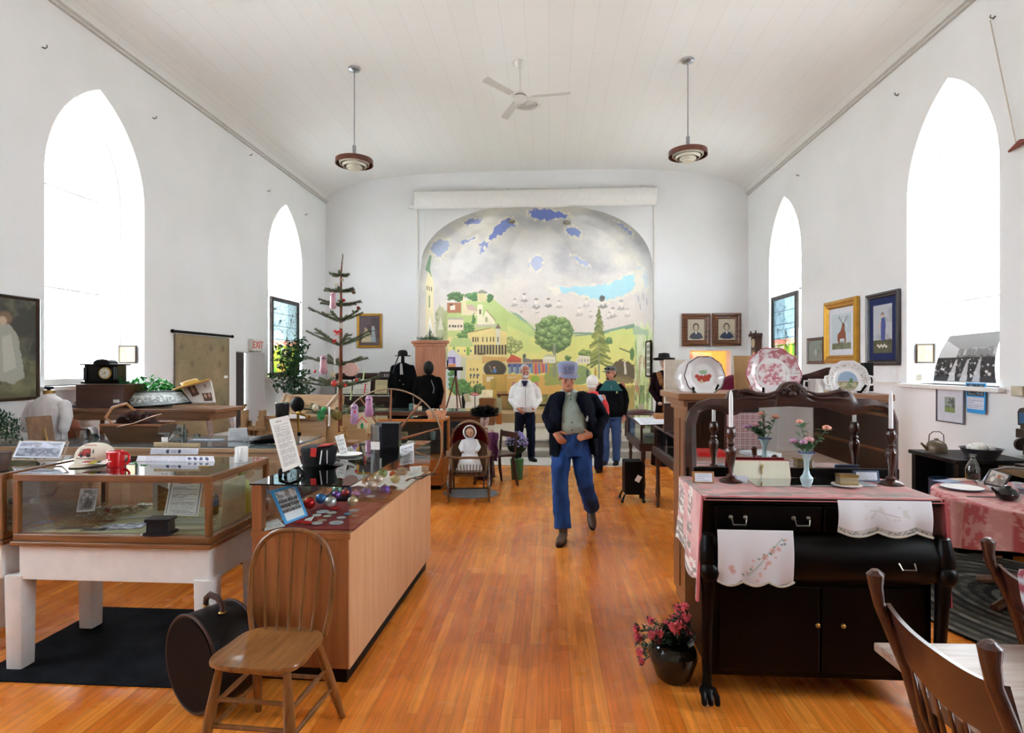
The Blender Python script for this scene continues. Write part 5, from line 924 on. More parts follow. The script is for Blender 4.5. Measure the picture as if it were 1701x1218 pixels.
def stained(lb, X, y0, y1, z0, z1, sd, seed):
 t = thing('stained_glass_panel', lb, 'stained glass', (X, (y0+y1)/2, (z0+z1)/2), PI/2*(1 if sd < 0 else -1)); w_ = y1-y0; h_ = z1-z0; fw = .075
 for a, b_ in (((-w_/2, -.025, -h_/2), (-w_/2+fw, .025, h_/2)), ((w_/2-fw, -.025, -h_/2), (w_/2, .025, h_/2)), ((-w_/2+fw, -.025, -h_/2), (w_/2-fw, .025, -h_/2+fw)), ((-w_/2+fw, -.025, h_/2-fw), (w_/2-fw, .025, h_/2))): MB().bb(a, b_).build('frame_bar', wood('#20140f', '#33211a'), t, bevel=.003, smooth=0)
 cv = CV(0, 0, 1, 1.5, 150, 230, '#8fcbe4'); X_, Y_ = cv.X, cv.Y; r = np.random.RandomState(seed); n = 70; sx = r.rand(n); sy = r.rand(n)*1.5
 xx = X_+.05*(fbm(X_*5, Y_*5, seed)-.5); yy = Y_+.05*(fbm(X_*5+3, Y_*5+8, seed)-.5); D = np.sqrt((xx[..., None]-sx)**2+((yy[..., None]-sy)*1.25)**2); srt = np.sort(D, -1); idx = D.argmin(-1)
 pal = np.array([hexc(c) for c in ('#86bcd8', '#a0c4d4', '#c4d0d4', '#5c9cc4', '#d8a8a0', '#b0ccd4', '#88b8d0')]); cv.a = pal[(idx*7+seed) % 7]
 gm = ((Y_ > .82)).astype(float); cv.blend(gm*(Y_ < .95), '#e89a86'); gm = (Y_ > .93).astype(float); cv.blend(gm, '#8cb83c'); cv.noise('#4f8a2c', 16, 2.5, .45, .55, .9, 3, gm); cv.noise('#c9c23c', 18, 2, .55, .62, .9, 5, gm); cv.noise('#b06a2c', 20, 2, .6, .66, .9, 9, gm*(Y_ > 1.2))
 rr = random.Random(seed)
 for k in range(9): x, y = rr.uniform(.1, .65), rr.uniform(.86, 1.15); cv.ell(x, y, .05, .045, '#f6f2e4', .1, 1, .5, k); cv.ell(x+.01, y+.01, .018, .02, '#e8962c')
 lead = np.clip((.009-(srt[..., 1]-srt[..., 0]))/.006, 0, 1)*(Y_ < .95); cv.blend(lead, '#17140f')
 for y in (.25, .52, .80, .95, 1.25): cv.line(0, y, 1, y, .012, '#17140f')
 for k in range(14): x = rr.random(); cv.line(x, .95, x+rr.uniform(-.1, .1), 1.5, .008, '#1f2a12', .8)
 panel('leaded_glass', cv, w_-2*fw+.004, h_-2*fw+.004, I4, t, paintmat(.3, 0, .2));
 m = MB(); m.tube([(-w_/2-.1, .0, h_/2+.07), (w_/2+.1, .0, h_/2+.02)], .006, 6).ell((-w_/2-.1, 0, h_/2+.07), .02, 8).ell((w_/2+.1, 0, h_/2+.02), .02, 8); m.tube([(-w_/2+.05, 0, h_/2-.01), (-w_/2+.05, 0, h_/2+.06)], .004).tube([(w_/2-.05, 0, h_/2-.01), (w_/2-.05, 0, h_/2+.03)], .004); m.build('hanging_rod', pm('#6a655c', .4, .8), t)
stained('leaded stained glass panel of flowers and blue sky in the far left window', -5.03, 10.16, 11.33, 1.48, 2.94, -1, 5)
stained('leaded stained glass panel of flowers and blue sky in the far right window', 4.29, 10.29, 11.43, 1.48, 2.98, 1, 8)
hk = MB().tube([(0, 0, 0), (.05, 0, 0), (.07, 0, .02), (.06, 0, .05)], .009, 6).tube([(0, -.03, 0), (.012, .03, .01)], .012, 6)
HK = [(72, 80, 0, 'metal wall hook high on the left wall above the painting'), (255, 197, 0, 'metal wall hook on the left wall right of the near window'), (415, 258, 0, 'metal wall hook up under the ceiling trim of the left wall'), (445, 318, 0, 'metal wall hook above left of the far left window'), (507, 357, 0, 'metal wall hook right of the far left window'), (1492, 158, 1, 'metal wall hook left of the near right window'), (1327, 292, 1, 'metal wall hook above the far right window'), (1652, 30, 1, 'metal wall hook with a cord at the top right')]
p0 = None
for x, y, s_, lb in HK:
 p = atX(x, y, XL if s_ == 0 else XR); o = hk.build('wall_hook', pm('#6f6a62', .4, .7)) if p0 is None else p0.copy()
 if p0 is not None: C.objects.link(o)
 p0 = p0 or o; o.location = p; o.rotation_euler = (0, 0, 0 if s_ == 0 else PI); o.scale = (.6, .6, .6); tag(o, lb, 'hook', 'metal hooks on the side walls')
p = atX(1652, 30, XR); q = atX(1698, 240, XR); o = MB().tube([p+Vector((-.04, 0, -.02)), q+Vector((-.05, 0, 0))], .006, 6).build('blind_cord', pm('#cfc6b8', .8)); tag(o, 'long pale cord hanging from the top right wall hook', 'cord')
o = MB().cap([q+Vector((-.05, -.05, -.0)), q+Vector((-.05, .08, -.03))], [.03, .012], 10).build('cord_tassel', pm('#8a4a40', .6)); tag(o, 'reddish wooden cord pull at the end of the right wall cord', 'cord pull')
# ================================================================ Windsor chair, hat box, mat
def spindle_chair():
 t = thing('windsor_chair', 'old brown hoop-back wooden chair standing before the counter case', 'chair', (-1.20, 2.42, 0), math.radians(-3))
 cw = wood('#75491f', '#a06c38', 'y', 1.2, .3, .35); cz = wood('#68401e', '#905e30', 'z', 1, .3, .35)
 vs = []; n_ = 40; out = []
 for i in range(n_):
  a = 2*PI*i/n_; ca, sa = math.cos(a), math.sin(a); x = math.copysign(abs(ca)**.55, ca); y = math.copysign(abs(sa)**.55, sa); out.append((x*(.195 if y > 0 else .195+.022*-y), y*.185))
 m = MB(); secs = [(.93, .425), (1.0, .437), (1.0, .448), (.985, .454)]
 for s_, z in secs: vs += [(x*s_, y*s_, z) for x, y in out]
 for rr in (.8, .55, .3): vs += [(x*rr, y*rr, .454-.014*(1-rr)*1.5) for x, y in out]
 vs.append((0, 0, .436)); k = 7; fs = [(i*n_+j, i*n_+(j+1) % n_, (i+1)*n_+(j+1) % n_, (i+1)*n_+j) for i in range(k-1) for j in range(n_)]+[((k-1)*n_+j, (k-1)*n_+(j+1) % n_, k*n_) for j in range(n_)]+[tuple(reversed(range(n_)))]
 m.add(vs, fs); m.build('seat', cw, t, smooth=50)
 F = {}
 for sx in (-1, 1):
  for sy in (-1, 1):
   a = Vector((sx*.145, sy*.13, .435)); b_ = Vector((sx*(.20 if sy < 0 else .21), sy*(.19 if sy < 0 else .27), .0)); F[sx, sy] = (a, b_); P_ = [a.lerp(b_, q) for q in (0, .15, .45, .7, .8, 1)]; MB().tube(P_, [.014, .017, .023, .02, .018, .014], 12).build('leg', cz, t)
 def at_(k, z): a, b_ = F[k]; q = (a.z-z)/(a.z-b_.z); return a.lerp(b_, q)
 for sx in (-1, 1):
  for z in (.17, .27): MB().tube([at_((sx, -1), z), at_((sx, -1), z).lerp(at_((sx, 1), z), .5), at_((sx, 1), z)], [.008, .012, .008], 8).build('stretcher', cz, t)
 for z in (.20, .30): MB().tube([at_((-1, -1), z), at_((1, -1), z)], .010, 8).build('stretcher', cz, t)
 MB().tube([at_((-1, 1), .22), at_((1, 1), .22)], .010, 8).build('stretcher', cz, t)
 hoop = []
 for i in range(41):
  a = PI*i/40; c = math.cos(a); x = -.205*math.copysign(abs(c)**.75, c)*(1 if abs(c) < .98 else .97); z = .62+.275*math.sin(a)**.8
  hoop.append(Vector((x, .165+.10*(z-.45), z)))
 hoop = [Vector((-.175, .155, .44)), Vector((-.192, .165, .53))]+hoop+[Vector((.192, .165, .53)), Vector((.175, .155, .44))]
 MB().tube(hoop, .0125, 10).build('back_hoop', cz, t)
 for i in range(5):
  x = -.11+.055*i; zt = .62+.275*math.sqrt(1-(x*1.25/.205)**2)**.8 if abs(x*1.25) < .205 else .7; MB().tube([(x, .155, .44), (x*1.13, .175, .60), (x*1.25, .165+.10*(zt-.45), zt)], [.007, .010, .006], 8, flat=.7).build('spindle', cz, t)
 return t
spindle_chair()
t = thing('hat_box', 'round black leather hat box with a strap handle on the floor beside the chair', 'hat box', (-1.655, 2.76, .235), 0)
nrm = Vector((-.50, -.866, 0)).normalized(); ang = math.atan2(nrm.x, -nrm.y)
Mb = RZ(-ang*-1 if 0 else math.atan2(nrm.y, nrm.x)+PI/2)
lth = pm('#090606', .4, var=.4, bump=.2); edge = pm('#3a1f18', .4)
MB(Mb).lathe([(.001, -.115), (.225, -.115), (.228, -.10), (.228, .10), (.225, .115), (.001, .115)], n=48, axis='y', fn=lambda a, z: 1+.04*math.cos(2*a)*0).build('body', lth, t, smooth=30)
MB(Mb).tube([(.228*math.cos(2*PI*i/48), -.112, .228*math.sin(2*PI*i/48)) for i in range(48)], .007, 8, closed=True).tube([(.228*math.cos(2*PI*i/48), .112, .228*math.sin(2*PI*i/48)) for i in range(48)], .007, 8, closed=True).build('piping', edge, t)
MB(Mb).lathe([(.001, -.120), (.215, -.120), (.215, -.114), (.001, -.114)], n=48, axis='y').build('front_lid', pm('#120a08', .6, var=.3, spec=.2), t)
MB(Mb).tube([(-.075, 0, .225), (-.07, 0, .262), (-.035, 0, .288), (.035, 0, .288), (.07, 0, .262), (.075, 0, .225)], .012, 8, flat=1.4).build('handle', edge, t)
for x in (-.075, .075): MB(Mb).ell((x, 0, .226), (.018, .018, .008), 12).build('rivet', brass, t)
o = MB().bb((-3.05, 2.86, 0), (-1.62, 3.78, .012)).build('floor_mat', pm('#1a1d22', .95, var=.5, scale=5, bump=.4), bevel=.004, smooth=0); tag(o, 'black rubber mat lying under the long table case', 'mat')
# ================================================================ CHRISTMAS TREE and its ornaments
TY = 6.2; tp = atY(565, 700, TY); TXc = tp.x
t = thing('christmas_tree', 'sparse old-fashioned Christmas tree with bare trunk hung with ornaments', 'tree', (TXc, TY, 0))
def zz(y): return atY(565, y, TY).z
ztop = zz(422)
MB().tube([(0, 0, .03), (0, 0, 1.0), (0.01, 0, 2.0), (.01, 0, zz(455)), (.03, 0, ztop)], [.026, .024, .017, .009, .003], 10).build('trunk', pm('#7a4430', .8, var=.3), t)
MB().box((0, 0, .03), (.5, .06, .05)).box((0, 0, .03), (.06, .5, .05)).build('stand', drk, t, smooth=0)
nd = pm('#6c7258', .8, var=.45, scale=40); r = random.Random(31)
def needles(m, a, b_, n, l):
 d = (b_-a).normalized(); x, y, _ = basis(d)
 for i in range(n):
  q = r.random(); c = a.lerp(b_, q); an = r.uniform(0, 2*PI); e = (x*math.cos(an)+y*math.sin(an)+d*.7).normalized()*l*r.uniform(.6, 1.1); s_ = e.cross(d).normalized()*.0040
  m.add([c-s_, c+s_, c+e], [(0, 1, 2)])
def branch(z, ang, l, up, twigs):
 m = MB().mat(pm('#5e4a38', .8)); a = Vector((0, 0, z)); b_ = Vector((math.cos(ang)*l, math.sin(ang)*l, z+up*l)); mid = a.lerp(b_, .5)+Vector((0, 0, -.03*l)); m.tube([a, mid, b_], [.007, .005, .002], 5)
 m.mat(nd); needles(m, a.lerp(mid, .1), mid, int(520*l)+80, .032); needles(m, mid, b_, int(560*l)+80, .030)
 for k in range(twigs):
  q = .3+.6*r.random(); c = a.lerp(b_, q)+Vector((0, 0, -.02*l)); a2 = ang+r.choice((-1, 1))*r.uniform(.5, .9); e = c+Vector((math.cos(a2), math.sin(a2), up*.6))*l*r.uniform(.18, .36); m.mat(pm('#5e4a38', .8)).tube([c, e], [.003, .0015], 4); m.mat(nd); needles(m, c, e, int(130*l)+25, .02)
 m.build('branch', None, t, fix=False, smooth=0)
for z, n_, l, up, tw in ((zz(457), 5, .12, .1, 0), (zz(484), 6, .19, .15, 1), (zz(506), 6, .25, .12, 1), (zz(534), 6, .32, .40, 2), (zz(574), 7, .35, .42, 2), (zz(606), 7, .36, .28, 3), (zz(642), 8, .43, .22, 4), (zz(686), 8, .50, .14, 5)):
 off = r.uniform(0, 1)
 for k in range(n_): a = 2*PI*(k+off)/n_; branch(z, a, l*r.uniform(.75, 1.1), up*r.uniform(.6, 1.2), tw)
m = MB().mat(nd); needles(m, Vector((.012, 0, zz(455))), Vector((.03, 0, ztop)), 150, .02); m.build('leader_tip', None, t, fix=False, smooth=0)
lil = pm('#b48fb8', .35, var=.2, coat=.3); pnk = pm('#c08a94', .35, var=.2, coat=.3)
def figure(lb, x, y, h, mt, dy=-.3, cat='ornament'):
 p = atY(x, y, TY+dy); H = h/152.; o = thing('figure_ornament', lb, cat, p, r.uniform(-.4, .4), 'translucent figure ornaments on the tree')
 MB().loft([(0, 0, -H*.5, H*.16, H*.13), (0, 0, -H*.35, H*.22, H*.16), (0, 0, -.05*H, H*.17, H*.13), (0, 0, .12*H, H*.19, H*.14), (0, 0, .2*H, H*.15, H*.12), (0, 0, .32*H, H*.18, H*.14), (0, 0, .42*H, H*.15, H*.12), (0, 0, .5*H, H*.06, H*.05)], 18).build('body', mt, o, smooth=70)
 MB().ell((-H*.07, -H*.12, .32*H), (H*.045, H*.03, H*.045), 8).ell((H*.07, -H*.12, .32*H), (H*.045, H*.03, H*.045), 8).build('eyes', pm('#4a2a50', .3), o)
 MB().tube([(0, 0, .5*H), (0, 0, .62*H)], .0015, 4).build('hook', steel, o); return o
figure('pink glassy Santa ornament high on the left of the Christmas tree', 553, 499, 27, pnk, -.22)
figure('pink glassy owl ornament at mid height on the left of the tree', 537.5, 606, 30, pnk, -.3)
figure('lilac snowman ornament with a red nose above the little white house', 589, 688, 32, lil, -.40)
figure('pink-lilac owl ornament hanging right of the lilac snowman', 613, 675, 33, pm('#b880a8', .35, var=.2, coat=.3), -.35)
o = MB(TR(*atY(589.5, 684.5, TY-.46))).ell((0, 0, 0), .013, 10).build('red_nose_bead', pm('#d01c1c', .3)); tag(o, 'round red bead on the front of the lilac snowman', 'bead')
for x, y, s_, c, lb, dy in ((571, 499, 2.6, '#b01c28', 'tiny red ball right of the pink Santa', -.2), (595, 511.5, 2.8, '#b01c28', 'tiny red ball at the right end of an upper tree branch', -.1), (523, 617, 2.6, '#c02020', 'tiny red ball at the far left of the tree', -.2), (555, 637, 5.2, '#d0403a', 'largest red ball beside the trunk', -.3), (573, 640, 3, '#b81c1c', 'small red ball right of the largest one', -.3), (592, 631, 2.8, '#b81c1c', 'small red berry ball near the shell ornament', -.3)):
 p = atY(x, y, TY+dy); R_ = s_/152; t2 = thing('ball_ornament', lb, 'ornament', p, 0, 'red balls on the tree'); MB().ell((0, 0, 0), R_, 14).build('ball', pm(c, .15, var=.15, coat=.5), t2); MB().tube([(0, 0, R_), (0, 0, R_+.05)], .001, 4).build('thread', steel, t2)
for x, y, s_, lb in ((560.5, 551.5, .045, 'red ribbon bow tied to the trunk at mid height'), (555, 566, .03, 'smaller red bow just below the first one')):
 p = atY(x, y, TY-.15); o = MB(TR(*p)).ell((-s_*.5, 0, .005), (s_*.55, .01, s_*.3), 10, rot=RY(.4)).ell((s_*.5, 0, .005), (s_*.55, .01, s_*.3), 10, rot=RY(-.4)).ell((0, -.005, 0), s_*.22, 8).tube([(0, 0, 0), (-s_*.4, 0, -s_*.9)], .006, 4).tube([(0, 0, 0), (s_*.4, 0, -s_*.8)], .006, 4).build('ribbon_bow', pm('#d81c20', .6)); tag(o, lb, 'bow')
def prism_orn(nm, lb, x, y, pts, s_, mt, dy=-.3, th=.012):
 p = atY(x, y, TY+dy); o = MB(TR(*p)).prism([(a*s_, b_*s_) for a, b_ in pts], -th/2, th/2, plane='xz').tube([(0, 0, s_*.8), (0, 0, s_*1.5)], .001, 4).build(nm, mt); tag(o, lb, 'ornament'); return o
star = [(math.cos(PI/2+i*PI/5)*(1 if i % 2 == 0 else .45), math.sin(PI/2+i*PI/5)*(1 if i % 2 == 0 else .45)) for i in range(10)]
prism_orn('star_ornament', 'cream woven star ornament left of the trunk', 553, 622, star, .05, pm('#c9bfa4', .8, bump=.4))
prism_orn('bird_ornament', 'small white and brown bird ornament on an upper left branch', 559, 474, [(-1, 0), (-.4, -.4), (.4, -.3), (.6, .3), (1, .6), (.6, .8), (.1, .4), (-.6, .6)], .03, pm('#d8cdb8', .7), -.1)
prism_orn('acorn_ornament', 'brown acorn-like ornament at the right end of a top branch', 587, 486, [(-.8, .2), (-.3, -.6), (.5, -.6), (.9, 0), (.5, .6), (-.4, .7)], .028, pm('#6a4a34', .6), -.1)
prism_orn('bell_ornament', 'small beige bell ornament near the tree top', 568.5, 465, [(-.6, -.6), (.6, -.6), (.5, .6), (-.5, .6)], .022, pm('#b8a888', .6), -.1)
prism_orn('icicle_ornament', 'slim white icicle ornament left of the trunk at mid height', 554, 594, [(-.1, 1), (.15, 1), (.3, -1), (.1, -1)], .07, white, -.3)
prism_orn('shell_ornament', 'large pink scalloped shell ornament right of the trunk', 583, 614, [(math.cos(a)*(1+.06*math.cos(a*9)), .85*math.sin(a)) for a in [2*PI*i/40 for i in range(40)]], .082, pm('#cfa79a', .4, coat=.3), -.32, .03)
prism_orn('cream_ornament', 'flat round cream ornament just above the red bow', 567, 541, [(math.cos(2*PI*i/14)*.6, math.sin(2*PI*i/14)) for i in range(14)], .032, pm('#cfc8ba', .7), -.2)
o = MB(TR(*atY(547, 689, TY-.45))).tube([(0, 0, -.10), (0, 0, .08)], .010, 8).tube([(0, 0, -.10), (.0, -.02, -.12)], .010, 8).build('candle_ornament', white); tag(o, 'white candle-shaped ornament hanging low on the tree', 'ornament')
o = MB(TR(*atY(533, 690, TY-.3))).ell((0, 0, 0), (.045, .02, .06), 8).ell((.03, 0, .06), (.03, .02, .03), 8).ell((-.02, 0, .03), (.02, .02, .02), 6).build('green_ornament', pm('#2f8a4a', .5, var=.5, scale=30)); tag(o, 'green leafy ornament low at the left of the tree', 'ornament')
o = MB(TR(*atY(524, 677, TY-.35))).ell((0, 0, 0), (.035, .02, .038), 12).build('cream_ball_ornament', pm('#c9bda0', .6)); tag(o, 'round cream ornament above the green leafy one', 'ornament')
o = MB(TR(*atY(560, 690, TY-.42))).ell((0, 0, 0), (.06, .05, .055), 12).build('nest_ornament', pm('#7a6a3c', .9, var=.6, scale=60, bump=.8)); tag(o, 'brown twiggy nest ornament low in front of the trunk', 'ornament')
for x, y, c, lb in ((604, 623, '#b9c98a', 'pale green candle ornament on a right branch'), (583, 657, '#b9c98a', 'pale green candle ornament lower on the right'), (606, 646, '#c83c4a', 'small red candle ornament on a right branch')):
 o = MB(TR(*atY(x, y, TY-.2)) @ RY(.15)).tube([(0, 0, -.05), (0, 0, .05)], .008, 8).build('candle_ornament', pm(c, .5)); tag(o, lb, 'ornament')
t2 = thing('house_ornament', 'little white house ornament with a green door low on the tree', 'ornament', atY(602, 704, TY-.5), .2)
MB().prism([(-.045, -.045), (.045, -.045), (.045, .02), (0, .065), (-.045, .02)], -.03, .03, plane='xz').build('walls', pm('#d8d2b8', .7), t2, smooth=0); MB().prism([(-.013, -.044), (.013, -.044), (.013, .0), (0, .012), (-.013, 0)], -.033, -.03, plane='xz').build('door', pm('#1f8a4a', .5), t2, smooth=0)
MB().tube([(-.052, -.035, .012), (0, -.035, .070), (.052, -.035, .012)], .007, 6).build('red_roof_edge', pm('#c82c24', .5), t2); MB().tube([(0, 0, .065), (0, 0, .12)], .0015, 4).build('hanger', steel, t2)
# ================================================================ great spinning wheel
WY = 6.75; wc = atY(647, 735, WY); R_ = 90/960*WY
t = thing('spinning_wheel', 'large wooden great wheel with thin rim and turned spokes', 'spinning wheel', wc)
wl = wood('#7c4a2c', '#a06a44'); MB().tube([(R_*math.cos(2*PI*i/80), 0, R_*math.sin(2*PI*i/80)) for i in range(80)], .009, 8, closed=True).build('rim', wood('#8a7458', '#a89272'), t)
for k in range(10):
 a = math.radians(16+36*k); d = Vector((math.cos(a), 0, math.sin(a))); MB().tube([d*.03, d*R_*.25, d*R_*.55, d*(R_-.005)], [.010, .016, .012, .009], 8).build('spoke', wl, t)
MB().lathe([(.001, -.09), (.035, -.09), (.05, -.03), (.05, .03), (.035, .09), (.001, .09)], n=20, axis='y').build('hub', wl, t)
MB().bb((-.03, .10, -wc.z+.35), (.03, .15, .05)).tube([(0, -.1, 0), (0, .15, 0)], .012).build('upright_post', wl, t); MB(TR(0, .13, -wc.z+.36)).bb((-.35, -.08, 0), (.38, .08, .05)).build('bench', wl, t, bevel=.004)
for x, y in ((-.3, -.12), (-.3, .12), (.33, 0)): MB().tube([(x, .13+y*.4, -wc.z+.36), (x*1.1, .13+y*1.3, -wc.z)], [.022, .016], 10).build('leg', wl, t)
o = MB(TR(-1.98, 5.55, 0)).bb((-.11, -.10, 0), (.11, .10, .93)).build('wooden_pedestal', wood('#8a6444', '#a87e58'), bevel=.005, smooth=0); tag(o, 'narrow light wooden pedestal box behind the black cap', 'pedestal')
t = thing('teddy_bear', 'small tan teddy bear sitting on the wooden pedestal', 'toy bear', (-2.0, 5.52, .93))
m = MB(); m.ell((0, 0, .05), (.04, .035, .05)); m.ell((0, -.005, .115), (.032, .03, .03)); [m.ell((s*.026, 0, .142), .012, 8) for s in (-1, 1)]; [m.cap([(s*.035, -.01, .08), (s*.05, -.04, .05)], .013, 8) for s in (-1, 1)]; [m.cap([(s*.025, -.01, .02), (s*.035, -.06, .015)], .016, 8) for s in (-1, 1)]
m.remesh('body', pm('#a07848', .9, bump=.5, bscale=200), t, .005, 3); MB().ell((0, -.035, .108), (.012, .01, .009), 8).build('snout', pm('#c9a878', .8), t)
# ================================================================ wooden washing machine behind the cabinet
t = thing('wooden_washing_machine', 'antique wooden trough washing machine with slatted side', 'washing machine', (-3.05, 7.0, 0))
wm_ = wood('#866644', '#a8865e', 'x'); wz = wood('#7c5c3c', '#a07e58')
MB().prism([(-.30, 1.05), (.30, 1.05), (.33, .75), (.2, .5), (-.2, .5), (-.33, .75)], -.42, .42, plane='yz').build('tub', wm_, t, bevel=.006, smooth=0)
MB(TR(0, .28, 1.05) @ RX(-.25)).bb((-.42, -.01, 0), (.40, .02, .25)).build('back_board', wm_, t, smooth=0); MB().bb((-.42, -.32, 1.03), (.42, -.26, 1.07)).build('front_rim', wm_, t, smooth=0)
MB().tube([(-.36, .3, 1.30), (-.20, -.28, 1.07)], .025, 4).build('arm', wz, t, smooth=0); MB().tube([(.32, .3, 1.28), (.36, -.2, 1.12)], .03, 10).build('arm', wz, t)
for i in range(5): MB().bb((-.60+.05*i, -.30, .0), (-.565+.05*i, -.26, .95+.03*(i % 2)*2)).build('slat', wz, t, smooth=0)
for x in (-.62, -.40): MB().bb((x, -.33, 0), (x+.07, -.27, 1.14)).build('post', wz, t, smooth=0)
MB().bb((-.64, -.34, .9), (-.3, .1, .94)).build('end_rail', wz, t, smooth=0)
MB().lathe([(.001, -.3), (.33, -.3), (.33, .3), (.001, .3)], c=(.58, 0, .78), n=30, axis='y').build('curved_end', wood('#9c7c50', '#b09064', 'x'), t, smooth=30)
for x in (-.38, .36):
 for y in (-.25, .25): MB().bb((x-.03, y-.03, 0), (x+.03, y+.03, .6)).build('leg', wz, t, smooth=0)
MB().bb((-.06, -.335, 1.045), (.17, -.32, 1.09)).build('white_label', paperW, t, smooth=0)
t = thing('cast_iron_gear', 'black cast iron hand-cranked gear machine behind the tall boot', 'machine', (atY(494, 680, 6.0).x, 6.0, 0))
zc = atY(494, 672, 6.0).z; MB(TR(0, 0, zc)).ell((0, 0, 0), (.075, .05, .085), 18).build('drum', black, t); MB().tube([(0, 0, zc-.05), (.02, 0, .95)], .014).tube([(.02, 0, zc-.1), (.09, 0, zc-.12), (.12, -.03, zc-.13)], .012).ell((.13, -.03, zc-.13), .02, 10).ell((.03, -.03, zc-.09), (.03, .03, .025), 10).build('crank', brass, t)
MB().tube([(.02, 0, .96), (0.02, 0, .1)], .02).bb((-.12, -.12, 0), (.14, .12, .1)).build('stand', black, t)
t = thing('low_display_case', 'orange wood glass-fronted case behind the spinning wheel', 'display case', (-2.31, 7.95, 0)); ow = wood('#b4642c', '#cf7e3e'); owx = wood('#b4642c', '#cf7e3e', 'x')
MB().bb((-.89, -.27, .06), (.89, .27, .40)).build('base', owx, t, bevel=.004, smooth=0); MB().bb((-.85, -.23, 0), (.85, .23, .06)).build('kick_base', black, t, smooth=0)
glass_case(t, -.89, .89, -.27, .27, .40, .95, .035, ow, owx, ow, g=glassmat(refl=.8)); MB().bb((-.86, -.22, .66), (.86, .23, .668)).build('glass_shelf', glassmat((.8, .9, .88), 2), t, smooth=0); MB().bb((-.86, .24, .42), (.86, .25, .9)).build('back_panel', pm('#4a4a4c', .6), t, smooth=0)
for i, (x, z, w_, h_, c, lb) in enumerate(((-3.0, .402, .12, .16, '#d8d4c4', 'cream crock in the orange wood case'), (-2.72, .402, .20, .05, '#c8c8bc', 'shallow dish in the orange wood case'), (-1.75, .402, .22, .04, '#dfe0d8', 'white platter at the right of the orange wood case'), (-1.6, .67, .08, .09, '#8aa0a8', 'blue-grey glass cup on the glass shelf'), (-2.0, .67, .10, .08, '#b8a888', 'tan jar on the glass shelf'), (-2.6, .67, .09, .12, '#9ab0b4', 'clear jug on the glass shelf'))):
 o = MB(TR(x, 7.9, z+.002)).lathe([(.001, 0), (w_*.35, 0), (w_*.5, h_*.5), (w_*.45, h_), (w_*.4, h_), (.001, h_*.4)], n=20).build('crockery', pm(c, .3)); tag(o, lb, 'crockery')
for i, (x, lb) in enumerate(((-2.95, 'leaning photo at the left of the glass shelf'), (-2.3, 'leaning white card behind the wheel hub in the case'))):
 o = panel('leaning_photo', photo(90+i, '#444a52', '#c8d0d4', 24, 30, kind='x'), .13, .18, RX(-.2)); o.location = (x, 7.98, .77); tag(o, lb, 'photo')
t = thing('wicker_basket', 'small peach wicker basket of trinkets on the orange wood case', 'basket', (atY(728, 696, 7.95).x-.02, 7.92, .951))
MB().loft([(0, 0, 0, .11, .08), (0, 0, .09, .145, .105), (0, 0, .1, .14, .1)], 36, p=3).build('basket', pm('#c98a62', .7, bump=.8, bscale=90, var=.3), t, smooth=50)
for i in range(9): o = MB(TR(t.location.x+r.uniform(-.1, .1), 7.92+r.uniform(-.06, .06), 1.062)).ell((0, 0, 0), (r.uniform(.015, .035), .018, .014), 8).build('trinket', pm(['#d8d0c0', '#3a3a40', '#c9a868', '#a8b0b8'][i % 4], .4)); tag(o, 'small trinket heaped in the peach wicker basket', 'trinket', 'trinkets in the wicker basket')
# ================================================================ doll carriage
t = thing('doll_carriage', 'brown wicker doll carriage with spoked wooden wheels and red hood lining', 'doll carriage', (-1.02, 7.35, 0), .12)
wk = pm('#7a5838', .6, var=.35, scale=50, bump=.7, bscale=120); wkd = wood('#5c3a24', '#7c5434')
for x in (-.25, .25):
 for y, R2 in ((-.30, .155), (.22, .22)):
  w_ = MB(); w_.tube([(x, y+R2*math.cos(2*PI*i/32), R2+.008+R2*math.sin(2*PI*i/32)) for i in range(32)], .013, 6, closed=True); [w_.tube([(x, y, R2+.008), (x, y+R2*math.cos(a), R2+.008+R2*math.sin(a))], .008, 5) for a in [2*PI*k/8+.2 for k in range(8)]]; w_.ell((x, y, R2+.008), (.03, .022, .022), 10); w_.build('wheel', wood('#5a3c24', '#806040'), t)
MB().tube([(-.25, -.30, .163), (.25, -.30, .163)], .010).tube([(-.25, .22, .228), (.25, .22, .228)], .010).tube([(-.18, -.30, .163), (-.2, -.05, .33), (-.18, .22, .228)], .010).tube([(.18, -.30, .163), (.2, -.05, .33), (.18, .22, .228)], .010).build('axle_frame', pm('#3a3028', .4, .5), t)
m = MB(); m.grid(lambda u, v: ((.20+.05*v)*math.copysign(abs(math.cos(PI*u))**.7, math.cos(PI*u)), -.36+.0+(.0 if 0 else 0)+(.70*math.sin(PI*u)**.6), .33+.24*v+.12*v*math.sin(PI*u)), 30, 10); m.build('wicker_body', wk, t, solid=.012, fix=False)
MB().bb((-.20, -.36, .32), (.20, .33, .34)).build('floor_board', wkd, t, smooth=0)
m = MB(); [m.tube([(-.19+.38*k/11, -.37, .33), (-.22+.44*k/11, -.385, .47)], .005, 5) for k in range(12)]; m.tube([(-.205, -.375, .39), (.205, -.375, .39)], .005, 5); m.build('front_railing', pm('#5c4a34', .5), t)
MB().tube([(-.27, -.2, .60), (-.25, -.36, .56), (-.12, -.42, .555), (0, -.43, .56), (.12, -.42, .555), (.25, -.36, .56), (.27, -.2, .60)], .016, 8).build('front_arm', wk, t)
def hood(u, v, s_): a = PI*(.02+.96*u); return (s_*.25*math.cos(a), .34-.30*(v)*(.4+.6*math.sin(a)), .58+s_*.36*math.sin(a)**.8*(1-.0*v))
MB().grid(lambda u, v: hood(u, v, 1), 30, 8).build('hood', wk, t, fix=False, solid=.008);
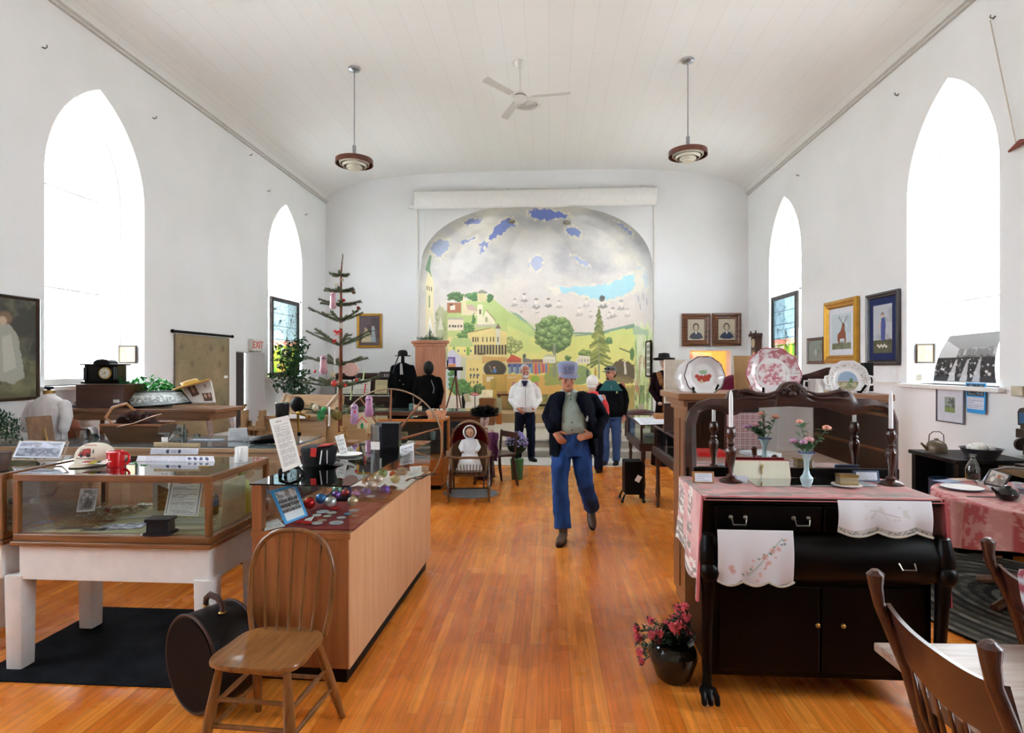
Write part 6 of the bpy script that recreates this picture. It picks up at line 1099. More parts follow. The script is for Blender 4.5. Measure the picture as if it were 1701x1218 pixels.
m = MB(); m.grid(lambda u, v: (.235*math.cos(PI*(.02+.96*u))*(1-v)+.0, .32+.02*v, .57+(.33*math.sin(PI*(.02+.96*u))**.8)*(1-v)), 24, 8); m.grid(lambda u, v: hood(u, v, .93), 24, 6); m.build('red_lining', pm('#7a1018', .95, var=.2, sheen=.4), t, fix=False, solid=.006)
MB().tube([hood(i/24, 1, 1.01) for i in range(25)], .012, 6).build('hood_rim', wkd, t); MB().tube([(-.22, .3, .55), (-.24, .60, .80), (.24, .60, .80), (.22, .3, .55)], .012, 8).build('push_handle', wkd, t)
t = thing('baby_doll', 'baby doll in a white bonnet and long gown sitting in the carriage', 'doll', (-1.02, 7.40, .34), .12)
gown = pm('#d9d8d8', .8, bump=.3, bscale=60)
m = MB(); m.loft([(0, -.31, .015, .16, .03), (0, -.26, .05, .17, .07), (0, -.08, .13, .13, .11), (0, 0, .22, .09, .08), (0, .02, .36, .085, .06), (0, .03, .40, .04, .04)], 26); [m.cap([(s*.08, .01, .35), (s*.115, -.03, .28), (s*.09, -.08, .24)], [.035, .032, .026], 10) for s in (-1, 1)]; m.remesh('gown', gown, t, .009, 3, .004, 18)
MB().ell((0, -.005, .475), (.058, .06, .068), 20).ell((0, -.062, .468), (.009, .010, .009), 8).ell((-.03, -.045, .455), (.016, .014, .014), 8).ell((.03, -.045, .455), (.016, .014, .014), 8).ell((0, -.05, .43), (.018, .014, .012), 8).build('head', pm('#c99878', .3, var=.08), t)
for s in (-1, 1): MB().ell((s*.022, -.060, .482), (.008, .004, .006), 8).build('eye', pm('#26201e', .2), t); MB().ell((s*.09, -.10, .235), (.018, .018, .014), 8).build('hand', pm('#c99878', .4), t)
MB().ell((0, -.064, .447), (.008, .004, .003), 8).build('mouth', pm('#a03830', .4), t)
MB().grid(lambda u, v: ((.074+.004*v)*math.sin(PI*(u*1.56-.78)), .0+.074*math.cos(PI*(u*1.56-.78))*1-.0, .0) if 0 else ((.074)*math.cos(2*PI*u)*math.sin(.35+v*1.2+.0), .075*math.cos(.6+v*.95)*-1+.065*1 if 0 else -.045+.115*v, .475+.078*math.sin(2*PI*u)*math.sin(.35+v*1.2+.0)) if 0 else (.078*math.cos(2*PI*u)*math.cos(v*1.45), -.040+.115*v, .478+.083*math.sin(2*PI*u)*math.cos(v*1.45)), 28, 8, wrap=True).build('bonnet', gown, t, fix=False, solid=.008)
MB().tube([(.078*math.cos(2*PI*i/28), -.042, .478+.083*math.sin(2*PI*i/28)) for i in range(28)], .010, 8, closed=True).build('bonnet_frill', gown, t)
o = MB().lathe([(.001, 0), (.36, 0), (.36, .008), (.001, .008)], n=40).build('round_mat', pm('#8a8a8c', .95, var=.25, scale=60)); o.location = (-1.02, 7.5, 0); o.scale = (1, .8, 1); tag(o, 'grey oval mat under the doll carriage', 'mat')
# ================================================================ lady head, chair, flowers
t = thing('hat_mannequin', 'mannequin bust in a black feathered hat behind the doll carriage', 'mannequin', (-.95, 8.48, 0))
zh = atY(805, 697, 8.35).z
m = MB(); m.ell((.0, 0, zh-.02), (.07, .09, .10)).cap([(0, 0, zh-.1), (0, 0, zh-.2)], [.045, .05]).loft([(0, 0, .62, .13, .09), (0, 0, .75, .15, .1), (0, 0, zh-.22, .12, .08), (0, 0, zh-.18, .05, .05)], 20).ell((.06, -.05, zh-.03), (.018, .015, .015)); m.remesh('bust', pm('#c8a89c', .5), t, .01, 3)
m = MB(); m.lathe([(.001, 0), (.19, -.02), (.20, 0), (.08, .03), (.07, .08), (.001, .09)], c=(0, 0, zh+.06), n=30, fn=lambda a, z: 1+.08*math.sin(3*a)); m.build('hat', black, t)
m = MB(); rr = random.Random(3)
for i in range(1500):
 a = rr.uniform(0, 2*PI); q = rr.uniform(.05, .21); c = Vector((math.cos(a)*q, math.sin(a)*q*.8, zh+.06+.08*(1-q*3)+rr.uniform(-.02, .05))); d = Vector((rr.gauss(0, 1), rr.gauss(0, 1), rr.gauss(0, .8))).normalized()*.06; s_ = d.cross(Vector((0, 0, 1))).normalized()*.008; m.add([c-s_, c+s_, c+d], [(0, 1, 2)])
m.build('feathers', black, t, fix=False, smooth=0)
m = MB(); m.loft([(0, 0, .03, .16, .14), (0, 0, .4, .13, .11), (0, 0, .64, .13, .1)], 20); m.build('skirt', pm('#3a2430', .9), t)
t = thing('side_chair', 'dark carved wooden chair with a purple shawl beside the carriage', 'chair', (-.74, 8.05, 0), -.9)
dm = wood('#2c130e', '#481f16')
MB().bb((-.2, -.2, .42), (.2, .2, .46)).build('seat', dm, t, bevel=.01); [MB().tube([(sx*.17, sy*.17, .42), (sx*.19, sy*.19, .2), (sx*.2, sy*.23, 0)], [.02, .024, .016], 8).build('leg', dm, t) for sx in (-1, 1) for sy in (-1, 1)]
MB().tube([(-.18, .19, .45), (-.19, .22, .75)], .017).tube([(.18, .19, .45), (.19, .22, .75)], .017).bb((-.19, .2, .66), (.19, .235, .74)).build('backrest', dm, t)
o = MB(TR(-.86, 8.0, 0)).grid(lambda u, v: (-.16+.32*u, -.16+.1*math.sin(u*9)*.2, .74-.42*v*(.6+.4*math.sin(u*3.1))) if 0 else (-.17+.34*u+.01*math.sin(v*12), -.15-.03*math.sin(u*14)-.05*v, .76-.38*v), 26, 14).build('purple_shawl', pm('#6a3a5c', .9, var=.4, scale=40), solid=.006, fix=False); tag(o, 'purple fringed shawl draped over the dark carved chair', 'shawl')
def flowers(m_, n_, R3, c, zr, seed, sz):
 rr = random.Random(seed)
 for i in range(n_):
  a = rr.uniform(0, 2*PI); e = rr.uniform(-.2, 1.4); q = R3*rr.uniform(.75, 1.05); p = Vector((math.cos(a)*math.cos(e)*q, math.sin(a)*math.cos(e)*q, math.sin(e)*q*zr))+Vector(c); m_.ell(tuple(p), (sz, sz, sz*.7), 6)
t = thing('potted_violets', 'pot of violet blue flowers beside the dark carved chair', 'plant', (-.47, 8.5, 0))
MB().lathe([(.001, 0), (.08, 0), (.10, .3), (.001, .3)], n=18).build('pot', pm('#3a6a34', .6), t); MB().tube([(0, 0, .28), (0, 0, .45)], .02).ell((0, 0, .50), (.15, .13, .13), 12).build('leaves', pm('#2a3a24', .8, var=.5, scale=40, bump=1, bscale=60), t); m = MB(); flowers(m, 130, .16, (0, 0, .52), 1.1, 4, .018); m.build('blooms', pm('#8f86c0', .7, var=.4, scale=60), t)
# ================================================================ stage: counter, piano, mannequins, cabinet
t = thing('long_glass_counter', 'long dark wood counter with a glass top below the stage at left', 'display counter', (-2.60, 9.25, 0)); cw_ = wood('#4a2818', '#6e4028', 'x')
MB().bb((-1.57, -.28, .05), (1.57, .28, .86)).build('body', cw_, t, bevel=.004, smooth=0); MB().bb((-1.60, -.31, .86), (1.60, .31, .95)).build('top_frame', cw_, t, bevel=.004, smooth=0); MB().bb((-1.58, -.29, .95), (1.58, .29, .965)).build('glass_top', pm('#56605c', .06, spec=.9), t, smooth=0)
MB().bb((-1.5, -.29, .35), (1.5, -.28, .8)).build('front_glass', pm('#2c2c2e', .1), t, smooth=0); MB().bb((-1.5, -.24, 0), (1.5, .24, .05)).build('kick_base', black, t, smooth=0)
for i in range(3): o = MB(TR(-2.2+.07*i, 9.1, .967)).bb((-.02, -.05, 0), (.03, .05, .10-.02*i)).build('book', pm(['#4a6a64', '#b8a888', '#c8b49c'][i], .6), bevel=.003, smooth=0); tag(o, ['teal book standing on the long glass counter', 'tan book second from the left on the glass counter', 'cream book at the right of the three on the glass counter'][i], 'book')
t = thing('upright_piano', 'dark carved upright piano with open music books by the back wall', 'piano', (-3.85, 12.2, STG)); pw = wood('#24100c', '#3c1a14', 'x')
MB().bb((-.72, -.1, .1), (.72, .35, 1.1)).build('case', pw, t, bevel=.006, smooth=0); MB().bb((-.74, -.36, .62), (.74, -.1, .74)).build('key_bed', pw, t, bevel=.005, smooth=0); MB().bb((-.66, -.35, .742), (.66, -.22, .755)).build('keys', pm('#d8d4c8', .3), t, smooth=0)
m = MB(); [m.bb((-.64+.04*k, -.29, .755), (-.625+.04*k, -.22, .766)) for k in range(32) if k % 7 not in (2, 6)]; m.build('black_keys', black, t, smooth=0)
for x in (-.7, .62): MB().bb((x, -.34, 0), (x+.08, -.26, .62)).build('leg', pw, t, smooth=0)
MB().bb((-.76, -.12, 1.10), (.2, .37, 1.22)).bb((-.76, -.12, 1.1), (.76, .37, 1.14)).build('top', pw, t, bevel=.005, smooth=0); m = MB(); m.bb((.22, .0, 1.2), (.74, .03, 1.25)); [m.tube([(.25+.05*k, .015, 1.14), (.25+.05*k, .015, 1.22)], .012, 6) for k in range(10)]; m.build('gallery', pw, t)
for i, (x, w_, h_, c, lb) in enumerate(((-.50, .32, .30, '#d8d4c8', 'open music book at the left on the piano'), (-.12, .38, .32, '#dedad0', 'open music book in the middle on the piano'), (.30, .26, .30, '#c8b88c', 'yellow music book at the right on the piano'), (.55, .2, .34, '#c0b4a4', 'tan music book at the right end of the piano'))):
 o = panel('music_book', paper(100+i, 8, c, '#8a8678', False, 24, 20), w_, h_, RX(-.2), solid=.015); o.location = (-3.85+x, 12.05, STG+.92+h_*.02); tag(o, lb, 'book')
def black_suit(lb, x, y, top, hat, seed, nm='black_mannequin'):
 t = thing(nm, lb, 'mannequin', (x, y, STG)); s_ = top/1.7
 m = MB(); m.loft([(0, 0, .02, .25, .2), (0, 0, .5, .22, .17), (0, 0, .9, .19, .13), (0, 0, 1.2*s_, .21, .13), (0, 0, 1.38*s_, .19, .11), (0, 0, 1.44*s_, .07, .06)], 28); [m.cap([(s*.19, 0, 1.34*s_), (s*.25, 0, 1.05*s_), (s*.22, -.06, .80*s_)], [.06, .06, .055], 12) for s in (-1, 1)]
 m.remesh('coat', pm('#08080a', .85, var=.4), t, .02, 3, .012, 7); return t, s_
t, s_ = black_suit('black-caped mannequin in a bowler hat beside the piano', atY(669, 640, 11.6).x, 11.6, 1.7, True, 1)
MB().cap([(0, 0, 1.40), (0, 0, 1.55)], [.04, .035], 10).build('neck_post', black, t); MB().lathe([(.001, .0), (.155, .0), (.16, .015), (.1, .01), (.098, .08), (.07, .12), (.001, .13)], c=(0, 0, 1.57), n=30).build('bowler_hat', pm('#0a0a0c', .6), t); MB().tube([(-.06, -.05, 1.60), (-.13, -.1, 1.40), (-.18, -.1, 1.22)], .012, 6).build('scarf_edge', pm('#2a2a30', .7), t); MB().prism([(-.02, 1.42), (.02, 1.42), (.04, 1.2), (-.02, 1.2)], -.14, -.125, plane='xz').ell((.05, -.16, 1.0), (.01, .005, .01), 6).ell((-.02, -.16, 1.08), (.01, .005, .01), 6).build('shirt_front', pm('#b8b8bc', .6), t)
t, s_ = black_suit('black veiled mourning dress mannequin before the oak cabinet', atY(711, 650, 10.95).x, 11.0, 1.42, False, 2)
MB().ell((0, 0, 1.33), (.10, .11, .14), 18).build('veil', pm('#060608', .5), t); MB().tube([(.08, -.14, 1.1), (.14, -.16, .95), (.12, -.17, .85)], .008, 6).build('trim_ribbon', pm('#8a8a90', .5), t)
t = thing('oak_corner_cabinet', 'tall orange oak cabinet with glass doors left of the mural', 'cabinet', (-2.50, 12.05, STG), math.radians(40)); oc = wood('#a8603c', '#bd7a52')
MB().bb((-.24, -.22, 0), (.24, .22, 1.84)).build('body', oc, t, bevel=.004, smooth=0); MB().bb((-.30, -.28, 1.84), (.30, .28, 1.90)).bb((-.27, -.25, 1.78), (.27, .25, 1.84)).build('cornice', oc, t, bevel=.008, smooth=0)
for y in (-.20, .01): MB().bb((.24, y, .5), (.26, y+.19, 1.72)).build('door', oc, t, smooth=0); MB().bb((.26, y+.035, .55), (.263, y+.155, 1.67)).build('door_glass', pm('#4a4438', .05, spec=.9), t, smooth=0)
r2 = random.Random(8)
for y in (-.10, .11):
 for k in range(6): MB().ell((.268, y+r2.uniform(-.03, .03), .62+.18*k), (.006, .025, .04), 8).build('shelf_item', pm(['#c8c0a8', '#8a9a84', '#b89868'][k % 3], .3), t)
t = thing('evergreen_spray', 'artificial evergreen spray on top of the oak cabinet', 'greenery', (-2.50, 12.0, STG+1.905)); m = MB();
for i in range(700):
 a = r2.uniform(0, 2*PI); q = r2.random(); c = Vector((math.cos(a)*q*.28, math.sin(a)*q*.2, r2.uniform(0, .05)+.26*max(0, 1-q*2.5)*r2.random())); d = Vector((r2.gauss(0, 1), r2.gauss(0, 1), abs(r2.gauss(0, 1)))).normalized()*.05; s_ = d.cross(Vector((0, 0, 1))).normalized()*.008; m.add([c-s_, c+s_, c+d], [(0, 1, 2)])
m.build('needles', pm('#3a6a48', .7, var=.5, scale=30), t, fix=False, smooth=0); MB().tube([(0, 0, 0), (0, 0, .22)], .012).build('stem', drk, t)
t = thing('surveying_instrument', 'black field camera on a wooden tripod in front of the mural', 'tripod camera', (atY(757, 640, 12.9).x, 12.9, STG))
zc = atY(757, 612, 12.9).z-STG; MB().bb((-.16, -.05, zc-.05), (.16, .05, zc+.03)).bb((-.26, -.02, zc-.01), (-.16, .02, zc+.02)).bb((-.20, -.03, zc+.03), (-.17, 0, zc+.18)).build('camera_body', pm('#2c2420', .5), t, bevel=.005); MB().tube([(0, 0, zc-.05), (0, 0, zc-.18)], .03).build('head', black, t)
for dx, dy in ((-.32, -.1), (.22, -.12), (.03, .2)): MB().tube([(0, 0, zc-.15), (dx, dy, 0)], [.022, .014], 6).build('leg', wood('#5a2c1c', '#7c4028'), t)
o = MB(TR(atY(770, 655, 13.2).x, 13.2, STG)).lathe([(.001, 0), (.14, 0), (.05, .08), (.03, .4), (.05, .62), (.02, .75), (.001, .76)], n=16).build('iron_stove_pipe', pm('#2a2c2c', .4, .5)); tag(o, 'dark iron standing implement beside the field camera', 'implement')
t = thing('standing_sign', 'small red and white sign on a thin stand before the mural', 'sign', (atY(789, 665, 13.3).x, 13.3, STG)); MB().tube([(0, 0, 0), (0, 0, .88)], .01).lathe([(.001, 0), (.09, 0), (.09, .012), (.001, .012)], n=16).build('stand', black, t); zc = atY(789, 655, 13.3).z-STG
cv = CV(0, 0, 3, 1, 40, 14, '#d8404c').textlines(.2, .3, 2.8, .7, 1, '#f4e8e8', 1, 3, .8); panel('sign_plate', cv, .17, .06, TR(0, -.012, zc), t, solid=.006)
t = thing('wooden_lectern', 'square wooden box lectern with a sloped card in front of the mural', 'lectern', (atY(810, 670, 13.4).x, 13.45, STG)); MB().bb((-.19, -.15, 0), (.16, .15, .62)).build('box', wood('#7a4a2a', '#965e38', 'x'), t, bevel=.004, smooth=0); MB(TR(-.02, 0, .63) @ RX(-.5)).bb((-.13, -.01, 0), (.13, .01, .20)).build('card', pm('#e0d0a8', .7), t, smooth=0)
t = thing('painted_post', 'short square post painted orange at its base before the mural', 'post', (atY(829, 668, 13.6).x, 13.6, STG)); MB().bb((-.06, -.06, .26), (.06, .06, .62)).build('upper', pm('#b0a888', .6), t, smooth=0); MB().bb((-.062, -.062, 0), (.062, .062, .26)).build('lower', pm('#b8682c', .6), t, smooth=0)
o = MB(TR(atY(782, 680, 12.6).x, 12.6, STG)).bb((-.18, -.12, 0), (.22, .12, .26)).build('fur_box', pm('#8a7458', .95, bump=.8, bscale=40)); tag(o, 'brown textured box on the stage below the standing sign', 'box')
q4('booklet', paper(111, 4, '#d0c4a0', '#8a7a58', False, 16, 24), [atY(769, 655, 12.7), atY(779, 654, 12.7), atY(783, 668, 12.6), atY(773, 668, 12.6)], label='tan booklet standing on the brown textured box', category='booklet')
t = thing('red_top_stove', 'small black iron stand with a bright red box behind the man', 'stand', (atY(893, 680, 12.9).x, 12.9, STG)); zc = atY(893, 672, 12.9).z-STG
MB().bb((-.30, -.15, zc-.03), (.25, .15, zc)).build('shelf', black, t, smooth=0); [MB().tube([(x, y, zc-.03), (x*.6, y*.6, zc*.45), (x*1.3, y*1.2, 0)], .02, 6).build('leg', black, t) for x in (-.22, .2) for y in (-.1, .1)]; MB().bb((-.20, -.13, zc), (.02, .1, zc+.10)).build('red_box', pm('#c01c18', .4), t, bevel=.005, smooth=0)
t = thing('mural_bench', 'low dark wooden bench against the mural', 'bench', (-1.1, 15.1, .52)); MB().bb((-.25, -.15, .38), (.4, .15, .42)).build('seat', cw_, t, smooth=0); [MB().bb((x, -.13, 0), (x+.04, .13, .38)).build('leg', cw_, t, smooth=0) for x in (-.22, .33)]
cv = CV(0, 0, 1, 1.35, 60, 80, '#5c4a50').noise('#3c3238', 4, 4, .4, .6, .6, 3); cv.rect(0, 1.0, 1, 1.35, '#6a5a4a', .6); cv.poly([(.1, 1.2), (.25, .7), (.38, .62), (.55, .8), (.62, 1.2)], '#c9bb98'); cv.ell(.32, .6, .06, .07, '#b89478'); cv.poly([(.62, .5), (.75, .5), (.82, 1.2), (.58, 1.2)], '#98a0a8'); cv.ell(.68, .46, .045, .06, '#b89478'); cv.ell(.68, .42, .06, .04, '#3a2c28')
frame('framed_print', 'gold framed print of a seated couple on the back wall by the tree', 'painting', .56, .76, (-4.0, YB-.01, 2.46), 0, cv, gold, .05)
def portrait(suit, hair, bg, seed, lady):
 cv = CV(0, 0, 1, 1.2, 60, 72, bg).noise('#8f8878', 2, 2, .5, .7, .5, seed); cv.poly([(.08, 1.05), (.2, .85), (.42, .72), (.6, .72), (.82, .84), (.92, 1.05), (.7, 1.12), (.3, 1.12)], suit, 1, .015); cv.ell(.5, .45, .19, .24, hair, .1); cv.ell(.5, .48, .135, .19, '#c9b49c', .15)
 cv.poly([(.44, .68), (.56, .68), (.54, .85), (.48, .85)], '#e8e2d4'); cv.ell(.44, .45, .025, .012, '#3a3430'); cv.ell(.56, .45, .025, .012, '#3a3430'); cv.ell(.5, .58, .04, .01, '#8a5a4c'); return cv
frame('framed_portrait', 'wide brown framed portrait of a man in a bow tie, left of the pair', 'portrait', .60, .70, (3.155, YB-.01, 2.45), 0, portrait('#3c4250', '#2c2826', '#c0b4a0', 2, 0), wood('#3c2014', '#84502e', 'x', .7), .125, .05)
frame('framed_portrait', 'wide brown framed portrait of a person with dark hair, right of the pair', 'portrait', .60, .70, (3.80, YB-.01, 2.455), 0, portrait('#2f3a58', '#3a3230', '#c8bca4', 5, 1), wood('#3c2014', '#84502e', 'x', .7), .125, .05)
q4('wall_label', paper(120, 2, '#f0f0f2', '#b0b0b8', False, 20, 6), [atY(1172, 576, YB-.006), atY(1187, 575, YB-.006), atY(1187, 582, YB-.006), atY(1172, 582, YB-.006)], label='small white label under the two framed portraits', category='label')
cv = CV(0, 0, 1, 1.4, 30, 44, '#e0ded6'); [cv.rect(.1, .1+.25*k, .9, .27+.25*k, '#4a5a54', .7) for k in range(5)]
frame('framed_poster', 'narrow black framed poster on the right jamb of the mural arch', 'poster', .62, .80, (2.205, 12.95, 1.83), PI/2*-1, cv, black, .03, .03)
# ================================================================ ceiling: pendants, fan, vent
def pendant(lb, x, yd, zc):
 t = thing('pendant_lamp', lb, 'ceiling lamp', (x, yd, zc)); zt = ceil_z(x)-zc
 MB().lathe([(.001, zt), (.085, zt), (.08, zt-.03), (.03, zt-.05), (.001, zt-.05)], n=24).build('canopy', steel, t); MB().tube([(0, 0, zt-.05), (0, 0, .19)], .009, 8).build('rod', steel, t); MB().tube([(0, 0, .20), (0, 0, .03)], .026, 14).build('socket', steel, t)
 MB().lathe([(.262, .0), (.265, -.07), (.255, -.07), (.252, .0), (.262, 0)], n=44).build('wood_ring', wood('#4a2418', '#6a3420', 'x'), t)
 wh = pm('#cfc8b4', .4, var=.05)
 for k, (r0, z0) in enumerate(((.215, -.035), (.17, -.07), (.115, -.10))): MB().lathe([(r0, z0), (r0-.01, z0-.035), (r0-.022, z0-.035), (r0-.012, z0), (r0, z0)], n=36).build('louvre_ring', wh, t)
 MB().lathe([(.001, -.02), (.09, -.02), (.095, -.12), (.07, -.15), (.001, -.16)], n=30).build('diffuser', pm('#d8d2bc', .4), t); m = MB(); [m.tube([(.02*math.cos(a), .02*math.sin(a), .0), (.255*math.cos(a), .255*math.sin(a), -.03)], .006, 6) for a in (0.3, 2.4, 4.5)]; m.build('spider', steel, t)
pendant('round wooden ring pendant lamp hanging on the left', -2.78, 8.11, 4.62); pendant('round wooden ring pendant lamp hanging on the right', 1.93, 8.19, 4.66)
t = thing('ceiling_fan', 'white three-blade ceiling fan in the middle of the ceiling', 'fan', (-.41, 8.14, 5.45)); zt = ceil_z(-.41)-5.45; fwm = pm('#d9d6d0', .5, var=.03)
MB().lathe([(.001, zt), (.075, zt), (.07, zt-.03), (.035, zt-.09), (.001, zt-.09)], n=24).build('canopy', fwm, t); MB().tube([(0, 0, zt-.08), (0, 0, .05)], .014, 10).build('rod', fwm, t); MB().lathe([(.001, .07), (.06, .06), (.095, .02), (.095, -.03), (.06, -.06), (.001, -.07)], n=30).build('motor', fwm, t); MB().lathe([(.096, .018), (.097, .008)], n=30).build('dark_band', black, t, fix=False)
for k in range(3):
 a = math.radians(-7+120*k); MB(RZ(a)).bb((.06, -.012, -.008), (.2, .012, -.002)).build('blade_arm', fwm, t, smooth=0); MB(RZ(a) @ RX(.2)).prism([(.17, -.05), (.70, -.065), (.715, -.03), (.715, .03), (.70, .05), (.17, .045)], -.004, .004).build('blade', pm('#cdc8c2', .6, var=.03), t, smooth=0)
zc = ceil_z(-.38); t = thing('ceiling_vent', 'round slatted air vent in the ceiling behind the fan', 'vent', (-.37, 9.45, zc)); MB().lathe([(.23, 0), (.22, -.02), (.18, -.02), (.18, 0)], n=36).build('outer_ring', fwm, t); MB().lathe([(.001, -.004), (.18, -.004)], n=36).build('void_shade_disc', pm('#1c1c1c', .9), t, fix=False)  # near-black disc inside the ring paints the shade of the duct
for k in range(5): r0 = .17-.033*k; MB().lathe([(r0, -.005-.004*k), (r0-.008, -.022-.003*k), (r0-.012, -.02-.003*k), (r0-.006, -.004)], n=36).build('vent_ring', fwm, t)
for i, x in enumerate((-1.3, .7)):
 ld = bpy.data.lights.new('vault_lamp', 'SPOT'); ld.energy = 92; ld.spot_size = math.radians(150); ld.spot_blend = .8; ld.shadow_soft_size = .12; ld.color = (1, .97, .93)
 lo = bpy.data.objects.new('vault_lamp', ld); C.objects.link(lo); lo.location = (x, 12.95, 4.95); lo.rotation_euler = (math.radians(38), 0, 0)
# ================================================================ RIGHT SIDE: dresser with mirror, oak cabinet behind, tables
ebony = pm('#070403', .35, var=.4, scale=6, spec=.3); mah = wood('#2a140d', '#42231a', 'x'); mahz = wood('#2a140d', '#42231a')
t = thing('oak_back_cabinet', 'oak cabinet with a flared cornice standing behind the mirror dresser', 'cabinet', (1.53, 4.08, 0)); ok2 = wood('#7a4e30', '#9a6a46'); ok2x = wood('#7a4e30', '#9a6a46', 'x')
MB().bb((-.61, -.26, .06), (.60, .26, 1.40)).build('body', ok2, t, bevel=.004, smooth=0); MB().bb((-.60, -.22, 0), (.60, .22, .06)).build('plinth', ok2, t, smooth=0)
m = MB();
for q, z0, z1 in ((.02, 1.36, 1.40), (.05, 1.40, 1.44), (.085, 1.44, 1.485)): m.bb((-.61-q, -.26-q*.3, z0), (.60+q*.6, .26+q, z1))
m.build('cornice', ok2x, t, bevel=.006, smooth=0)
for y in (-.22, .04): MB().bb((-.618, y, .12), (-.61, y+.18, 1.3)).build('side_panel', wood('#6c4228', '#8a5a3a'), t, bevel=.003, smooth=0)
ZH = 1.487
t = thing('mirror_dresser', 'nearly black empire dresser with claw feet and an arched mirror', 'dresser', (1.325, 3.18, 0)); hw = .555
MB().bb((-hw, -.28, .985), (hw, .29, 1.015)).build('top', ebony, t, bevel=.005, smooth=0)
MB().bb((-hw+.03, -.25, .13), (hw-.03, .28, .985)).build('carcass', ebony, t, smooth=0)
for x0_, x1_ in ((-hw+.05, .0), (.01, hw-.05)): MB().bb((x0_, -.275, .85), (x1_, -.25, .975)).build('drawer', ebony, t, bevel=.006, smooth=0)
MB().prism([(-.25, .84), (-.30, .82), (-.335, .76), (-.34, .70), (-.32, .64), (-.27, .61), (-.25, .60)], -hw+.04, hw-.04, plane='yz').build('serpentine_drawer', ebony, t, smooth=60)
for x0_, x1_ in ((-hw+.07, -.005), (.005, hw-.07)): MB().bb((x0_, -.265, .16), (x1_, -.25, .58)).build('door', ebony, t, bevel=.006, smooth=0)
for x in (-.02, .10): MB().ell((x, -.28, .40), .012, 10).build('door_knob', brass, t)
for x in (-.33, -.24+.07, .33-.1, .42): pass
for x in (-.40, -.10): m = MB(); m.tube([(x-.035, -.28, .92), (x-.035, -.30, .915), (x-.03, -.305, .89), (x+.03, -.305, .89), (x+.035, -.30, .915), (x+.035, -.28, .92)], .004, 6).ell((x-.035, -.28, .92), .011, 8).ell((x+.035, -.28, .92), .011, 8); m.build('drawer_handle', pm('#8a8478', .3, .9), t)
for x in (.36,): m = MB(); m.tube([(x-.035, -.34, .73), (x-.03, -.362, .705), (x+.03, -.362, .705), (x+.035, -.34, .73)], .004, 6); m.build('drawer_handle', pm('#8a8478', .3, .9), t)
for s in (-1, 1):
 x = s*(hw-.005)
 m = MB(); m.loft([(x, -.30, .66, .035, .04), (x, -.31, .72, .045, .05), (x, -.30, .78, .04, .05), (x, -.29, .84, .03, .04)], 16).ell((x, -.335, .67), (.045, .035, .05), 12).build('scroll_bracket', ebony, t)
 MB().loft([(x, -.29, .075, .03, .03), (x, -.285, .12, .022, .022), (x, -.275, .30, .026, .026), (x, -.29, .50, .03, .032), (x, -.30, .66, .036, .04)], 14).build('front_leg', ebony, t)
 m = MB(); m.ell((x, -.295, .07), (.04, .045, .03), 12); [m.cap([(x+.018*k, -.31, .085), (x+.022*k, -.345, .07), (x+.022*k, -.355, .045)], .014, 8) for k in (-1.4, 0, 1.4)]; m.build('claw_foot', ebony, t)
 MB().lathe([(.001, -.012), (.024, -.012), (.024, .012), (.001, .012)], c=(x, -.30, .024), n=16, axis='x').tube([(x, -.30, .024), (x, -.30, .05)], .01).build('caster', pm('#d0cdc8', .3), t)
 MB().bb((x-.03, .22, 0), (x+.03, .28, .13)).build('rear_foot', ebony, t, smooth=0)
OUT = [(1138, 800), (1137, 740), (1139, 700), (1146, 680), (1160, 668), (1180, 662), (1205, 662), (1211, 650), (1218, 647), (1235, 648), (1255, 656), (1284, 656), (1293, 646), (1298, 638), (1307, 634), (1318, 634), (1328, 638), (1334, 647), (1342, 656), (1365, 656), (1385, 648), (1400, 646), (1412, 652), (1418, 662), (1440, 662), (1465, 668), (1482, 680), (1489, 700), (1489, 800)]
INN = [(1156, 790), (1155, 705), (1161, 685), (1178, 679), (1196, 684), (1213, 691), (1225, 688), (1233, 681), (1260, 677), (1310, 675), (1370, 678), (1393, 685), (1408, 690), (1425, 688), (1445, 680), (1463, 681), (1475, 692), (1478, 790)]
MY = 3.45
def resamp(P, n):
 P = [atY(x, y, MY) for x, y in P]; d = [0]
 for i in range(1, len(P)): d.append(d[-1]+(P[i]-P[i-1]).length)
 return [Vector((np.interp(q*d[-1], d, [p.x for p in P])-1.325, MY-3.18, np.interp(q*d[-1], d, [p.z for p in P]))) for q in np.linspace(0, 1, n)]
A = resamp(OUT, 150); B = resamp(INN, 150)
m = MB(); n = 150; vs = [p+Vector((0, -.02, 0)) for p in A]+[(p+q)/2+Vector((0, -.038, 0)) for p, q in zip(A, B)]+[p+Vector((0, -.018, 0)) for p in B]+[p+Vector((0, .02, 0)) for p in A]+[p+Vector((0, .02, 0)) for p in B]
fs = []
for i in range(n-1):
 for a, b_ in ((0, 1), (1, 2), (3, 0), (2, 4), (4, 3)): fs.append((a*n+i, a*n+i+1, b_*n+i+1, b_*n+i))
for i in (0, n-1): fs.append((i, n+i, 2*n+i, 4*n+i, 3*n+i))
m.add(vs, fs); m.build('mirror_frame', mah, t, smooth=50)
cx = A[75].x; zc_ = A[75].z; m = MB()
for s in (-1, 1):
 m.tube([(cx+s*(.05+.02*math.cos(a)*(1-a/9)), MY-3.18-.045, zc_-.055+.02*math.sin(a)*(1-a/9)) for a in [k*.5 for k in range(15)]], .006, 6); m.tube([(cx+s*x, MY-3.18-.042, zc_-y) for x, y in ((.07, .05), (.14, .075), (.20, .07), (.26, .05), (.30, .055), (.31, .075), (.28, .08))], [.006, .010, .012, .012, .01, .008, .006], 8)
 m.tube([(cx+s*x, MY-3.18-.042, zc_-y) for x, y in ((.08, .075), (.16, .095), (.24, .09), (.31, .10))], [.004, .008, .008, .004], 8)
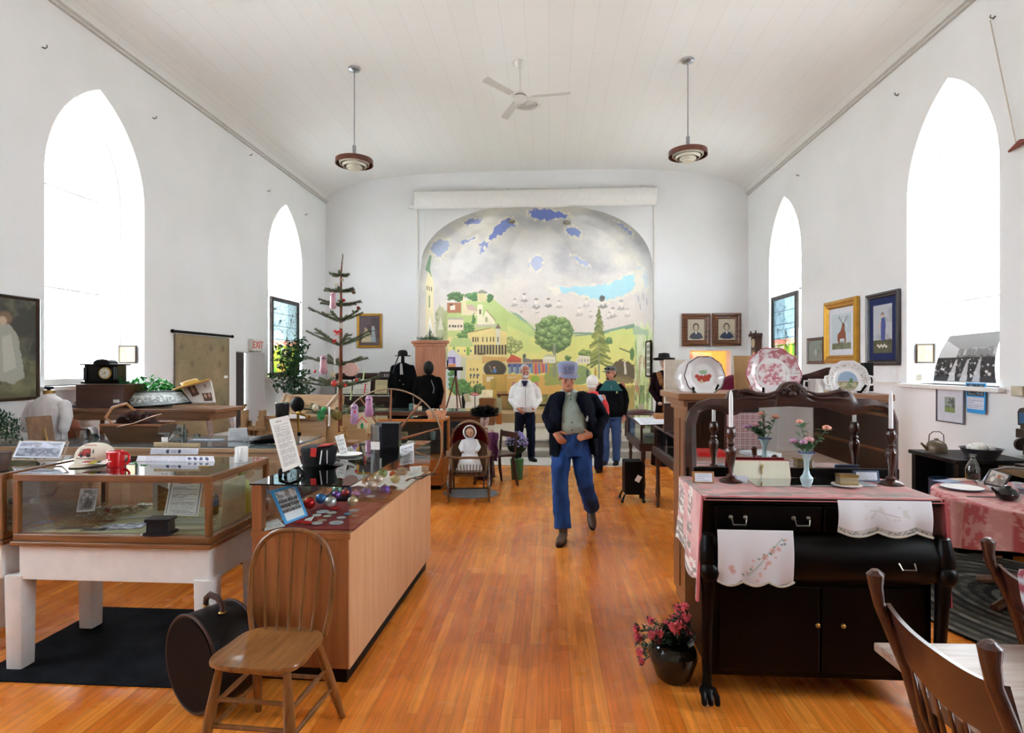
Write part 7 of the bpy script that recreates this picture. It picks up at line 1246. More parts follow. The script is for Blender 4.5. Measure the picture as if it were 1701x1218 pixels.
for k in range(5): a = PI*(.2+.15*k); m.tube([(cx, MY-3.18-.04, zc_-.06), (cx+.045*math.cos(a), MY-3.18-.045, zc_-.06+.045*math.sin(a))], [.004, .011], 8)
m.ell((cx, MY-3.18-.045, zc_-.07), (.022, .012, .016), 10); m.build('carved_crest', mah, t)
gz0 = B[0].z; vs = [Vector((p.x, MY-3.18-.012, p.z)) for p in B]; ctr = [Vector((np.interp(i, [0, n-1], [B[0].x, B[-1].x]), MY-3.18-.012, gz0)) for i in range(n)]
MB().add(vs+ctr, [(i, i+1, n+i+1, n+i) for i in range(n-1)]).build('mirror_glass', pm('#dcdedc', .02, 1, var=.01), t, fix=False, smooth=0)
MB().bb((A[0].x, MY-3.18-.03, 1.016), (A[-1].x, MY-3.18+.02, 1.075)).build('mirror_base', ebony, t, bevel=.004, smooth=0)
MB().bb((A[0].x+.02, MY-3.18+.02, 1.016), (A[-1].x-.02, MY-3.18+.035, 1.45)).build('mirror_backboard', mah, t, smooth=0)
ZC = 1.0165
cvt = CV(0, 0, 1.2, .6, 220, 110, '#c58f8c').noise('#d8aaa6', 9, 9, .4, .6, .7, 3).noise('#8f8884', 12, 26, .42, .5, .85, 6, (np.abs(CV(0, 0, 1.2, .6, 220, 110).Y-.5) < .045)|(CV(0, 0, 1.2, .6, 220, 110).X < .09)).noise('#a89a94', 14, 14, .55, .6, .6, 9)
cvt.rect(0, .575, 1.2, .6, '#a8484c', .7)
t = thing('lace_cloth', 'pink cloth with grey lace edging draped over the dresser top', 'tablecloth', (1.325, 3.18, ZC))
u, v = np.meshgrid(np.linspace(0, 1, 220), np.linspace(0, 1, 110)); P = np.stack([(u-.5)*(2*hw+.02), .24-.53*v, .003+u*0+.001*np.sin(u*60)], -1); P[..., 2] = np.where(v > .97, -.012, P[..., 2]); colgrid('cloth_top', P, cvt.a, paintmat(.85), t, solid=.003)
for s in (-1, 1):
 cvs = CV(0, 0, .5, .55, 100, 110, '#cf9a96').noise('#dcb4b0', 9, 9, .4, .6, .7, 4); lm = ((cvs.X < .14)|(np.abs(cvs.X-.27) < .045)|(cvs.Y > .43)); cvs.noise('#8c867e', 34, 34, .45, .5, .9, 7, lm); cvs.noise('#e6e0d8', 40, 40, .55, .6, .9, 8, lm); cvs.blend(((cvs.X > .47)).astype(float), '#a8484c')
 u, v = np.meshgrid(np.linspace(0, 1, 100), np.linspace(0, 1, 110)); ln = .30+.20*u+.02*np.sin(u*22); x = s*(hw+.014+.018*np.sin(u*16+s)*v+.02*v); P = np.stack([x, .24-.52*u-.05*v*u, .003-ln*v], -1); colgrid('cloth_drop', P, cvs.a, paintmat(.85), t, solid=.003)
def towel(lb, x0, x1, y0, y1, z, seed, motif):
 a = atY(x0, y0, 2.83); b_ = atY(x1, y1, 2.83); w_ = b_.x-a.x; h_ = a.z-b_.z; t = thing('embroidered_towel', lb, 'towel', ((a.x+b_.x)/2, 2.835, (a.z+b_.z)/2))
 cv = CV(0, 0, 1, h_/w_, 110, 84, '#e2e0e4'); H = h_/w_
 if motif:
  cv.line(.4, H*.85, .85, H*.15, .02, '#9ab0a4', .7)
  rr = random.Random(seed)
  for k in range(26): q = rr.random(); x = .38+.5*q+rr.gauss(0, .05); y = H*(.85-.7*q)+rr.gauss(0, .05); cv.ell(x, y, .022, .016, rr.choice(['#6a8f80', '#4f7a6c', '#d49a94', '#dca8a0']), .3, .8, .8, k)
  for x, y in ((.62, .5*H), (.72, .38*H), (.8, .33*H), (.66, .62*H), (.17, .68*H), (.2, .76*H)): cv.ell(x, y, .05, .04, '#d49a90', .5, .8, .9, 3)
 else:
  cv.line(.35, .3*H, .65, .45*H, .008, '#b8b4ac'); cv.noise('#c9c4ba', 20, 20, .56, .6, .6, 5, (cv.Y > .15*H)*(cv.Y < .55*H)*(cv.X > .25)*(cv.X < .78)); cv.rect(0, H*.84, 1, H, '#c2beb2', .8).noise('#5a544c', 60, 60, .55, .6, .7, 6, cv.Y > H*.86)
 u, v = np.meshgrid(np.linspace(0, 1, 110), np.linspace(0, 1, 84)); sc_ = (.02+.035*np.abs(np.sin(u*PI*(3 if motif else 2.2))) if motif else .035*np.abs(np.sin(u*PI*2.4)))*w_*1.6
 P = np.stack([(u-.5)*w_, -.008*np.sin(u*13)*v-.012*np.sin(v*PI)-(0.0), h_/2-(h_-sc_*0.8*0)*v+(-sc_*v+.02*w_)*(v > 0)], -1); colgrid('towel', P, cv.a, paintmat(.85), t, solid=.002)
 m = MB(); e = [(( i/60-.5)*w_, -.012, -h_/2-float(np.interp(i/60, np.linspace(0, 1, 110), sc_[-1]))+.02*w_) for i in range(61)]; [m.ell(p, (.006, .002, .006), 6) for p in e]; m.build('lace_edge', pm('#c8c4b8', .9), t)
towel('white towel with embroidered pink flowers hanging on the left of the dresser', 1192, 1318, 882, 966, .86, 3, True)
towel('plain white towel with a lace hem hanging at the right of the dresser', 1392, 1548, 834, 888, 1.0, 4, False)
def candlestick(lb, x, y):
 t = thing('candlestick', lb, 'candlestick', (x, y, ZC+.004), 0, 'candlesticks on the dresser')
 MB().lathe([(.001, 0), (.062, 0), (.064, .008), (.045, .018), (.02, .026), (.026, .036), (.012, .048), (.014, .075), (.024, .13), (.030, .17), (.024, .19), (.013, .20), (.022, .212), (.013, .222), (.014, .235), (.027, .255), (.024, .285), (.019, .295), (.024, .305), (.001, .305)], n=28).build('stick', wood('#2c120c', '#4a2218', 'z', 1, .15, .6), t)
 t2 = MB().lathe([(.011, 0), (.0105, .16), (.008, .19), (.003, .205), (.001, .205)], n=14).build('taper_candle', pm('#eeeeee', .5, var=.01)); t2.location = (x, y, ZC+.306); return t, t2
_, c1 = candlestick('tall turned brown candlestick at the left of the dresser top', 1.005, 3.27); tag(c1, 'white taper candle in the left candlestick', 'candle')
_, c1 = candlestick('tall turned brown candlestick at the right of the dresser top', 1.845, 3.25); tag(c1, 'white taper candle in the right candlestick', 'candle')
tr = [atZ(1237, 797, ZC), atZ(1412, 797, ZC), atZ(1463, 811, ZC), atZ(1258, 811, ZC)]
m = MB(); m.prism([(p.x, p.y) for p in tr], ZC+.004, ZC+.010); t = m.build('mirror_tray', pm('#c8ccca', .03, 1, var=.02)); tag(t, 'rectangular mirror tray lying on the dresser cloth', 'tray')
t = thing('bud_vase', 'pale blue glass bud vase with a ruffled rim on the mirror tray', 'vase', (1.355, 3.14, ZC+.011)); MB().lathe([(.001, 0), (.020, 0), (.022, .006), (.030, .03), (.032, .045), (.018, .065), (.012, .09), (.014, .13), (.024, .165), (.036, .178), (.034, .18), (.020, .165), (.010, .13), (.001, .12)], n=24, fn=lambda a, z: 1+(.14*math.sin(6*a) if z > .16 else 0)).build('vase', pm('#a9c4c8', .12, coat=.4), t); MB().tube([(.037*math.cos(a)*(1+.14*math.sin(6*a)), .037*math.sin(a)*(1+.14*math.sin(6*a)), .180) for a in [2*PI*i/36 for i in range(36)]], .003, 5, closed=True).build('blue_rim', pm('#3f4f94', .2), t)
def rose(m, c, s_, mats, dr=(0, 0, 1)):
 rr = random.Random(int(c[0]*1000)); x, y, d = basis(dr)
 for k in range(12):
  a = k*2.4; q = .2+.8*k/12; cc = Vector(c)+(x*math.cos(a)+y*math.sin(a))*s_*.45*q-d*s_*.25*q; m.mat(mats[k % len(mats)]).ell(tuple(cc), (s_*.42, s_*.42, s_*.36), 8)
gl = pm('#3c6a3c', .5, var=.4, scale=30); ro = (pm('#e8a890', .6, var=.2), pm('#dc8c70', .6, var=.2)); rp = (pm('#b890b0', .6, var=.2), pm('#a87098', .6, var=.2)); rk = (pm('#d8a4a8', .6), pm('#c88890', .6))
FL = [(1373, 709, 3.10, .031, ro, 'salmon rose on a long stem at the right of the bud vase'), (1318, 731, 3.08, .028, rp, 'mauve rose at the left above the vase rim'), (1343, 728, 3.06, .033, rk, 'pink open rose in the middle of the bud vase'), (1334, 733, 3.04, .026, rp, 'small mauve rose just over the vase rim'), (1328, 699, 3.16, .025, ro, 'salmon rose bud standing highest in the bud vase')]
for x, y, Y_, s_, ms, lb in FL:
 p = atY(x, y, Y_); m = MB(); rose(m, p, s_, ms); m.mat(gl).tube([p-Vector((0, 0, s_*.4)), (p+Vector((1.355, 3.14, 1.2)))/2+Vector((.01, 0, .0)), Vector((1.355, 3.14, 1.17))], .0022, 6)
 rr = random.Random(int(x));
 for k in range(13): q = rr.uniform(.1, .95); c = p.lerp(Vector((1.355, 3.14, 1.22)), q); m.add([(0, -.024, 0), (.015, 0, .003), (0, .024, 0), (-.015, 0, .003)], [(0, 1, 2, 3)], TR(*c) @ RZ(rr.uniform(0, 6)) @ TR(0, .024, 0) @ RX(rr.uniform(-.5, 1)))
 o = m.build('rose', None, fix=False, smooth=50); tag(o, lb, 'flower', 'roses in the bud vase')
t = thing('open_album', 'open cream album with red edges standing before the mirror', 'book', (1.13, 3.36, ZC+.004)); a0, b0 = atY(1214, 766, 3.39).x-1.13, atY(1311, 766, 3.39).x-1.13
for k, (xa_, xb_) in enumerate(((a0, (a0+b0)/2), ((a0+b0)/2, b0))): MB(RX(-.25)).bb((xa_, 0, .0), (xb_-.002, .012, .105)).build('page_block', pm('#ddd6c0', .7, var=.05), t, bevel=.002, smooth=0)
MB(RX(-.25)).bb((a0-.004, .012, 0), (b0+.004, .018, .112)).bb((a0, 0, .105), (b0, .014, .109)).build('red_cover', pm('#a01c24', .5), t, smooth=0); MB(RX(-.25)).ell(((a0+b0)/2+.005, -.006, .075), (.012, .006, .012), 8).tube([((a0+b0)/2+.005, -.006, .07), ((a0+b0)/2, -.008, .03)], .005).build('ribbon_charm', pm('#b8a470', .6), t)
t = thing('trinket_box', 'small brass and glass trinket box on a white lace plate', 'box', (1.575, 3.17, ZC+.011)); MB().bb((-.045, -.03, .012), (.045, .03, .05)).build('glass_body', pm('#a89878', .15, .2), t, bevel=.003, smooth=0); MB().bb((-.048, -.033, .05), (.048, .033, .062)).bb((-.048, -.033, .01), (.048, .033, .016)).build('brass_edge', brass, t, bevel=.003, smooth=0); MB().lathe([(.001, 0), (.06, .002), (.075, .008), (.001, .009)], n=30, fn=lambda a, z: 1+.03*math.sin(14*a)).build('plate', white, t)
def small_frame(nm, lb, x0, x1, y0, y1, Y_, fc, seed):
 a = atY(x0, y0, Y_); b_ = atY(x1, y1, Y_); t = thing(nm, lb, 'sign', ((a.x+b_.x)/2, Y_, ZC+.004)); w_ = b_.x-a.x; h_ = a.z-b_.z
 MB(RX(-.2)).bb((-w_/2, 0, 0), (w_/2, .012, h_)).build('frame', fc, t, bevel=.003, smooth=0); panel('card', paper(seed, 4, '#dfe2ea', '#8088a0', False, 26, 14), w_*.8, h_*.72, RX(-.2) @ TR(0, -.002, h_/2), t)
small_frame('framed_note', 'small brown-framed note card at the left end of the dresser', 1151, 1187, 777, 797, 3.22, oak, 130); small_frame('framed_note', 'slate blue note card beside the right candlestick', 1419, 1462, 776, 795, 3.32, pm('#4a5a78', .5), 131); small_frame('framed_note', 'tiny pale blue note card beside the left candlestick', 1223, 1243, 785, 797, 3.24, pm('#b8c8dc', .5), 132)
def plate(lb, px, py, Y_, r_, paintfn, tilt, bowl=0, handles=False, stand=True, yaw=0):
 p = atY(px, py, Y_); t = thing('display_plate', lb, 'plate', (p.x, Y_, ZH), yaw); zc = p.z-ZH
 cv = CV(-1, -1, 1, 1, 110, 110, '#e8e4e2'); paintfn(cv); N = 70; u, v = np.meshgrid(np.linspace(0, 1, 44), np.linspace(0, 2*PI, 110)); M_ = np.array(TR(0, 0, zc) @ RX(-tilt))
 sc2 = 1+.02*np.cos(v*10)*u**6; dep = np.where(u < .62, 0, -((u-.62)/.38)**1.3*(.022+bowl));
 P = np.stack([u*r_*np.cos(v)*sc2, dep, u*r_*np.sin(v)*sc2], -1) @ M_[:3, :3].T+M_[:3, 3]; colgrid('plate', P, cv.sample(u*np.cos(v), -u*np.sin(v)), paintmat(.12, .4), t, solid=.005)
 if handles:
  for s in (-1, 1): MB(TR(0, 0, zc) @ RX(-tilt)).tube([(s*r_*.92, -.02, .03), (s*r_*1.12, -.022, .025), (s*r_*1.16, -.022, 0), (s*r_*1.12, -.022, -.025), (s*r_*.92, -.02, -.03)], .007, 8).build('handle', white, t)
 if stand: MB().tube([(-.08, -.06, .03), (-.07, -.03, .006), (.0, .06, .0), (.07, -.03, .006), (.08, -.07, .05)], .008, 8).tube([(0, .06, 0), (0, .05, zc*.9)], .007, 8).build('plate_stand', black, t)
 return t
def pf1(c):
 for x, y in ((-.3, -.0), (-.1, .05), (.12, .02), (.3, -.02), (-.2, .15), (.05, .18), (.22, .15)): c.ell(x, y+.02, .13, .12, '#b8483a', .2, 1, .3, 3)
 c.ell(0, -.2, .25, .15, '#8aa87c', .4, .9, .8); c.ell(-.1, .3, .12, .08, '#c9b888', .3); c.blend(((np.hypot(c.X, c.Y) > .97)).astype(float), '#5a5450')
plate('white bowl painted with strawberries on a black stand above the dresser', 1168, 625, 3.98, .132, pf1, .12, .02)
plate('plain white plate standing behind the strawberry bowl', 1153, 628, 4.16, .135, lambda c: None, .1, 0, stand=False)
def pf2(c):
 c.noise('#b04858', 5, 5, .42, .5, .85, 3, (np.hypot(c.X, c.Y) > .62)); c.noise('#e8d0d2', 12, 12, .5, .56, .9, 4, (np.hypot(c.X, c.Y) > .62)); c.ell(0, -.05, .28, .38, '#b85a68', .2, .8, .7, 5); c.noise('#c06a76', 7, 7, .45, .52, .8, 8, (np.hypot(c.X, c.Y) < .52)*(np.abs(c.Y) < .4)); c.noise('#efe2e0', 14, 14, .5, .56, .8, 6, (np.hypot(c.X, c.Y) < .5)); c.rect(-.4, .25, .4, .3, '#b85a68', .8); c.blend((np.abs(np.hypot(c.X, c.Y)-.985) < .02).astype(float), '#b04858')
plate('large red and white transfer-print plate above the middle of the dresser', 1283, 622, 3.95, .178, pf2, .14, .004)
def pf3(c):
 c.ell(0, 0, .5, .5, '#9ab0c8', .1); c.rect(-.45, 0, .45, .06, '#d8a890', .8); c.blend(((np.hypot(c.X, c.Y) < .5) & (c.Y > .03)).astype(float), '#8a8a68'); c.ell(.15, .1, .12, .25, '#4f7040', .2, 1, .8); c.noise('#c8b898', 9, 9, .5, .56, .8, 4, (np.hypot(c.X, c.Y) < .48)*(c.Y > .1)); c.noise('#8a7a68', 20, 20, .6, .64, .7, 6, np.abs(np.hypot(c.X, c.Y)-.8) < .1)
plate('white plate with handles and a painted landscape above the dresser right', 1408, 633, 3.96, .135, pf3, .16, 0, True)
o = MB(TR(atY(1275, 640, 4.12).x, 4.14, ZH) @ RX(-.1)).bb((-.215, 0, 0), (.215, .012, .25)).build('cardboard_box', pm('#b08c60', .8, var=.08), smooth=0); tag(o, 'tan cardboard sheet standing behind the red plate', 'board')
t = thing('mug', 'white mug standing between the red plate and the handled plate', 'mug', (atY(1356, 650, 4.0).x, 4.0, ZH+.02), PI); MB().lathe([(.001, -.02), (.05, -.02), (.05, .07), (.046, .07), (.045, -.01), (.001, -.01)], n=26).build('cup', white, t); MB().tube([(.048, 0, .055), (.078, 0, .055), (.082, 0, .02), (.05, 0, -.0)], .007, 8).build('handle', white, t)
o = MB(TR(atY(1350, 640, 4.2).x, 4.2, ZH)).cap([(-.12, 0, .05), (0, 0, .08), (.1, -.02, .14), (.16, -.04, .16)], [.05, .05, .03, .008], 12).build('stuffed_pheasant', pm('#3a2420', .9, var=.6, bump=1, bscale=60)); tag(o, 'dark feathery mounted bird lying behind the white mug', 'stuffed bird')
o = MB(TR(atY(1440, 640, 4.2).x, 4.2, ZH)).bb((-.03, -.03, 0), (.03, .03, .20)).build('black_tin', black, bevel=.003, smooth=0); tag(o, 'narrow black tin standing behind the handled plate', 'tin')
t = thing('picture_board', 'cream board with a dark base standing behind the oak cabinet', 'board', (atY(1135, 630, 6.2).x+.03, 6.2, .972)); MB(RZ(.05)).bb((-.23, 0, .0), (.25, .02, .30)).build('easel_board', mah, t, smooth=0); MB(RZ(.05)).bb((-.23, -.02, .30), (.28, .02, .76)).build('cream_panel', pm('#d8d0c0', .7), t, smooth=0)
o = MB(TR(atY(1155, 630, 7.12).x, 7.12, 0) @ RY(.12)).bb((-.02, -.02, 0), (.02, .02, 1.68)).build('wooden_pole', mahz, smooth=0); tag(o, 'leaning dark wooden pole between the cream board and the white plates', 'pole')
o = MB().loft([(0, 0, 0, .2, .2), (0, 0, 1.2, .18, .16), (0, 0, 1.5, .2, .14), (0, 0, 1.56, .06, .05)], 20).build('maroon_dress', pm('#5c1428', .9, bump=.3), smooth=60); o.location = (atY(1222, 640, 7).x, 7.0, 0); tag(o, 'maroon dress on a form showing behind the cardboard sheet', 'dress')
def aisle_case(lb, x0, x1, y0, y1, zt, zb):
 t = thing('aisle_table_case', lb, 'display case', ((x0+x1)/2, (y0+y1)/2, 0)); a, b_ = (x1-x0)/2, (y1-y0)/2
 glass_case(t, -a, a, -b_, b_, zb, zt, .028, mahz, mah, mahz, g=glassmat(refl=.8)); MB().bb((-a-.015, -b_-.015, zb-.10), (a+.015, b_+.015, zb)).build('base_rail', mah, t, bevel=.004, smooth=0)
 for x in (-a+.04, a-.04):
  for y in (-b_+.04, b_-.04): MB().lathe([(.001, 0), (.018, 0), (.026, .05), (.016, .09), (.030, .16), (.022, .3), (.026, .42), (.018, .46), (.03, .50), (.03, zb-.1), (.001, zb-.1)], c=(x, y, 0), n=14).build('turned_leg', mahz, t)
 return t
aisle_case('dark glass table case on turned legs beside the oak cabinet', 1.24, 1.85, 5.30, 6.95, .97, .72); aisle_case('farther dark glass table case carrying a white printed sheet', 1.14, 1.85, 7.3, 8.5, .95, .70)
q4('printed_sheet', paper(140, 8, '#e4e6ec', '#7c8090', False, 40, 24), [atZ(1052, 694, .957), atZ(1105, 692, .957), atZ(1120, 704, .957), atZ(1064, 706, .957)], label='white printed sheet lying on the farther aisle case', category='sheet')
o = MB(TR(1.62, 7.9, .955)).bb((-.2, -.10, 0), (.3, .12, .07)).build('wooden_tray', oakx, bevel=.004, smooth=0); tag(o, 'flat wooden box beside the printed sheet', 'box')
for i, (x, y, c, lb) in enumerate(((1.4, 5.9, '#b8b8b0', 'pale pamphlet inside the nearer aisle case'), (1.55, 6.4, '#5a6a80', 'blue-grey booklet inside the nearer aisle case'), (1.42, 6.7, '#8a7a68', 'brown booklet inside the nearer aisle case'), (1.4, 8.0, '#7c8080', 'grey booklet inside the farther aisle case'))): o = MB(TR(x, y, .722 if i < 3 else .702)).bb((-.1, -.08, 0), (.1, .08, .02)).build('booklet', pm(c, .7), smooth=0); tag(o, lb, 'booklet')
t = thing('black_treadle_stand', 'low black iron stand with casters and a white tag under the farther case', 'stand', (1.02, 6.9+.35, 0)); MB().bb((-.1, -.15, .10), (.12, .12, .50)).build('body', black, t, bevel=.01, smooth=0); [MB().tube([(x, y, .1), (x*1.3, y*1.2, .02)], .012).ell((x*1.3, y*1.2, .02), .02, 8).build('leg', black, t) for x in (-.1, .1) for y in (-.13, .1)]; MB(TR(.06, -.17, .30) @ RY(.5)).bb((-.03, 0, -.04), (.03, .004, .04)).build('paper_tag', paperW, t, smooth=0)
t = thing('oxblood_bench', 'dark red leather-topped bench on the stage edge behind the aisle cases', 'bench', (1.75, 11.3, STG)); MB().ell((0, 0, .42), (.35, .22, .12), 20).build('cushion', pm('#3c1012', .3), t); [MB().tube([(x, y, .4), (x, y, 0)], .025).build('leg', mahz, t) for x in (-.25, .25) for y in (-.12, .12)]
for i, (x, y, w_, h_, c, lb) in enumerate(((1042, 660, .12, .42, '#9aa088', 'grey-green milk can on the stage near the capped man'), (1060, 672, .3, .22, '#6a4a2c', 'brown wooden crate on the stage right of the milk can'), (1068, 668, .12, .3, '#c8bca0', 'tan folded card on the brown crate'))):
 p = atY(x, y, 12.85); z0 = STG if i < 2 else STG+.22; o = MB(TR(p.x, 12.85+.1*i, z0))
 o = (o.lathe([(.001, 0), (w_, 0), (w_, h_*.7), (w_*.5, h_*.85), (w_*.6, h_), (.001, h_)], n=18) if i == 0 else o.bb((-w_/2, -w_/3, 0), (w_/2, w_/3, h_))).build(('milk_can', 'wooden_crate', 'folded_card')[i], pm(c, .6), smooth=30); tag(o, lb, ('milk can', 'crate', 'card')[i])
t = thing('fur_mannequin', 'mannequin in a wide black hat and dark coat with a brown fur stole', 'mannequin', (atY(1103, 640, 9.9).x, 9.9, 0)); zt = atY(1105, 588, 9.9).z
m = MB(); m.loft([(0, 0, .0, .22, .2), (0, 0, .5, .19, .16), (0, 0, zt-.9, .14, .11), (0, 0, zt-.62, .13, .1), (0, 0, zt-.45, .17, .11), (0, 0, zt-.33, .15, .09), (0, 0, zt-.28, .05, .05)], 26); [m.cap([(s*.15, 0, zt-.36), (s*.21, 0, zt-.62), (s*.10, -.14, zt-.82)], [.055, .05, .04], 12) for s in (-1, 1)]; m.remesh('coat', pm('#1c0c12', .85, var=.4), t, .014, 3, .006, 9)
MB().ell((0, -.01, zt-.14), (.068, .08, .10), 18).cap([(0, 0, zt-.22), (0, 0, zt-.32)], [.04, .04], 10).build('head', pm('#c8a890', .5), t); MB().ell((-.1, -.17, zt-.83), (.04, .03, .03), 10).build('hand', pm('#b8a090', .5), t)
MB().lathe([(.001, .03), (.17, -.01), (.19, .03), (.10, .04), (.09, .11), (.001, .12)], c=(0, 0, zt-.10), n=30, fn=lambda a, z: 1+.10*math.sin(2*a)).build('hat', pm('#0a0a0b', .7), t)
MB().cap([(.07, -.11, zt-.36), (.0, -.15, zt-.5), (-.02, -.17, zt-.95)], [.045, .055, .045], 12).cap([(-.10, -.08, zt-.34), (-.06, -.14, zt-.5)], [.045, .045], 12).build('fur_stole', pm('#7c5434', .95, var=.5, scale=30, bump=1, bscale=80), t)
# ================================================================ azalea, chairs, tables at the right
t = thing('potted_azalea', 'pink azalea in a dark glazed pot on the floor by the dresser leg', 'plant', (atZ(1133, 1118, 0).x, 3.16, 0)); t.location = (.66, 3.12, 0)
MB().lathe([(.001, 0), (.07, 0), (.09, .02), (.125, .12), (.115, .17), (.095, .19), (.105, .205), (.09, .2), (.001, .18)], n=30).build('pot', pm('#1c1a10', .18, var=.4, coat=.4), t)
fol = MB(); bl = MB(); pk = (pm('#ec6a78', .6, var=.15, scale=40), pm('#f4929a', .6, var=.15, scale=40)); r3 = random.Random(6)
BL = [(1126, 1013), (1137, 1011), (1131, 1026), (1120, 1030), (1140, 1028), (1128, 1040), (1118, 1044), (1107, 1040), (1081, 1033), (1057, 1047), (1060, 1062), (1083, 1058), (1095, 1055), (1112, 1054), (1124, 1052), (1139, 1046), (1143, 1058), (1103, 1068), (1094, 1088-20), (1138, 1062), (1063, 1086), (1066, 1101), (1095, 1089)]
tp2 = Vector(t.location)
for i, (x, y) in enumerate(BL):
 p = atY(x, y, 3.12+r3.uniform(-.12, .08))-tp2; s_ = r3.uniform(.027, .036)
 for k in range(13):
  a = k*2.4; e = 1.3-k*.09; d = Vector((math.cos(a)*math.cos(e), math.sin(a)*math.cos(e)-.3, math.sin(e))).normalized(); xx, yy, _ = basis(d); c = p+d*s_*.4; bl.mat(pk[k % 2]).add([c-xx*s_*.3-d*s_*.2, c-xx*s_*.42+d*s_*.35, c+d*s_*.62+yy*.004, c+xx*s_*.42+d*s_*.35, c+xx*s_*.3-d*s_*.2], [(0, 1, 2, 3, 4)])
 bl.mat(pk[0]).ell(tuple(p), s_*.55, 8)
 q0 = Vector((r3.uniform(-.03, .03), r3.uniform(-.03, .03), .19)); md = q0.lerp(p, .5)+Vector((0, 0, .03)); fol.tube([q0, md, p], .003, 5)
 for k in range(34):
  c = (q0.lerp(md, r3.random()) if k % 2 else md.lerp(p, r3.uniform(0, 1.05)))+Vector((r3.gauss(0, .012), r3.gauss(0, .012), r3.gauss(0, .012))); fol.add([(0, -.004, 0), (.009, .016, .003), (0, .036, 0), (-.009, .016, .003)], [(0, 1, 2, 3)], TR(*c) @ RZ(r3.uniform(0, 6.28)) @ RX(r3.uniform(-.8, .8)))
bl.build('blossoms', None, t, fix=False, smooth=30); fol.build('foliage', pm('#1f3a22', .4, var=.5, scale=30), t, fix=False, smooth=0)
def press_chair(lb, x, ya, yb, zt, grp=None, ang=0):
 """chair whose back runs along Y at x; seat lies towards +X"""
 t = thing('slat_back_chair', lb, 'chair', (x, (ya+yb)/2, 0), ang); w_ = (yb-ya)/2; lean = .16; cw = wood('#341812', '#4f2a1e', 'z', 1, .25, .4); cwx = wood('#3a1c14', '#553024', 'y', 1, .25, .4)
 def bx_(z): return lean*(1-(z-.45)/(zt-.45)) if z > .45 else lean
 for s in (-1, 1):
  P_ = [(lean+.02*0, s*w_*.92, 0), (lean, s*w_*.92, .45), (bx_(.75), s*w_*.97, .75), (0, s*w_, zt-.10), (-.008, s*w_, zt-.05), (-.010, s*w_, zt-.012), (-.012, s*w_, zt)]; MB().tube(P_, [.019, .022, .019, .017, .020, .025, .012], 14).build('back_post', cw, t)
  MB().tube([(lean+.42, s*w_*1.02, 0), (lean+.40, s*w_*.98, .25), (lean+.39, s*w_*.95, .43)], [.015, .023, .018], 12).build('front_leg', cw, t)
  for z in (.16, .28): MB().tube([(lean, s*w_*.92, z), (lean+.41, s*w_, z)], .010, 8).build('stretcher', cw, t)
 for z in (.20, .31): MB().tube([(lean+.41, -w_, z), (lean+.41, w_, z)], .010, 8).build('stretcher', cw, t)
 m = MB(); N = 24; vs = []
 for i in range(N+1):
  q = i/N; y = -w_+2*w_*q; e = abs(2*q-1); zt_ = zt-.125+.025*e**4; zb_ = zt-.27-.012*math.cos(e*PI); cu = .022*math.cos((2*q-1)*PI/2)*-1
  for z, th in ((zt_, .007), (zb_, .007)): vs += [(bx_(z)+cu-th, y, z), (bx_(z)+cu+th, y, z)]
 fs = []
 for i in range(N): a = i*4; b_ = a+4; fs += [(a, b_, b_+1, a+1), (a+2, a+3, b_+3, b_+2), (a, a+2, b_+2, b_), (a+1, b_+1, b_+3, a+3)]
 fs += [(0, 1, 3, 2), (N*4, N*4+2, N*4+3, N*4+1)]; m.add(vs, fs); m.build('crest_rail', cwx, t, smooth=40)
 for i in range(7): q = (i+1)/8; y = -w_+2*w_*q; cu = -.02*math.cos((2*q-1)*PI/2); MB().tube([(bx_(zt-.25)+cu, y, zt-.255), (bx_(.7)+cu*.7, y*.98, .65), (lean, y*.9, .46)], [.006, .011, .007], 8, flat=.6).build('slat', cw, t)
 MB().loft([(lean+.21, 0, .43, .225, w_*1.02), (lean+.21, 0, .455, .235, w_*1.07), (lean+.21, 0, .46, .225, w_*1.03)], 28, p=5).build('seat', cwx, t)
 return t
press_chair('dark slat-back wooden chair close by in the bottom right corner', .995, 1.36, 1.815, 1.045)
tc = press_chair('dark wooden chair with a striped woven blanket at the right edge', 1.72, 1.93, 2.37, .99)
cv = CV(0, 0, 1, 1, 60, 40, '#4a4458'); r4 = random.Random(3)
for k in range(26): y = k/26; cv.rect(0, y, 1, y+1/26, r4.choice(['#8a3a48', '#c8a8a8', '#3a3c5c', '#2c2c34', '#b8c0c8', '#7c4a5c']))
cv.noise('#e0d8d8', 40, 40, .6, .62, .5, 3)
u, v = np.meshgrid(np.linspace(0, 1, 60), np.linspace(0, 1, 40)); x_ = np.where(v < .5, -.035-.02*np.sin(v*6), .055+.02*(v-.5)); zz__ = np.where(v < .45, .60+.32*v/.45, np.where(v > .55, .92-.45*(v-.55)/.45, .925)); x_ = np.where((v >= .45) & (v <= .55), -.05+1.1*(v-.45), x_)
o = colgrid('woven_blanket', np.stack([1.735+x_+(0.92-zz__)*.25, 2.0+.20*(1-u)+u*0, zz__], -1), cv.a, paintmat(.9), solid=.008); tag(o, 'striped woven rag blanket hung over the chair at the right edge', 'blanket')
t = thing('wooden_table', 'worn light wooden table with a plank top in the right foreground', 'table', (2.02, 1.12, 0), math.radians(2)); tw = wood('#7c5a48', '#a08878', 'x', .8, .35, .2)
MB().bb((-.87, -.98, .68), (.9, .98, .71)).build('table_top', tw, t, bevel=.006, smooth=0); MB().bb((-.80, -.9, .58), (.84, .9, .68)).build('apron', wood('#5a3a28', '#74503a', 'x'), t, smooth=0)
for x in (-.76, .8):
 for y in (-.85, .85): MB().tube([(x, y, 0), (x, y, .3), (x, y, .58)], [.025, .035, .03], 12).build('leg', mahz, t)
ZK = .7105
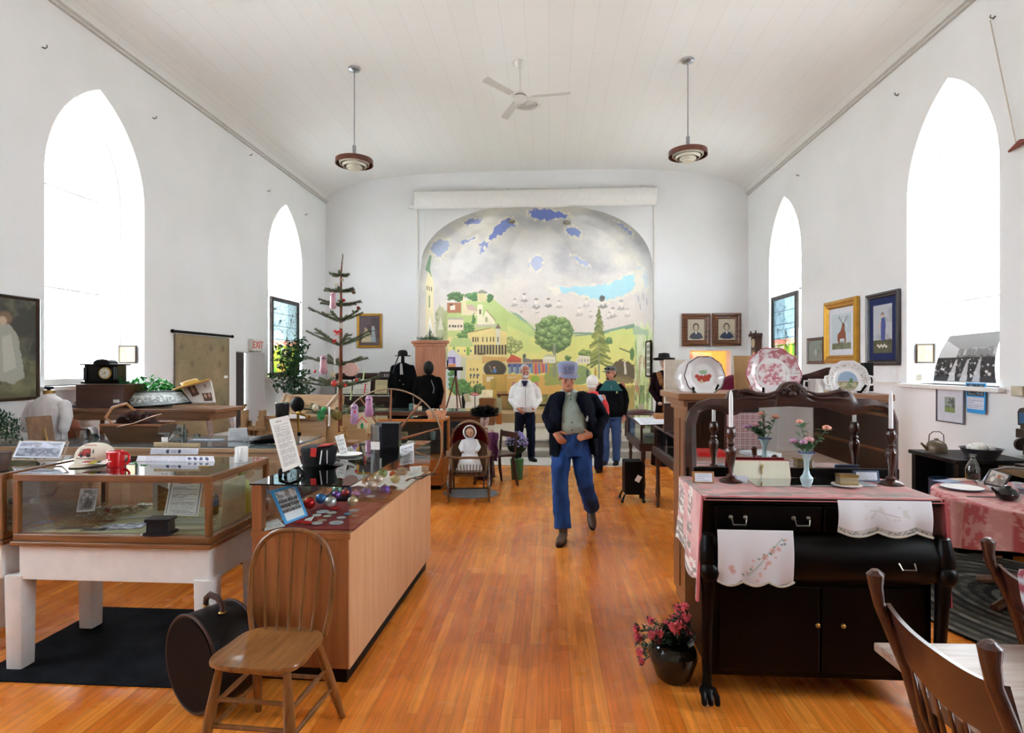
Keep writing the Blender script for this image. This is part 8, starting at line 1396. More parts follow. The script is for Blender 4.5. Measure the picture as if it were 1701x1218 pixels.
o = MB(TR(1.72, .55, ZK) @ RZ(.1)).bb((-.14, -.15, 0), (.14, .15, .05)).build('binder', pm('#c01818', .4), bevel=.004, smooth=0); tag(o, 'red binder on the wooden table, seen in the dresser mirror', 'binder')
o = MB(TR(2.25, .55, ZK) @ RZ(-.3)).bb((-.14, -.16, 0), (.14, .16, .04)).build('binder', pm('#d8dadc', .4), bevel=.004, smooth=0); tag(o, 'white binder on the wooden table, seen in the dresser mirror', 'binder')
o = MB(TR(1.62, 1.30, ZK)).grid(lambda u, v: (-.05+.5*u, -.25+.28*v, .004+.003*math.sin(u*20)), 20, 8).build('red_placemat', pm('#b83a40', .8), fix=False, solid=.004); o.location = (0, 0, 0); tag(o, 'red cloth placemat lying on the wooden table', 'placemat')
t = thing('woven_back_chair', 'chair with a red and white woven back beyond the table, seen in the mirror', 'chair', (2.45, -.35, 0), PI); cv = CV(0, 0, 1, 1, 60, 50, '#c8b0b0'); cv.blend(((np.sin(cv.X*110) > 0) & (np.sin(cv.Y*90) > -.3)).astype(float), '#8c2c38'); panel('woven_back', cv, .44, .46, TR(0, .2, .85), t, solid=.02); MB().bb((-.23, -.22, .43), (.23, .22, .47)).build('seat', mah, t, smooth=0); [MB().tube([(x, y, 0), (x, y, .43 if y < 0 else 1.1)], .018).build('leg', mahz, t) for x in (-.23, .23) for y in (-.2, .21)]
t = thing('round_table', 'round table under a pink patterned tablecloth by the right wall', 'table', (3.42, 4.22, 0)); MB().lathe([(.001, .71), (.62, .71), (.62, .74), (.001, .74)], n=50).build('table_top', mah, t, smooth=30); MB().lathe([(.001, .10), (.05, .1), (.08, .2), (.05, .4), (.07, .6), (.12, .71), (.001, .71)], n=20).build('pedestal', wood('#5a3420', '#744a30'), t); [MB().tube([(0, 0, .2), (.25*math.cos(a), .25*math.sin(a), .10), (.45*math.cos(a), .45*math.sin(a), .03)], [.05, .04, .03], 8).build('foot', wood('#5a3420', '#744a30'), t) for a in (.3, 1.87, 3.44, 5.0)]
u, v = np.meshgrid(np.linspace(0, 2*PI, 260), np.linspace(0, 1, 70)); wv = 1+.0*u; rr_ = np.where(v < .5, v/.5*.64, .64+(.03+.045*np.sin(u*9+1))*(v-.5)/.5*1.2); dz = np.where(v < .5, .7445, .7445-((v-.5)/.5)*(.30+.05*np.cos(u*4+.5))); dz = dz-.01*np.exp(-((v-.5)/.03)**2)*0
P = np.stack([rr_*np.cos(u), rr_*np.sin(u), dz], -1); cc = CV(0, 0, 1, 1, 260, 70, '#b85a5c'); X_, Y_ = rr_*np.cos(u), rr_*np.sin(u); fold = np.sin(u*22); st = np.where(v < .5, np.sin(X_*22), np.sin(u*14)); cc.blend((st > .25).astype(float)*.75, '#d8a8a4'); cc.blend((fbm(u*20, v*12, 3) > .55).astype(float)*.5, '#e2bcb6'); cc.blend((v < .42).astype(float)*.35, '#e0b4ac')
o = colgrid('pink_tablecloth', P, cc.a, paintmat(.85), loc=(3.42, 4.22, 0), solid=.003); tag(o, 'pink and white patterned cloth draped over the round table', 'tablecloth')
ZR = .7475
def onr(x, y): return atZ(x, y, ZR)
def lat(nm, lb, cat, prof, p, mt, n=26, **k): o = MB().lathe(prof, n=n, **k).build(nm, mt); o.location = p; tag(o, lb, cat); return o
p = onr(1598, 813); t = thing('enamel_plate', 'white enamel plate with a blue rim on the pink tablecloth', 'plate', p); MB().lathe([(.001, 0), (.09, 0), (.135, .016), (.134, .019), (.09, .005), (.001, .005)], n=36).build('plate', white, t); MB().tube([(.135*math.cos(2*PI*i/40), .135*math.sin(2*PI*i/40), .017) for i in range(40)], .003, 6, closed=True).build('blue_rim', pm('#1c2850', .3), t)
flat('paper_sheet', 'blue-edged booklet lying at the left of the enamel plate', 'booklet', 1575, 800, .18, .12, .3, CV(0, 0, 1, 1, 20, 16, '#5c74a0').rect(.1, .1, .9, .9, '#8c9cb8'), None, ZR+.002); flat('paper_sheet', 'cream placemat behind the enamel plate', 'placemat', 1600, 797, .2, .1, .2, None, '#c8a890', ZR+.001)
o = MB(TR(*onr(1640, 826)) @ RZ(-.05)).bb((-.13, -.008, 0), (.13, .008, .004)).build('table_knife', pm('#4a3c34', .3, .3), smooth=0); tag(o, 'dark handled table knife lying before the enamel plate', 'knife')
p = onr(1616, 797); t = thing('glass_bottle', 'clear glass milk bottle on the pink tablecloth', 'bottle', p); MB().lathe([(.001, 0), (.045, 0), (.05, .02), (.05, .09), (.035, .13), (.02, .16), (.018, .185), (.024, .19), (.024, .205), (.001, .2)], n=26).build('bottle', glassmat((.78, .86, .84), 3), t); MB().lathe([(.001, .005), (.046, .005), (.047, .05), (.001, .05)], n=26).build('green_glass_base', glassmat((.4, .6, .52), 1), t)
p = onr(1652, 812); lat('sugar_bowl', 'small white china sugar bowl beside the framed cards', 'bowl', [(.001, 0), (.025, 0), (.045, .03), (.042, .055), (.03, .065), (.001, .07)], onr(1652, 816), white)
t = thing('black_teapot', 'shiny black round pot at the front of the pink tablecloth', 'pot', onr(1673, 831)); MB().lathe([(.001, 0), (.035, 0), (.06, .02), (.068, .045), (.05, .075), (.025, .085), (.022, .1), (.001, .105)], n=30).build('pot', pm('#0b0c12', .08, coat=.6), t); MB().tube([(-.06, 0, .05), (-.09, 0, .07), (-.1, 0, .085)], [.014, .008, .007]).build('spout', pm('#0b0c12', .08, coat=.6), t)
cvf = photo(150, '#5a4a40', '#c8c0b8', 36, 28, kind='x', border='#202028', bw=.06); cvf.ell(.55, .35, .1, .15, '#b0643c', .3); cvf.ell(.3, .6, .12, .2, '#e0d8d0', .3)
q4('framed_card', cvf, [atY(1646, 779, 4.50), atY(1680, 790, 4.36), atY(1668, 811, 4.32), atY(1634, 804, 4.44)], label='small black-framed picture card leaning on the pink tablecloth', category='picture', solid=.01)
lat('glass_dish', 'low clear glass dish behind the white sugar bowl', 'dish', [(.001, 0), (.03, 0), (.055, .03), (.05, .03), (.001, .008)], onr(1630, 806), glassmat((.8, .85, .85), 3))
for k in range(3): o = lat('teacup', ['white teacup at the far right of the pink tablecloth', 'second white teacup at the far right edge', 'pale saucer at the right edge of the pink tablecloth'][k], 'cup', [(.001, 0), (.02, 0), (.038, .045), (.034, .045), (.001, .01)], onr((1690, 1700, 1688)[k], (812, 822, 832)[k]), pm(['#c8ccd4', '#8a94a8', '#d0ccc8'][k], .2))
cv = CV(-1, -1, 1, 1, 200, 240, '#34342f'); u, v = np.meshgrid(np.linspace(0, 1, 200), np.linspace(0, 2*PI, 240)); ring = np.floor(u*22).astype(int); pal = np.array([hexc(c) for c in ('#2a2a28', '#5c5a4e', '#3a3a34', '#77746a', '#1e1e1e', '#4c4a42')]); col = pal[(ring*7) % 6]*(.7+.5*(np.sin(v*220+ring*2)[..., None] > 0))
o = colgrid('braided_rug', np.stack([.88*u*np.cos(v), 1.25*u*np.sin(v), .012+u*0], -1), col, paintmat(.95), loc=(3.32, 4.25, 0), solid=.012); tag(o, 'dark oval braided rug under the round table', 'rug')
t = thing('black_wall_shelf', 'black wooden bench shelf against the right wall under the stained plaster', 'bench', (3.93, 5.66, 0)); bm = pm('#0c0b0d', .5, var=.4)
MB().bb((-.36, -.34, .80), (.30, .34, .835)).build('top', bm, t, bevel=.005, smooth=0); [MB().bb((-.33, y, 0), (.3, y+.06, .80)).build('side_board', bm, t, smooth=0) for y in (.27, -.33)]; MB().bb((-.05, -.27, .1), (-.03, .27, .8)).build('back_panel', bm, t, smooth=0)
o = MB(TR(3.74, 5.72, 0)).lathe([(.001, .02), (.12, .02), (.13, .6), (.001, .62)], n=24).build('blue_crock', pm('#1c3450', .3)); o.location.z = 0; tag(o, 'dark blue tall crock inside the black bench shelf', 'crock')
t = thing('kettle', 'old brown metal kettle with a wire handle on the black bench', 'kettle', (3.70, 5.78, .836)); km = pm('#6f6250', .35, .6, var=.3); MB().lathe([(.001, 0), (.085, 0), (.088, .05), (.075, .09), (.04, .115), (.02, .12), (.018, .135), (.001, .14)], n=26).build('body', km, t); MB().tube([(-.08, 0, .03), (-.12, 0, .07), (-.14, 0, .09)], [.018, .012, .010]).build('spout', km, t); MB().tube([(-.07, 0, .10), (-.065, 0, .17), (-.03, 0, .20), (.03, 0, .20), (.065, 0, .17), (.07, 0, .10)], .004, 6).build('bail_handle', pm('#2a2420', .4), t)
t = thing('enamel_basin', 'grey enamel basin heaped with white eggs on the black bench', 'basin', (3.88, 5.46, .836)); MB().lathe([(.001, 0), (.11, 0), (.155, .085), (.165, .09), (.15, .085), (.105, .01), (.001, .01)], n=36).build('basin', pm('#4a4a50', .3, .3), t)
pr = None
for k in range(13):
 a = k*2.4; q = .10*math.sqrt(k/13); o = MB().ell((0, 0, 0), (.026, .026, .034), 14).build('egg', pm('#e4e2dc', .5, var=.02)) if pr is None else pr.copy()
 if pr is not None: C.objects.link(o)
 pr = pr or o; o.location = (3.88+q*math.cos(a), 5.46+q*math.sin(a), .836+.085+.03*(1-k/13)); o.rotation_euler = (1.2, 0, a); tag(o, 'white egg heaped in the grey enamel basin', 'egg', 'eggs in the enamel basin')
o = MB().tube([(3.66, 5.12, .3), (3.66, 5.12, .70), (3.70, 5.10, .79), (3.80, 5.06, .82), (3.92, 5.02, .82)], .008, 8).tube([(3.92, 5.02, .82), (3.92, 5.02, 0)], .008, 8).tube([(3.66, 5.12, .3), (3.66, 5.12, 0)], .008, 8).build('metal_hoop', steel); tag(o, 'thin metal hoop standing before the black bench', 'hoop')
t = thing('treadle_table', 'narrow wooden sewing machine table against the right wall', 'table', (4.07, 5.02, 0)); MB().bb((-.17, -.29, .74), (.17, .27, .80)).build('top', wood('#7a6248', '#957a5c', 'y'), t, bevel=.004, smooth=0); [MB().bb((x, y, 0), (x+.05, y+.05, .74)).build('leg', black, t, smooth=0) for x in (-.15, .1) for y in (-.26, .2)]
t = thing('sewing_machine', 'old brown iron sewing machine on the narrow table at the right', 'sewing machine', (4.06, 5.05, .80)); sm = pm('#3a2a24', .35, .3, var=.3)
MB().bb((-.08, -.2, 0), (.08, .17, .03)).build('base', sm, t, bevel=.006); m = MB(); m.cap([(0, -.15, .03), (0, -.15, .2), (0, .0, .22), (0, .12, .20), (0, .14, .12)], [.04, .04, .035, .035, .03], 12); m.remesh('arm', sm, t, .008, 3); MB().lathe([(.001, -.01), (.055, -.012), (.055, .012), (.001, .01)], c=(0, .2, .19), n=20, axis='y').build('hand_wheel', sm, t); MB().ell((0, .16, .09), .02, 8).build('tension_knob', steel, t)
t = thing('fruit_bowl', 'brown wooden bowl with a red apple at the right edge', 'bowl', (4.02, 4.84, .80)); MB().lathe([(.001, 0), (.06, 0), (.12, .04), (.125, .05), (.11, .045), (.05, .01), (.001, .01)], n=28).build('bowl', wood('#4a3020', '#6a4830', 'x'), t); o = MB(TR(4.0, 4.83, .85)).ell((0, 0, 0), (.042, .042, .038), 16).build('apple', pm('#b01820', .2, coat=.3)); tag(o, 'red apple in the brown wooden bowl', 'apple')
o = MB(TR(4.07, 4.86, .842)).ell((0, 0, 0), (.035, .03, .03), 12).build('dark_fruit', pm('#2c2018', .4)); tag(o, 'dark dried fruit beside the red apple', 'fruit')
cv = CV(0, 0, 1, 1.4, 70, 90, '#c4d4dc').noise('#a8bcc8', 3, 3, .4, .6, .6, 3); cv.rect(0, 1.15, 1, 1.4, '#7c8468').noise('#5a5c48', 9, 9, .5, .6, .6, 4, cv.Y > 1.1); cv.poly([(.28, 1.0), (.3, .8), (.45, .68), (.52, .5), (.6, .42), (.68, .48), (.66, .62), (.72, .8), (.74, 1.15), (.68, 1.15), (.64, .98), (.42, .98), (.40, 1.18), (.34, 1.18)], '#8a4a30', 1, .02); cv.ell(.6, .44, .07, .07, '#7c4028')
for s in (-1, 1): cv.line(.6, .4, .6+s*.16, .25, .025, '#4f4038'); cv.line(.6+s*.16, .25, .6+s*.2, .08, .022, '#4f4038'); cv.line(.6+s*.12, .3, .6+s*.08, .12, .02, '#4f4038'); cv.line(.6+s*.18, .2, .6+s*.28, .14, .018, '#4f4038')
frame('stag_picture', 'broad gold framed picture of a standing red stag on the right wall', 'painting', .95, .92, (XR-.012, 8.69, 2.17), -PI/2, cv, gold, .115, .05, .09, '#dcdfe8')
cv = CV(0, 0, 1, 2, 60, 110, '#b8bcc4').noise('#8f949c', 3, 3, .45, .65, .6, 3); cv.rect(0, 1.45, 1, 2, '#4f5238').noise('#3a3c28', 8, 8, .5, .6, .7, 5, cv.Y > 1.4); cv.poly([(.42, .6), (.5, .5), (.62, .55), (.66, .9), (.62, 1.5), (.42, 1.5), (.4, 1.0)], '#3c4c90', 1, .02); cv.ell(.5, .42, .08, .1, '#5a3a30'); cv.ell(.5, .46, .06, .08, '#d8b8a0'); cv.line(.4, .65, .33, .95, .05, '#d8b8a0'); [cv.ell(.25+.09*k, 1.68+.06*(k % 2), .06, .06, '#e4dcd8', .2, 1, .6, k) for k in range(6)]
frame('dark_framed_picture', 'tall blue-matted dark framed picture of a woman in a blue dress', 'painting', .73, .93, (XR-.012, 7.65, 2.14), -PI/2, cv, wood('#1c1216', '#2c1e24'), .07, .035, .09, '#26305c')
cv = CV(0, 0, 1, 1.2, 44, 50, '#8a948c').noise('#6a746c', 3, 3, .45, .65, .7, 3); cv.ell(.5, .7, .12, .25, '#b8bcb4', .5)
frame('small_framed_picture', 'small brown framed grey landscape left of the stag picture', 'painting', .58, .42, (XR-.012, 9.50, 1.91), -PI/2, cv, wood('#3c2016', '#5c3424'), .05, .03)
cv = CV(0, 0, 1, 1.2, 44, 50, '#8f9a94').noise('#3c463c', 5, 5, .4, .55, .8, 3); cv.rect(0, .8, 1, 1.2, '#7c9450', .8).noise('#b8b8b0', 6, 6, .6, .7, .6, 5, cv.Y < .4)
frame('silver_framed_picture', 'thin silver framed small landscape with a wide white mount', 'picture', .42, .385, (XR-.012, 6.41, 1.255), -PI/2, cv, pm('#7c7c84', .3, .6), .014, .02, .12, '#d0d2da', .10)
cv = CV(0, 0, 1, 1.3, 50, 64, '#2a9ae0'); cv.rect(.06, .06, .94, .55, '#2c3440').noise('#8c98a8', 12, 12, .5, .6, .7, 3, (cv.Y > .08)*(cv.Y < .5)*(cv.X > .08)*(cv.X < .9)); cv.rect(.06, .6, .94, 1.12, '#d8dcea'); cv.textlines(.1, .64, .9, 1.1, 6, '#9098b0', .8, 2)
o = panel('wall_calendar', cv, .27, .30, RZ(-PI/2) @ RX(.04), curve=lambda u, v: -.02*np.sin(u*PI*.5)*v, solid=.008); o.location = (XR-.02, 6.03, 1.345); tag(o, 'bright blue bordered calendar pinned to the right wall', 'calendar')
t = thing('junction_box', 'cream electrical box with a tan end on the right wall', 'outlet', (XR-.03, 5.42, 1.44)); MB().bb((-.03, -.0, -.045), (.03, .13, .045)).build('cream_box', pm('#c8c0a8', .5), t, bevel=.005, smooth=0); MB().bb((-.02, -.14, -.04), (.03, .0, .04)).build('tan_plate', pm('#a07c54', .5), t, bevel=.004, smooth=0)
t = thing('wall_match_safe', 'narrow carved brown wall mirror with a lower box on the right wall', 'mirror', (XR-.012, 5.46, 1.15), -PI/2); MB().prism([(-.05, -.02), (.05, -.02), (.055, .10), (.035, .13), (0, .14), (-.035, .13), (-.055, .10)], -.015, 0, plane='xz').build('carved_frame', wood('#2a1c16', '#443026'), t); MB().bb((-.035, -.018, 0), (.035, -.014, .095)).build('blue_glass', pm('#4a6a90', .1), t, smooth=0); MB().bb((-.045, -.04, -.13), (.045, 0, -.05)).bb((-.02, -.02, -.06), (.02, 0, 0)).build('box', wood('#2a1c16', '#443026'), t, bevel=.004, smooth=0)
o = MB(TR(XR-.02, 5.28, 1.15) @ RZ(-PI/2)).lathe([(.001, -.012), (.06, -.014), (.1, -.004), (.1, 0), (.001, 0)], n=26, axis='y').build('blue_plate', pm('#7c84c0', .3, var=.5, scale=30)); tag(o, 'blue and white plate on the wall at the right edge of the view', 'plate')
cvh = photo(160, kind='hall', W=130, H=90, border='#c8c8c8', bw=.004); TLp, TRp, BRp, BLp = atX(1578, 558, 4.36), atX(1668, 549, 4.36), atX(1655, 637, 4.28), atX(1551, 633, 4.28)
o = q4('hall_photo', cvh, [TLp, TRp, BRp, BLp], label='large curled black and white photo of a crowded hall on the right window sill', category='photo', bend=-.04)
q4('sill_card', paper(170, 2, '#e4dcc8', '#c0b8a8', False, 16, 12), [atX(1521, 622, 4.32), atX(1532, 621, 4.32), atX(1532, 633, 4.30), atX(1521, 634, 4.30)], label='small cream card on the window sill left of the hall photo', category='card')
t = thing('pendulum_wall_clock', 'narrow brown pendulum clock on the right wall by the corner', 'clock', (XR-.01, 12.0, 1.95), -PI/2); MB().bb((-.13, -.12, -.38), (.13, 0, .32)).bb((-.17, -.16, .32), (.17, 0, .38)).bb((-.15, -.13, -.42), (.15, 0, -.38)).build('case', wood('#3a2218', '#5a3828'), t, bevel=.006, smooth=0); MB().lathe([(.001, -.128), (.09, -.128), (.09, -.12), (.001, -.12)], c=(0, 0, .18), n=24, axis='y').build('dial', pm('#c8bca0', .4), t); MB().bb((-.09, -.124, -.33), (.09, -.12, .05)).build('door_glass', pm('#4a4840', .05), t, smooth=0); [MB().lathe([(.001, 0), (.02, .0), (.012, .05), (.001, .06)], c=(x, -.12, .38), n=10).build('finial', mahz, t) for x in (-.14, .14)]
d = struct(MB().bb((1.6, YF, 0), (3.9, YF+.05, 2.7)).build('door_added', wood('#2a160e', '#43261a'), smooth=0)); [MB().bb((x, YF+.05, z), (x+.42, YF+.06, z+.95)).build('door_panel', wood('#22120c', '#382016'), d, bevel=.005, smooth=0) for x in (1.75, 2.25, 2.85, 3.35) for z in (.25, 1.4)]  # dark doors added behind the camera to darken the dresser mirror's reflection
t = thing('added_bookcase', 'tall dark bookcase added at the right wall to darken the dresser mirror', 'bookcase', (3.95, -.6, 0)); MB().bb((-.2, -1.0, 0), (.2, 1.3, 1.9)).build('case', wood('#1e120e', '#33201a'), t, smooth=0); [MB().bb((-.21, -.95, .3+.4*k), (-.2, 1.25, .33+.4*k)).build('shelf', drk, t, smooth=0) for k in range(4)]  # bookcase added out of view so the mirror reflects something dark
# ================================================================ PEOPLE
skin1 = pm('#c08468', .5, var=.1, scale=30, spec=.3); skin2 = pm('#b87c66', .5, var=.1, scale=30, spec=.3)
def add_head(m, M, s=1.0, jaw=1.0):
 M = M @ SC(s, s, s)
 for c, r_ in (((0, .012, .035), (.076, .095, .090)), ((0, -.018, -.035), (.060*jaw, .072, .078)), ((0, -.045, -.07), (.042*jaw, .042, .04)), ((0, -.070, .030), (.050, .022, .018)), ((-.034, -.062, -.022), (.024, .022, .024)), ((.034, -.062, -.022), (.024, .022, .024)), ((0, -.080, -.086), (.022, .018, .017)), ((0, -.084, -.052), (.022, .012, .012)),
                  ((0, -.094, -.014), (.011, .018, .026)), ((0, -.106, -.024), (.014, .014, .012)), ((-.079, .012, -.002), (.010, .020, .030)), ((.079, .012, -.002), (.010, .020, .030))): m.ell(c, r_, 14, M=M)
def face(t, M, skin, s=1.0, closed=False, browc='#8a8078', lip='#a0564c'):
 M = M @ SC(s, s, s)
 for k in (-1, 1):
  if closed: MB(M).ell((k*.031, -.082, .004), (.014, .006, .004), 8).build('eye', pm('#4a2c24', .5), t)
  else: MB(M).ell((k*.030, -.080, .006), (.013, .008, .007), 10).build('eye', pm('#3c2c28', .2), t)
  MB(M).ell((k*.031, -.089, .024), (.018, .005, .004), 8).build('eyebrow', pm(browc, .9), t)
 MB(M).ell((0, -.096, -.053), (.019, .004, .0035), 8).build('mouth', pm(lip, .5), t)
def hand(m, w_, d, up, s=1.0, curl=.5, side=1):
 """palm from the wrist w_ along d, four fingers and a thumb; up = back of the hand"""
 d = Vector(d).normalized(); up = Vector(up); up = (up-d*up.dot(d)).normalized(); x = d.cross(up)*side; w_ = Vector(w_)
 m.cap([w_, w_+d*.03*s, w_+d*.075*s], [.026*s, .032*s, .033*s], 12)
 for k, (o, l) in enumerate(((-.027, .066), (-.009, .076), (.010, .070), (.027, .055))):
  b_ = w_+d*.082*s+x*o*s; m.cap([b_, b_+(d-up*curl*.4)*l*.45*s, b_+(d*.75-up*curl*1.1)*l*.95*s], [.0105*s, .0095*s, .0085*s], 8)
 b_ = w_+d*.028*s-x*.026*s; m.cap([b_, b_+(d*.5-x*.8)*.034*s, b_+(d*.9-x*.75)*.062*s], [.013*s, .0115*s, .010*s], 8)
P0 = atZ(945, 892, 0); PY0 = 5.66
def W(px, py, dy=0): return atY(px, py, PY0+dy)
t = thing('person', 'man in a striped railroad cap, open navy jacket and jeans walking, hands in pockets', 'person', (W(945, 892).x, PY0, 0)); O = Vector(t.location)
def Q(px, py, dy=0): return W(px, py, dy)-O
hc = Q(942.5, 628, -.10); Mh = TR(*hc) @ RZ(math.radians(8)) @ RX(math.radians(13))
nk = Q(944, 652, 0); shL, shR = Q(922, 664, .0), Q(984, 664, .02); elL, elR = Q(914, 693, .05), Q(1000, 694, .08); wrL, wrR = Q(921, 717, -.13), Q(984, 722, -.13)
m = MB(); add_head(m, Mh, 1.0); m.cap([hc+Vector((0, .04, -.06)), nk+Vector((0, .02, .0))], [.055, .06], 14)
m.loft([(0.02, .02, 0+Q(950, 722).z, .15, .10), (.02, .02, 1.1, .16, .10), (.03, .02, Q(950, 672).z, .17, .09), (.01, .02, nk.z, .07, .06)], 20)
for a, b_, c in ((shL, elL, wrL), (shR, elR, wrR)): m.cap([a, b_, c], [.045, .038, .028], 12)
hand(m, wrL, (.35, -.1, -.45), (-.3, -.9, 0), 1.05, .3, 1); hand(m, wrR, (-.62, -.15, -.12), (0, -.8, .5), 1.05, .35, -1)
m.remesh('body', skin1, t, .0065, 4); face(t, Mh, skin1, 1, True, '#9c948c')
MB(Mh).ell((-.074, .02, .008), (.010, .035, .035), 10).ell((.074, .02, .008), (.010, .035, .035), 10).ell((0, .07, .0), (.07, .04, .05), 12).build('hair', pm('#a8a29a', .9, bump=.4, bscale=200), t)
capm, nn_, bb_ = newmat('striped_cap'); tcn = nn_.nodes.new('ShaderNodeTexCoord'); wv_ = nn_.nodes.new('ShaderNodeTexWave'); wv_.inputs['Scale'].default_value = 40; rp_ = nn_.nodes.new('ShaderNodeValToRGB'); rp_.color_ramp.elements[0].color = (*hexc('#5f6688'), 1); rp_.color_ramp.elements[1].color = (*hexc('#9a9db4'), 1); nn_.links.new(tcn.outputs['Object'], wv_.inputs[0]); nn_.links.new(wv_.outputs[0], rp_.inputs[0]); nn_.links.new(rp_.outputs[0], bb_.inputs['Base Color']); bb_.inputs['Roughness'].default_value = .85
cp = MB(Mh @ TR(0, .008, .066) @ RX(-.12)); cp.loft([(0, 0, -.012, .089, .106), (0, 0, .025, .092, .108), (0, -.004, .05, .101, .114), (0, -.004, .078, .094, .104), (0, 0, .092, .055, .065)], 34).build('cap_crown', capm, t, smooth=60)
MB(Mh @ TR(0, .008, .066) @ RX(-.12)).loft([(0, 0, -.016, .0915, .1085), (0, 0, .020, .0935, .1105)], 34).build('cap_band', capm, t)
MB(Mh @ TR(0, -.085, .064) @ RX(.25)).grid(lambda u, v: (.092*math.sin((u-.5)*2.7), -.02-.062*v*math.cos((u-.5)*2.6)+.028*(1-math.cos((u-.5)*2.7)), -.012*abs(2*u-1)**2-.012*v), 22, 8).build('cap_visor', capm, t, fix=False, solid=.004)
for x, y, z in ((-.02, -.118, .06), (.045, -.105, .058)): MB(Mh @ TR(0, .008, .052)).tube([(x, y, z-.02), (x-.004, y-.006, z), (x-.002, y+.012, z+.028)], .005, 6).build('cap_pleat', capm, t)
zb = Q(950, 717).z; sht = pm('#a3b7ad', .8, var=.1, scale=8, bump=.25, bscale=30)
m = MB(); m.loft([(.016, -.01, zb-.02, .165, .125), (.018, -.02, zb+.06, .172, .145), (.018, -.02, zb+.18, .172, .14), (.02, -.01, 1.28, .165, .125), (.01, .01, nk.z-.05, .12, .095), (.0, .01, nk.z+.02, .075, .068)], 30); m.remesh('shirt', sht, t, .011, 2, .009, 13)
for s in (-1, 1): MB().add([nk+Vector(v) for v in ((s*.012, -.075, -.035), (s*.068, -.06, -.06), (s*.075, -.02, .02), (s*.04, -.055, .035))], [(0, 1, 2, 3)]).build('collar', sht, t, solid=.006, fix=False)
for k in range(5): q = k/4; MB().ell((.014+.012*q, (-.105, -.135, -.155, -.166, -.163)[k], nk.z-.06-(nk.z-.06-zb-.03)*q), (.007, .004, .007), 8).build('button', pm('#1c2028', .3), t)
MB().ell((.0, -.062, nk.z-.02), (.024, .010, .022), 10).build('undershirt', white, t)
jn = pm('#284b8c', .85, var=.4, scale=7, bump=.5, bscale=22)
hL, hR = Q(932, 743, .0), Q(964, 745, .02); kL, kR = Q(930, 803, -.10), Q(972, 803, .0); aL, aR = Q(935, 876, -.17), Q(983, 842, .30)
m = MB(); m.loft([(.018, .0, hL.z-.08, .17, .11), (.016, .0, hL.z+.06, .180, .125), (.016, -.005, zb+.01, .172, .128), (.016, -.005, zb+.02, .14, .1)], 28)
for h_, k_, a_ in ((hL, kL, aL), (hR, kR, aR)): m.tube([h_+Vector((0, 0, .06)), h_, h_.lerp(k_, .5), k_, k_.lerp(a_, .5), a_+Vector((0, 0, -.01))], [.06, .098, .095, .080, .076, .080], 20)
m.remesh('jeans', jn, t, .010, 2, .011, 11)
MB().loft([(.016, -.005, zb-.005, .176, .133), (.016, -.005, zb+.028, .174, .133)], 30).build('belt', pm('#15100e', .4), t); MB().box((.02, -.137, zb+.011), (.035, .008, .028)).build('belt_buckle', steel, t, smooth=0)
def shoe(a_, d, tilt, mt, s=1.0):
 M = TR(*a_) @ RZ(math.atan2(d[0], -d[1])) @ RX(tilt) @ SC(s, s, s)
 m = MB(M); m.cap([(0, .03, -.045), (0, -.05, -.055), (0, -.13, -.062), (0, -.18, -.066)], [.042, .043, .04, .03], 14); m.cap([(0, .02, -.03), (0, .01, .05)], [.043, .046], 12); o = m.remesh('shoe', mt, t, .008, 3)
 MB(M).loft([(0, -.07, -.103, .042, .135), (0, -.07, -.085, .046, .14)], 24, p=2.6).build('shoe_sole', pm('#2a221e', .7), o)
bs = pm('#5c4638', .55, var=.25); aL2 = Vector((aL.x, aL.y, .105)); shoe(aL2, (-.22, -1), 0, bs, .98); shoe(aR+Vector((0, .03, -.02)), (.05, -1), math.radians(38), bs, .98)
nv = pm('#060916', .85, var=.4, scale=4, bump=.2, bscale=40)
def shell(secs, a0, a1, th, n=48):
 vs = []; K = len(secs)
 for o_ in (0, th):
  for cx, cy, z, rx, ry, g0, g1 in secs:
   for j in range(n):
    a = (a0+g0)+((a1+g1)-(a0+g0))*j/(n-1); vs.append((cx+(rx+o_)*math.sin(a), cy-(ry+o_)*math.cos(a), z))
 fs = []
 for i in range(K-1):
  for j in range(n-1): q = i*n+j; fs += [(q, q+1, q+n+1, q+n), (K*n+q, K*n+q+n, K*n+q+n+1, K*n+q+1)]
  fs += [(i*n, (i+1)*n, K*n+(i+1)*n, K*n+i*n), (i*n+n-1, K*n+i*n+n-1, K*n+(i+1)*n+n-1, (i+1)*n+n-1)]
 for j in range(n-1): fs += [(j, K*n+j, K*n+j+1, j+1), ((K-1)*n+j, (K-1)*n+j+1, K*n+(K-1)*n+j+1, K*n+(K-1)*n+j)]
 return vs, fs
D = math.radians
m = MB(); zj = Q(990, 762).z
secs = [(.045, .03, zj+.02, .205, .17, D(34), D(-8)), (.04, .02, zb-.02, .195, .17, D(20), D(-6)), (.035, -.01, zb+.10, .19, .18, D(9), D(-3)), (.03, -.01, 1.18, .19, .175, D(3), D(0)), (.025, .0, 1.30, .185, .155, D(-3), D(4)), (.02, .01, 1.39, .15, .12, D(-8), D(8)), (.008, .02, nk.z+.01, .095, .08, D(-6), D(6))]
vs, fs = shell(secs, D(31), D(360-31), .034); m.add(vs, fs)
for a, b_, c in ((shL+Vector((-.005, 0, .0)), elL+Vector((-.02, 0, 0)), wrL+Vector((-.015, .01, .02))), (shR, elR+Vector((.015, 0, 0)), wrR+Vector((.028, .015, .008)))): m.cap([a, a.lerp(b_, .5), b_, b_.lerp(c, .6), c], [.064, .066, .066, .060, .054], 16)
m.remesh('jacket', nv, t, .010, 2, .010, 9)
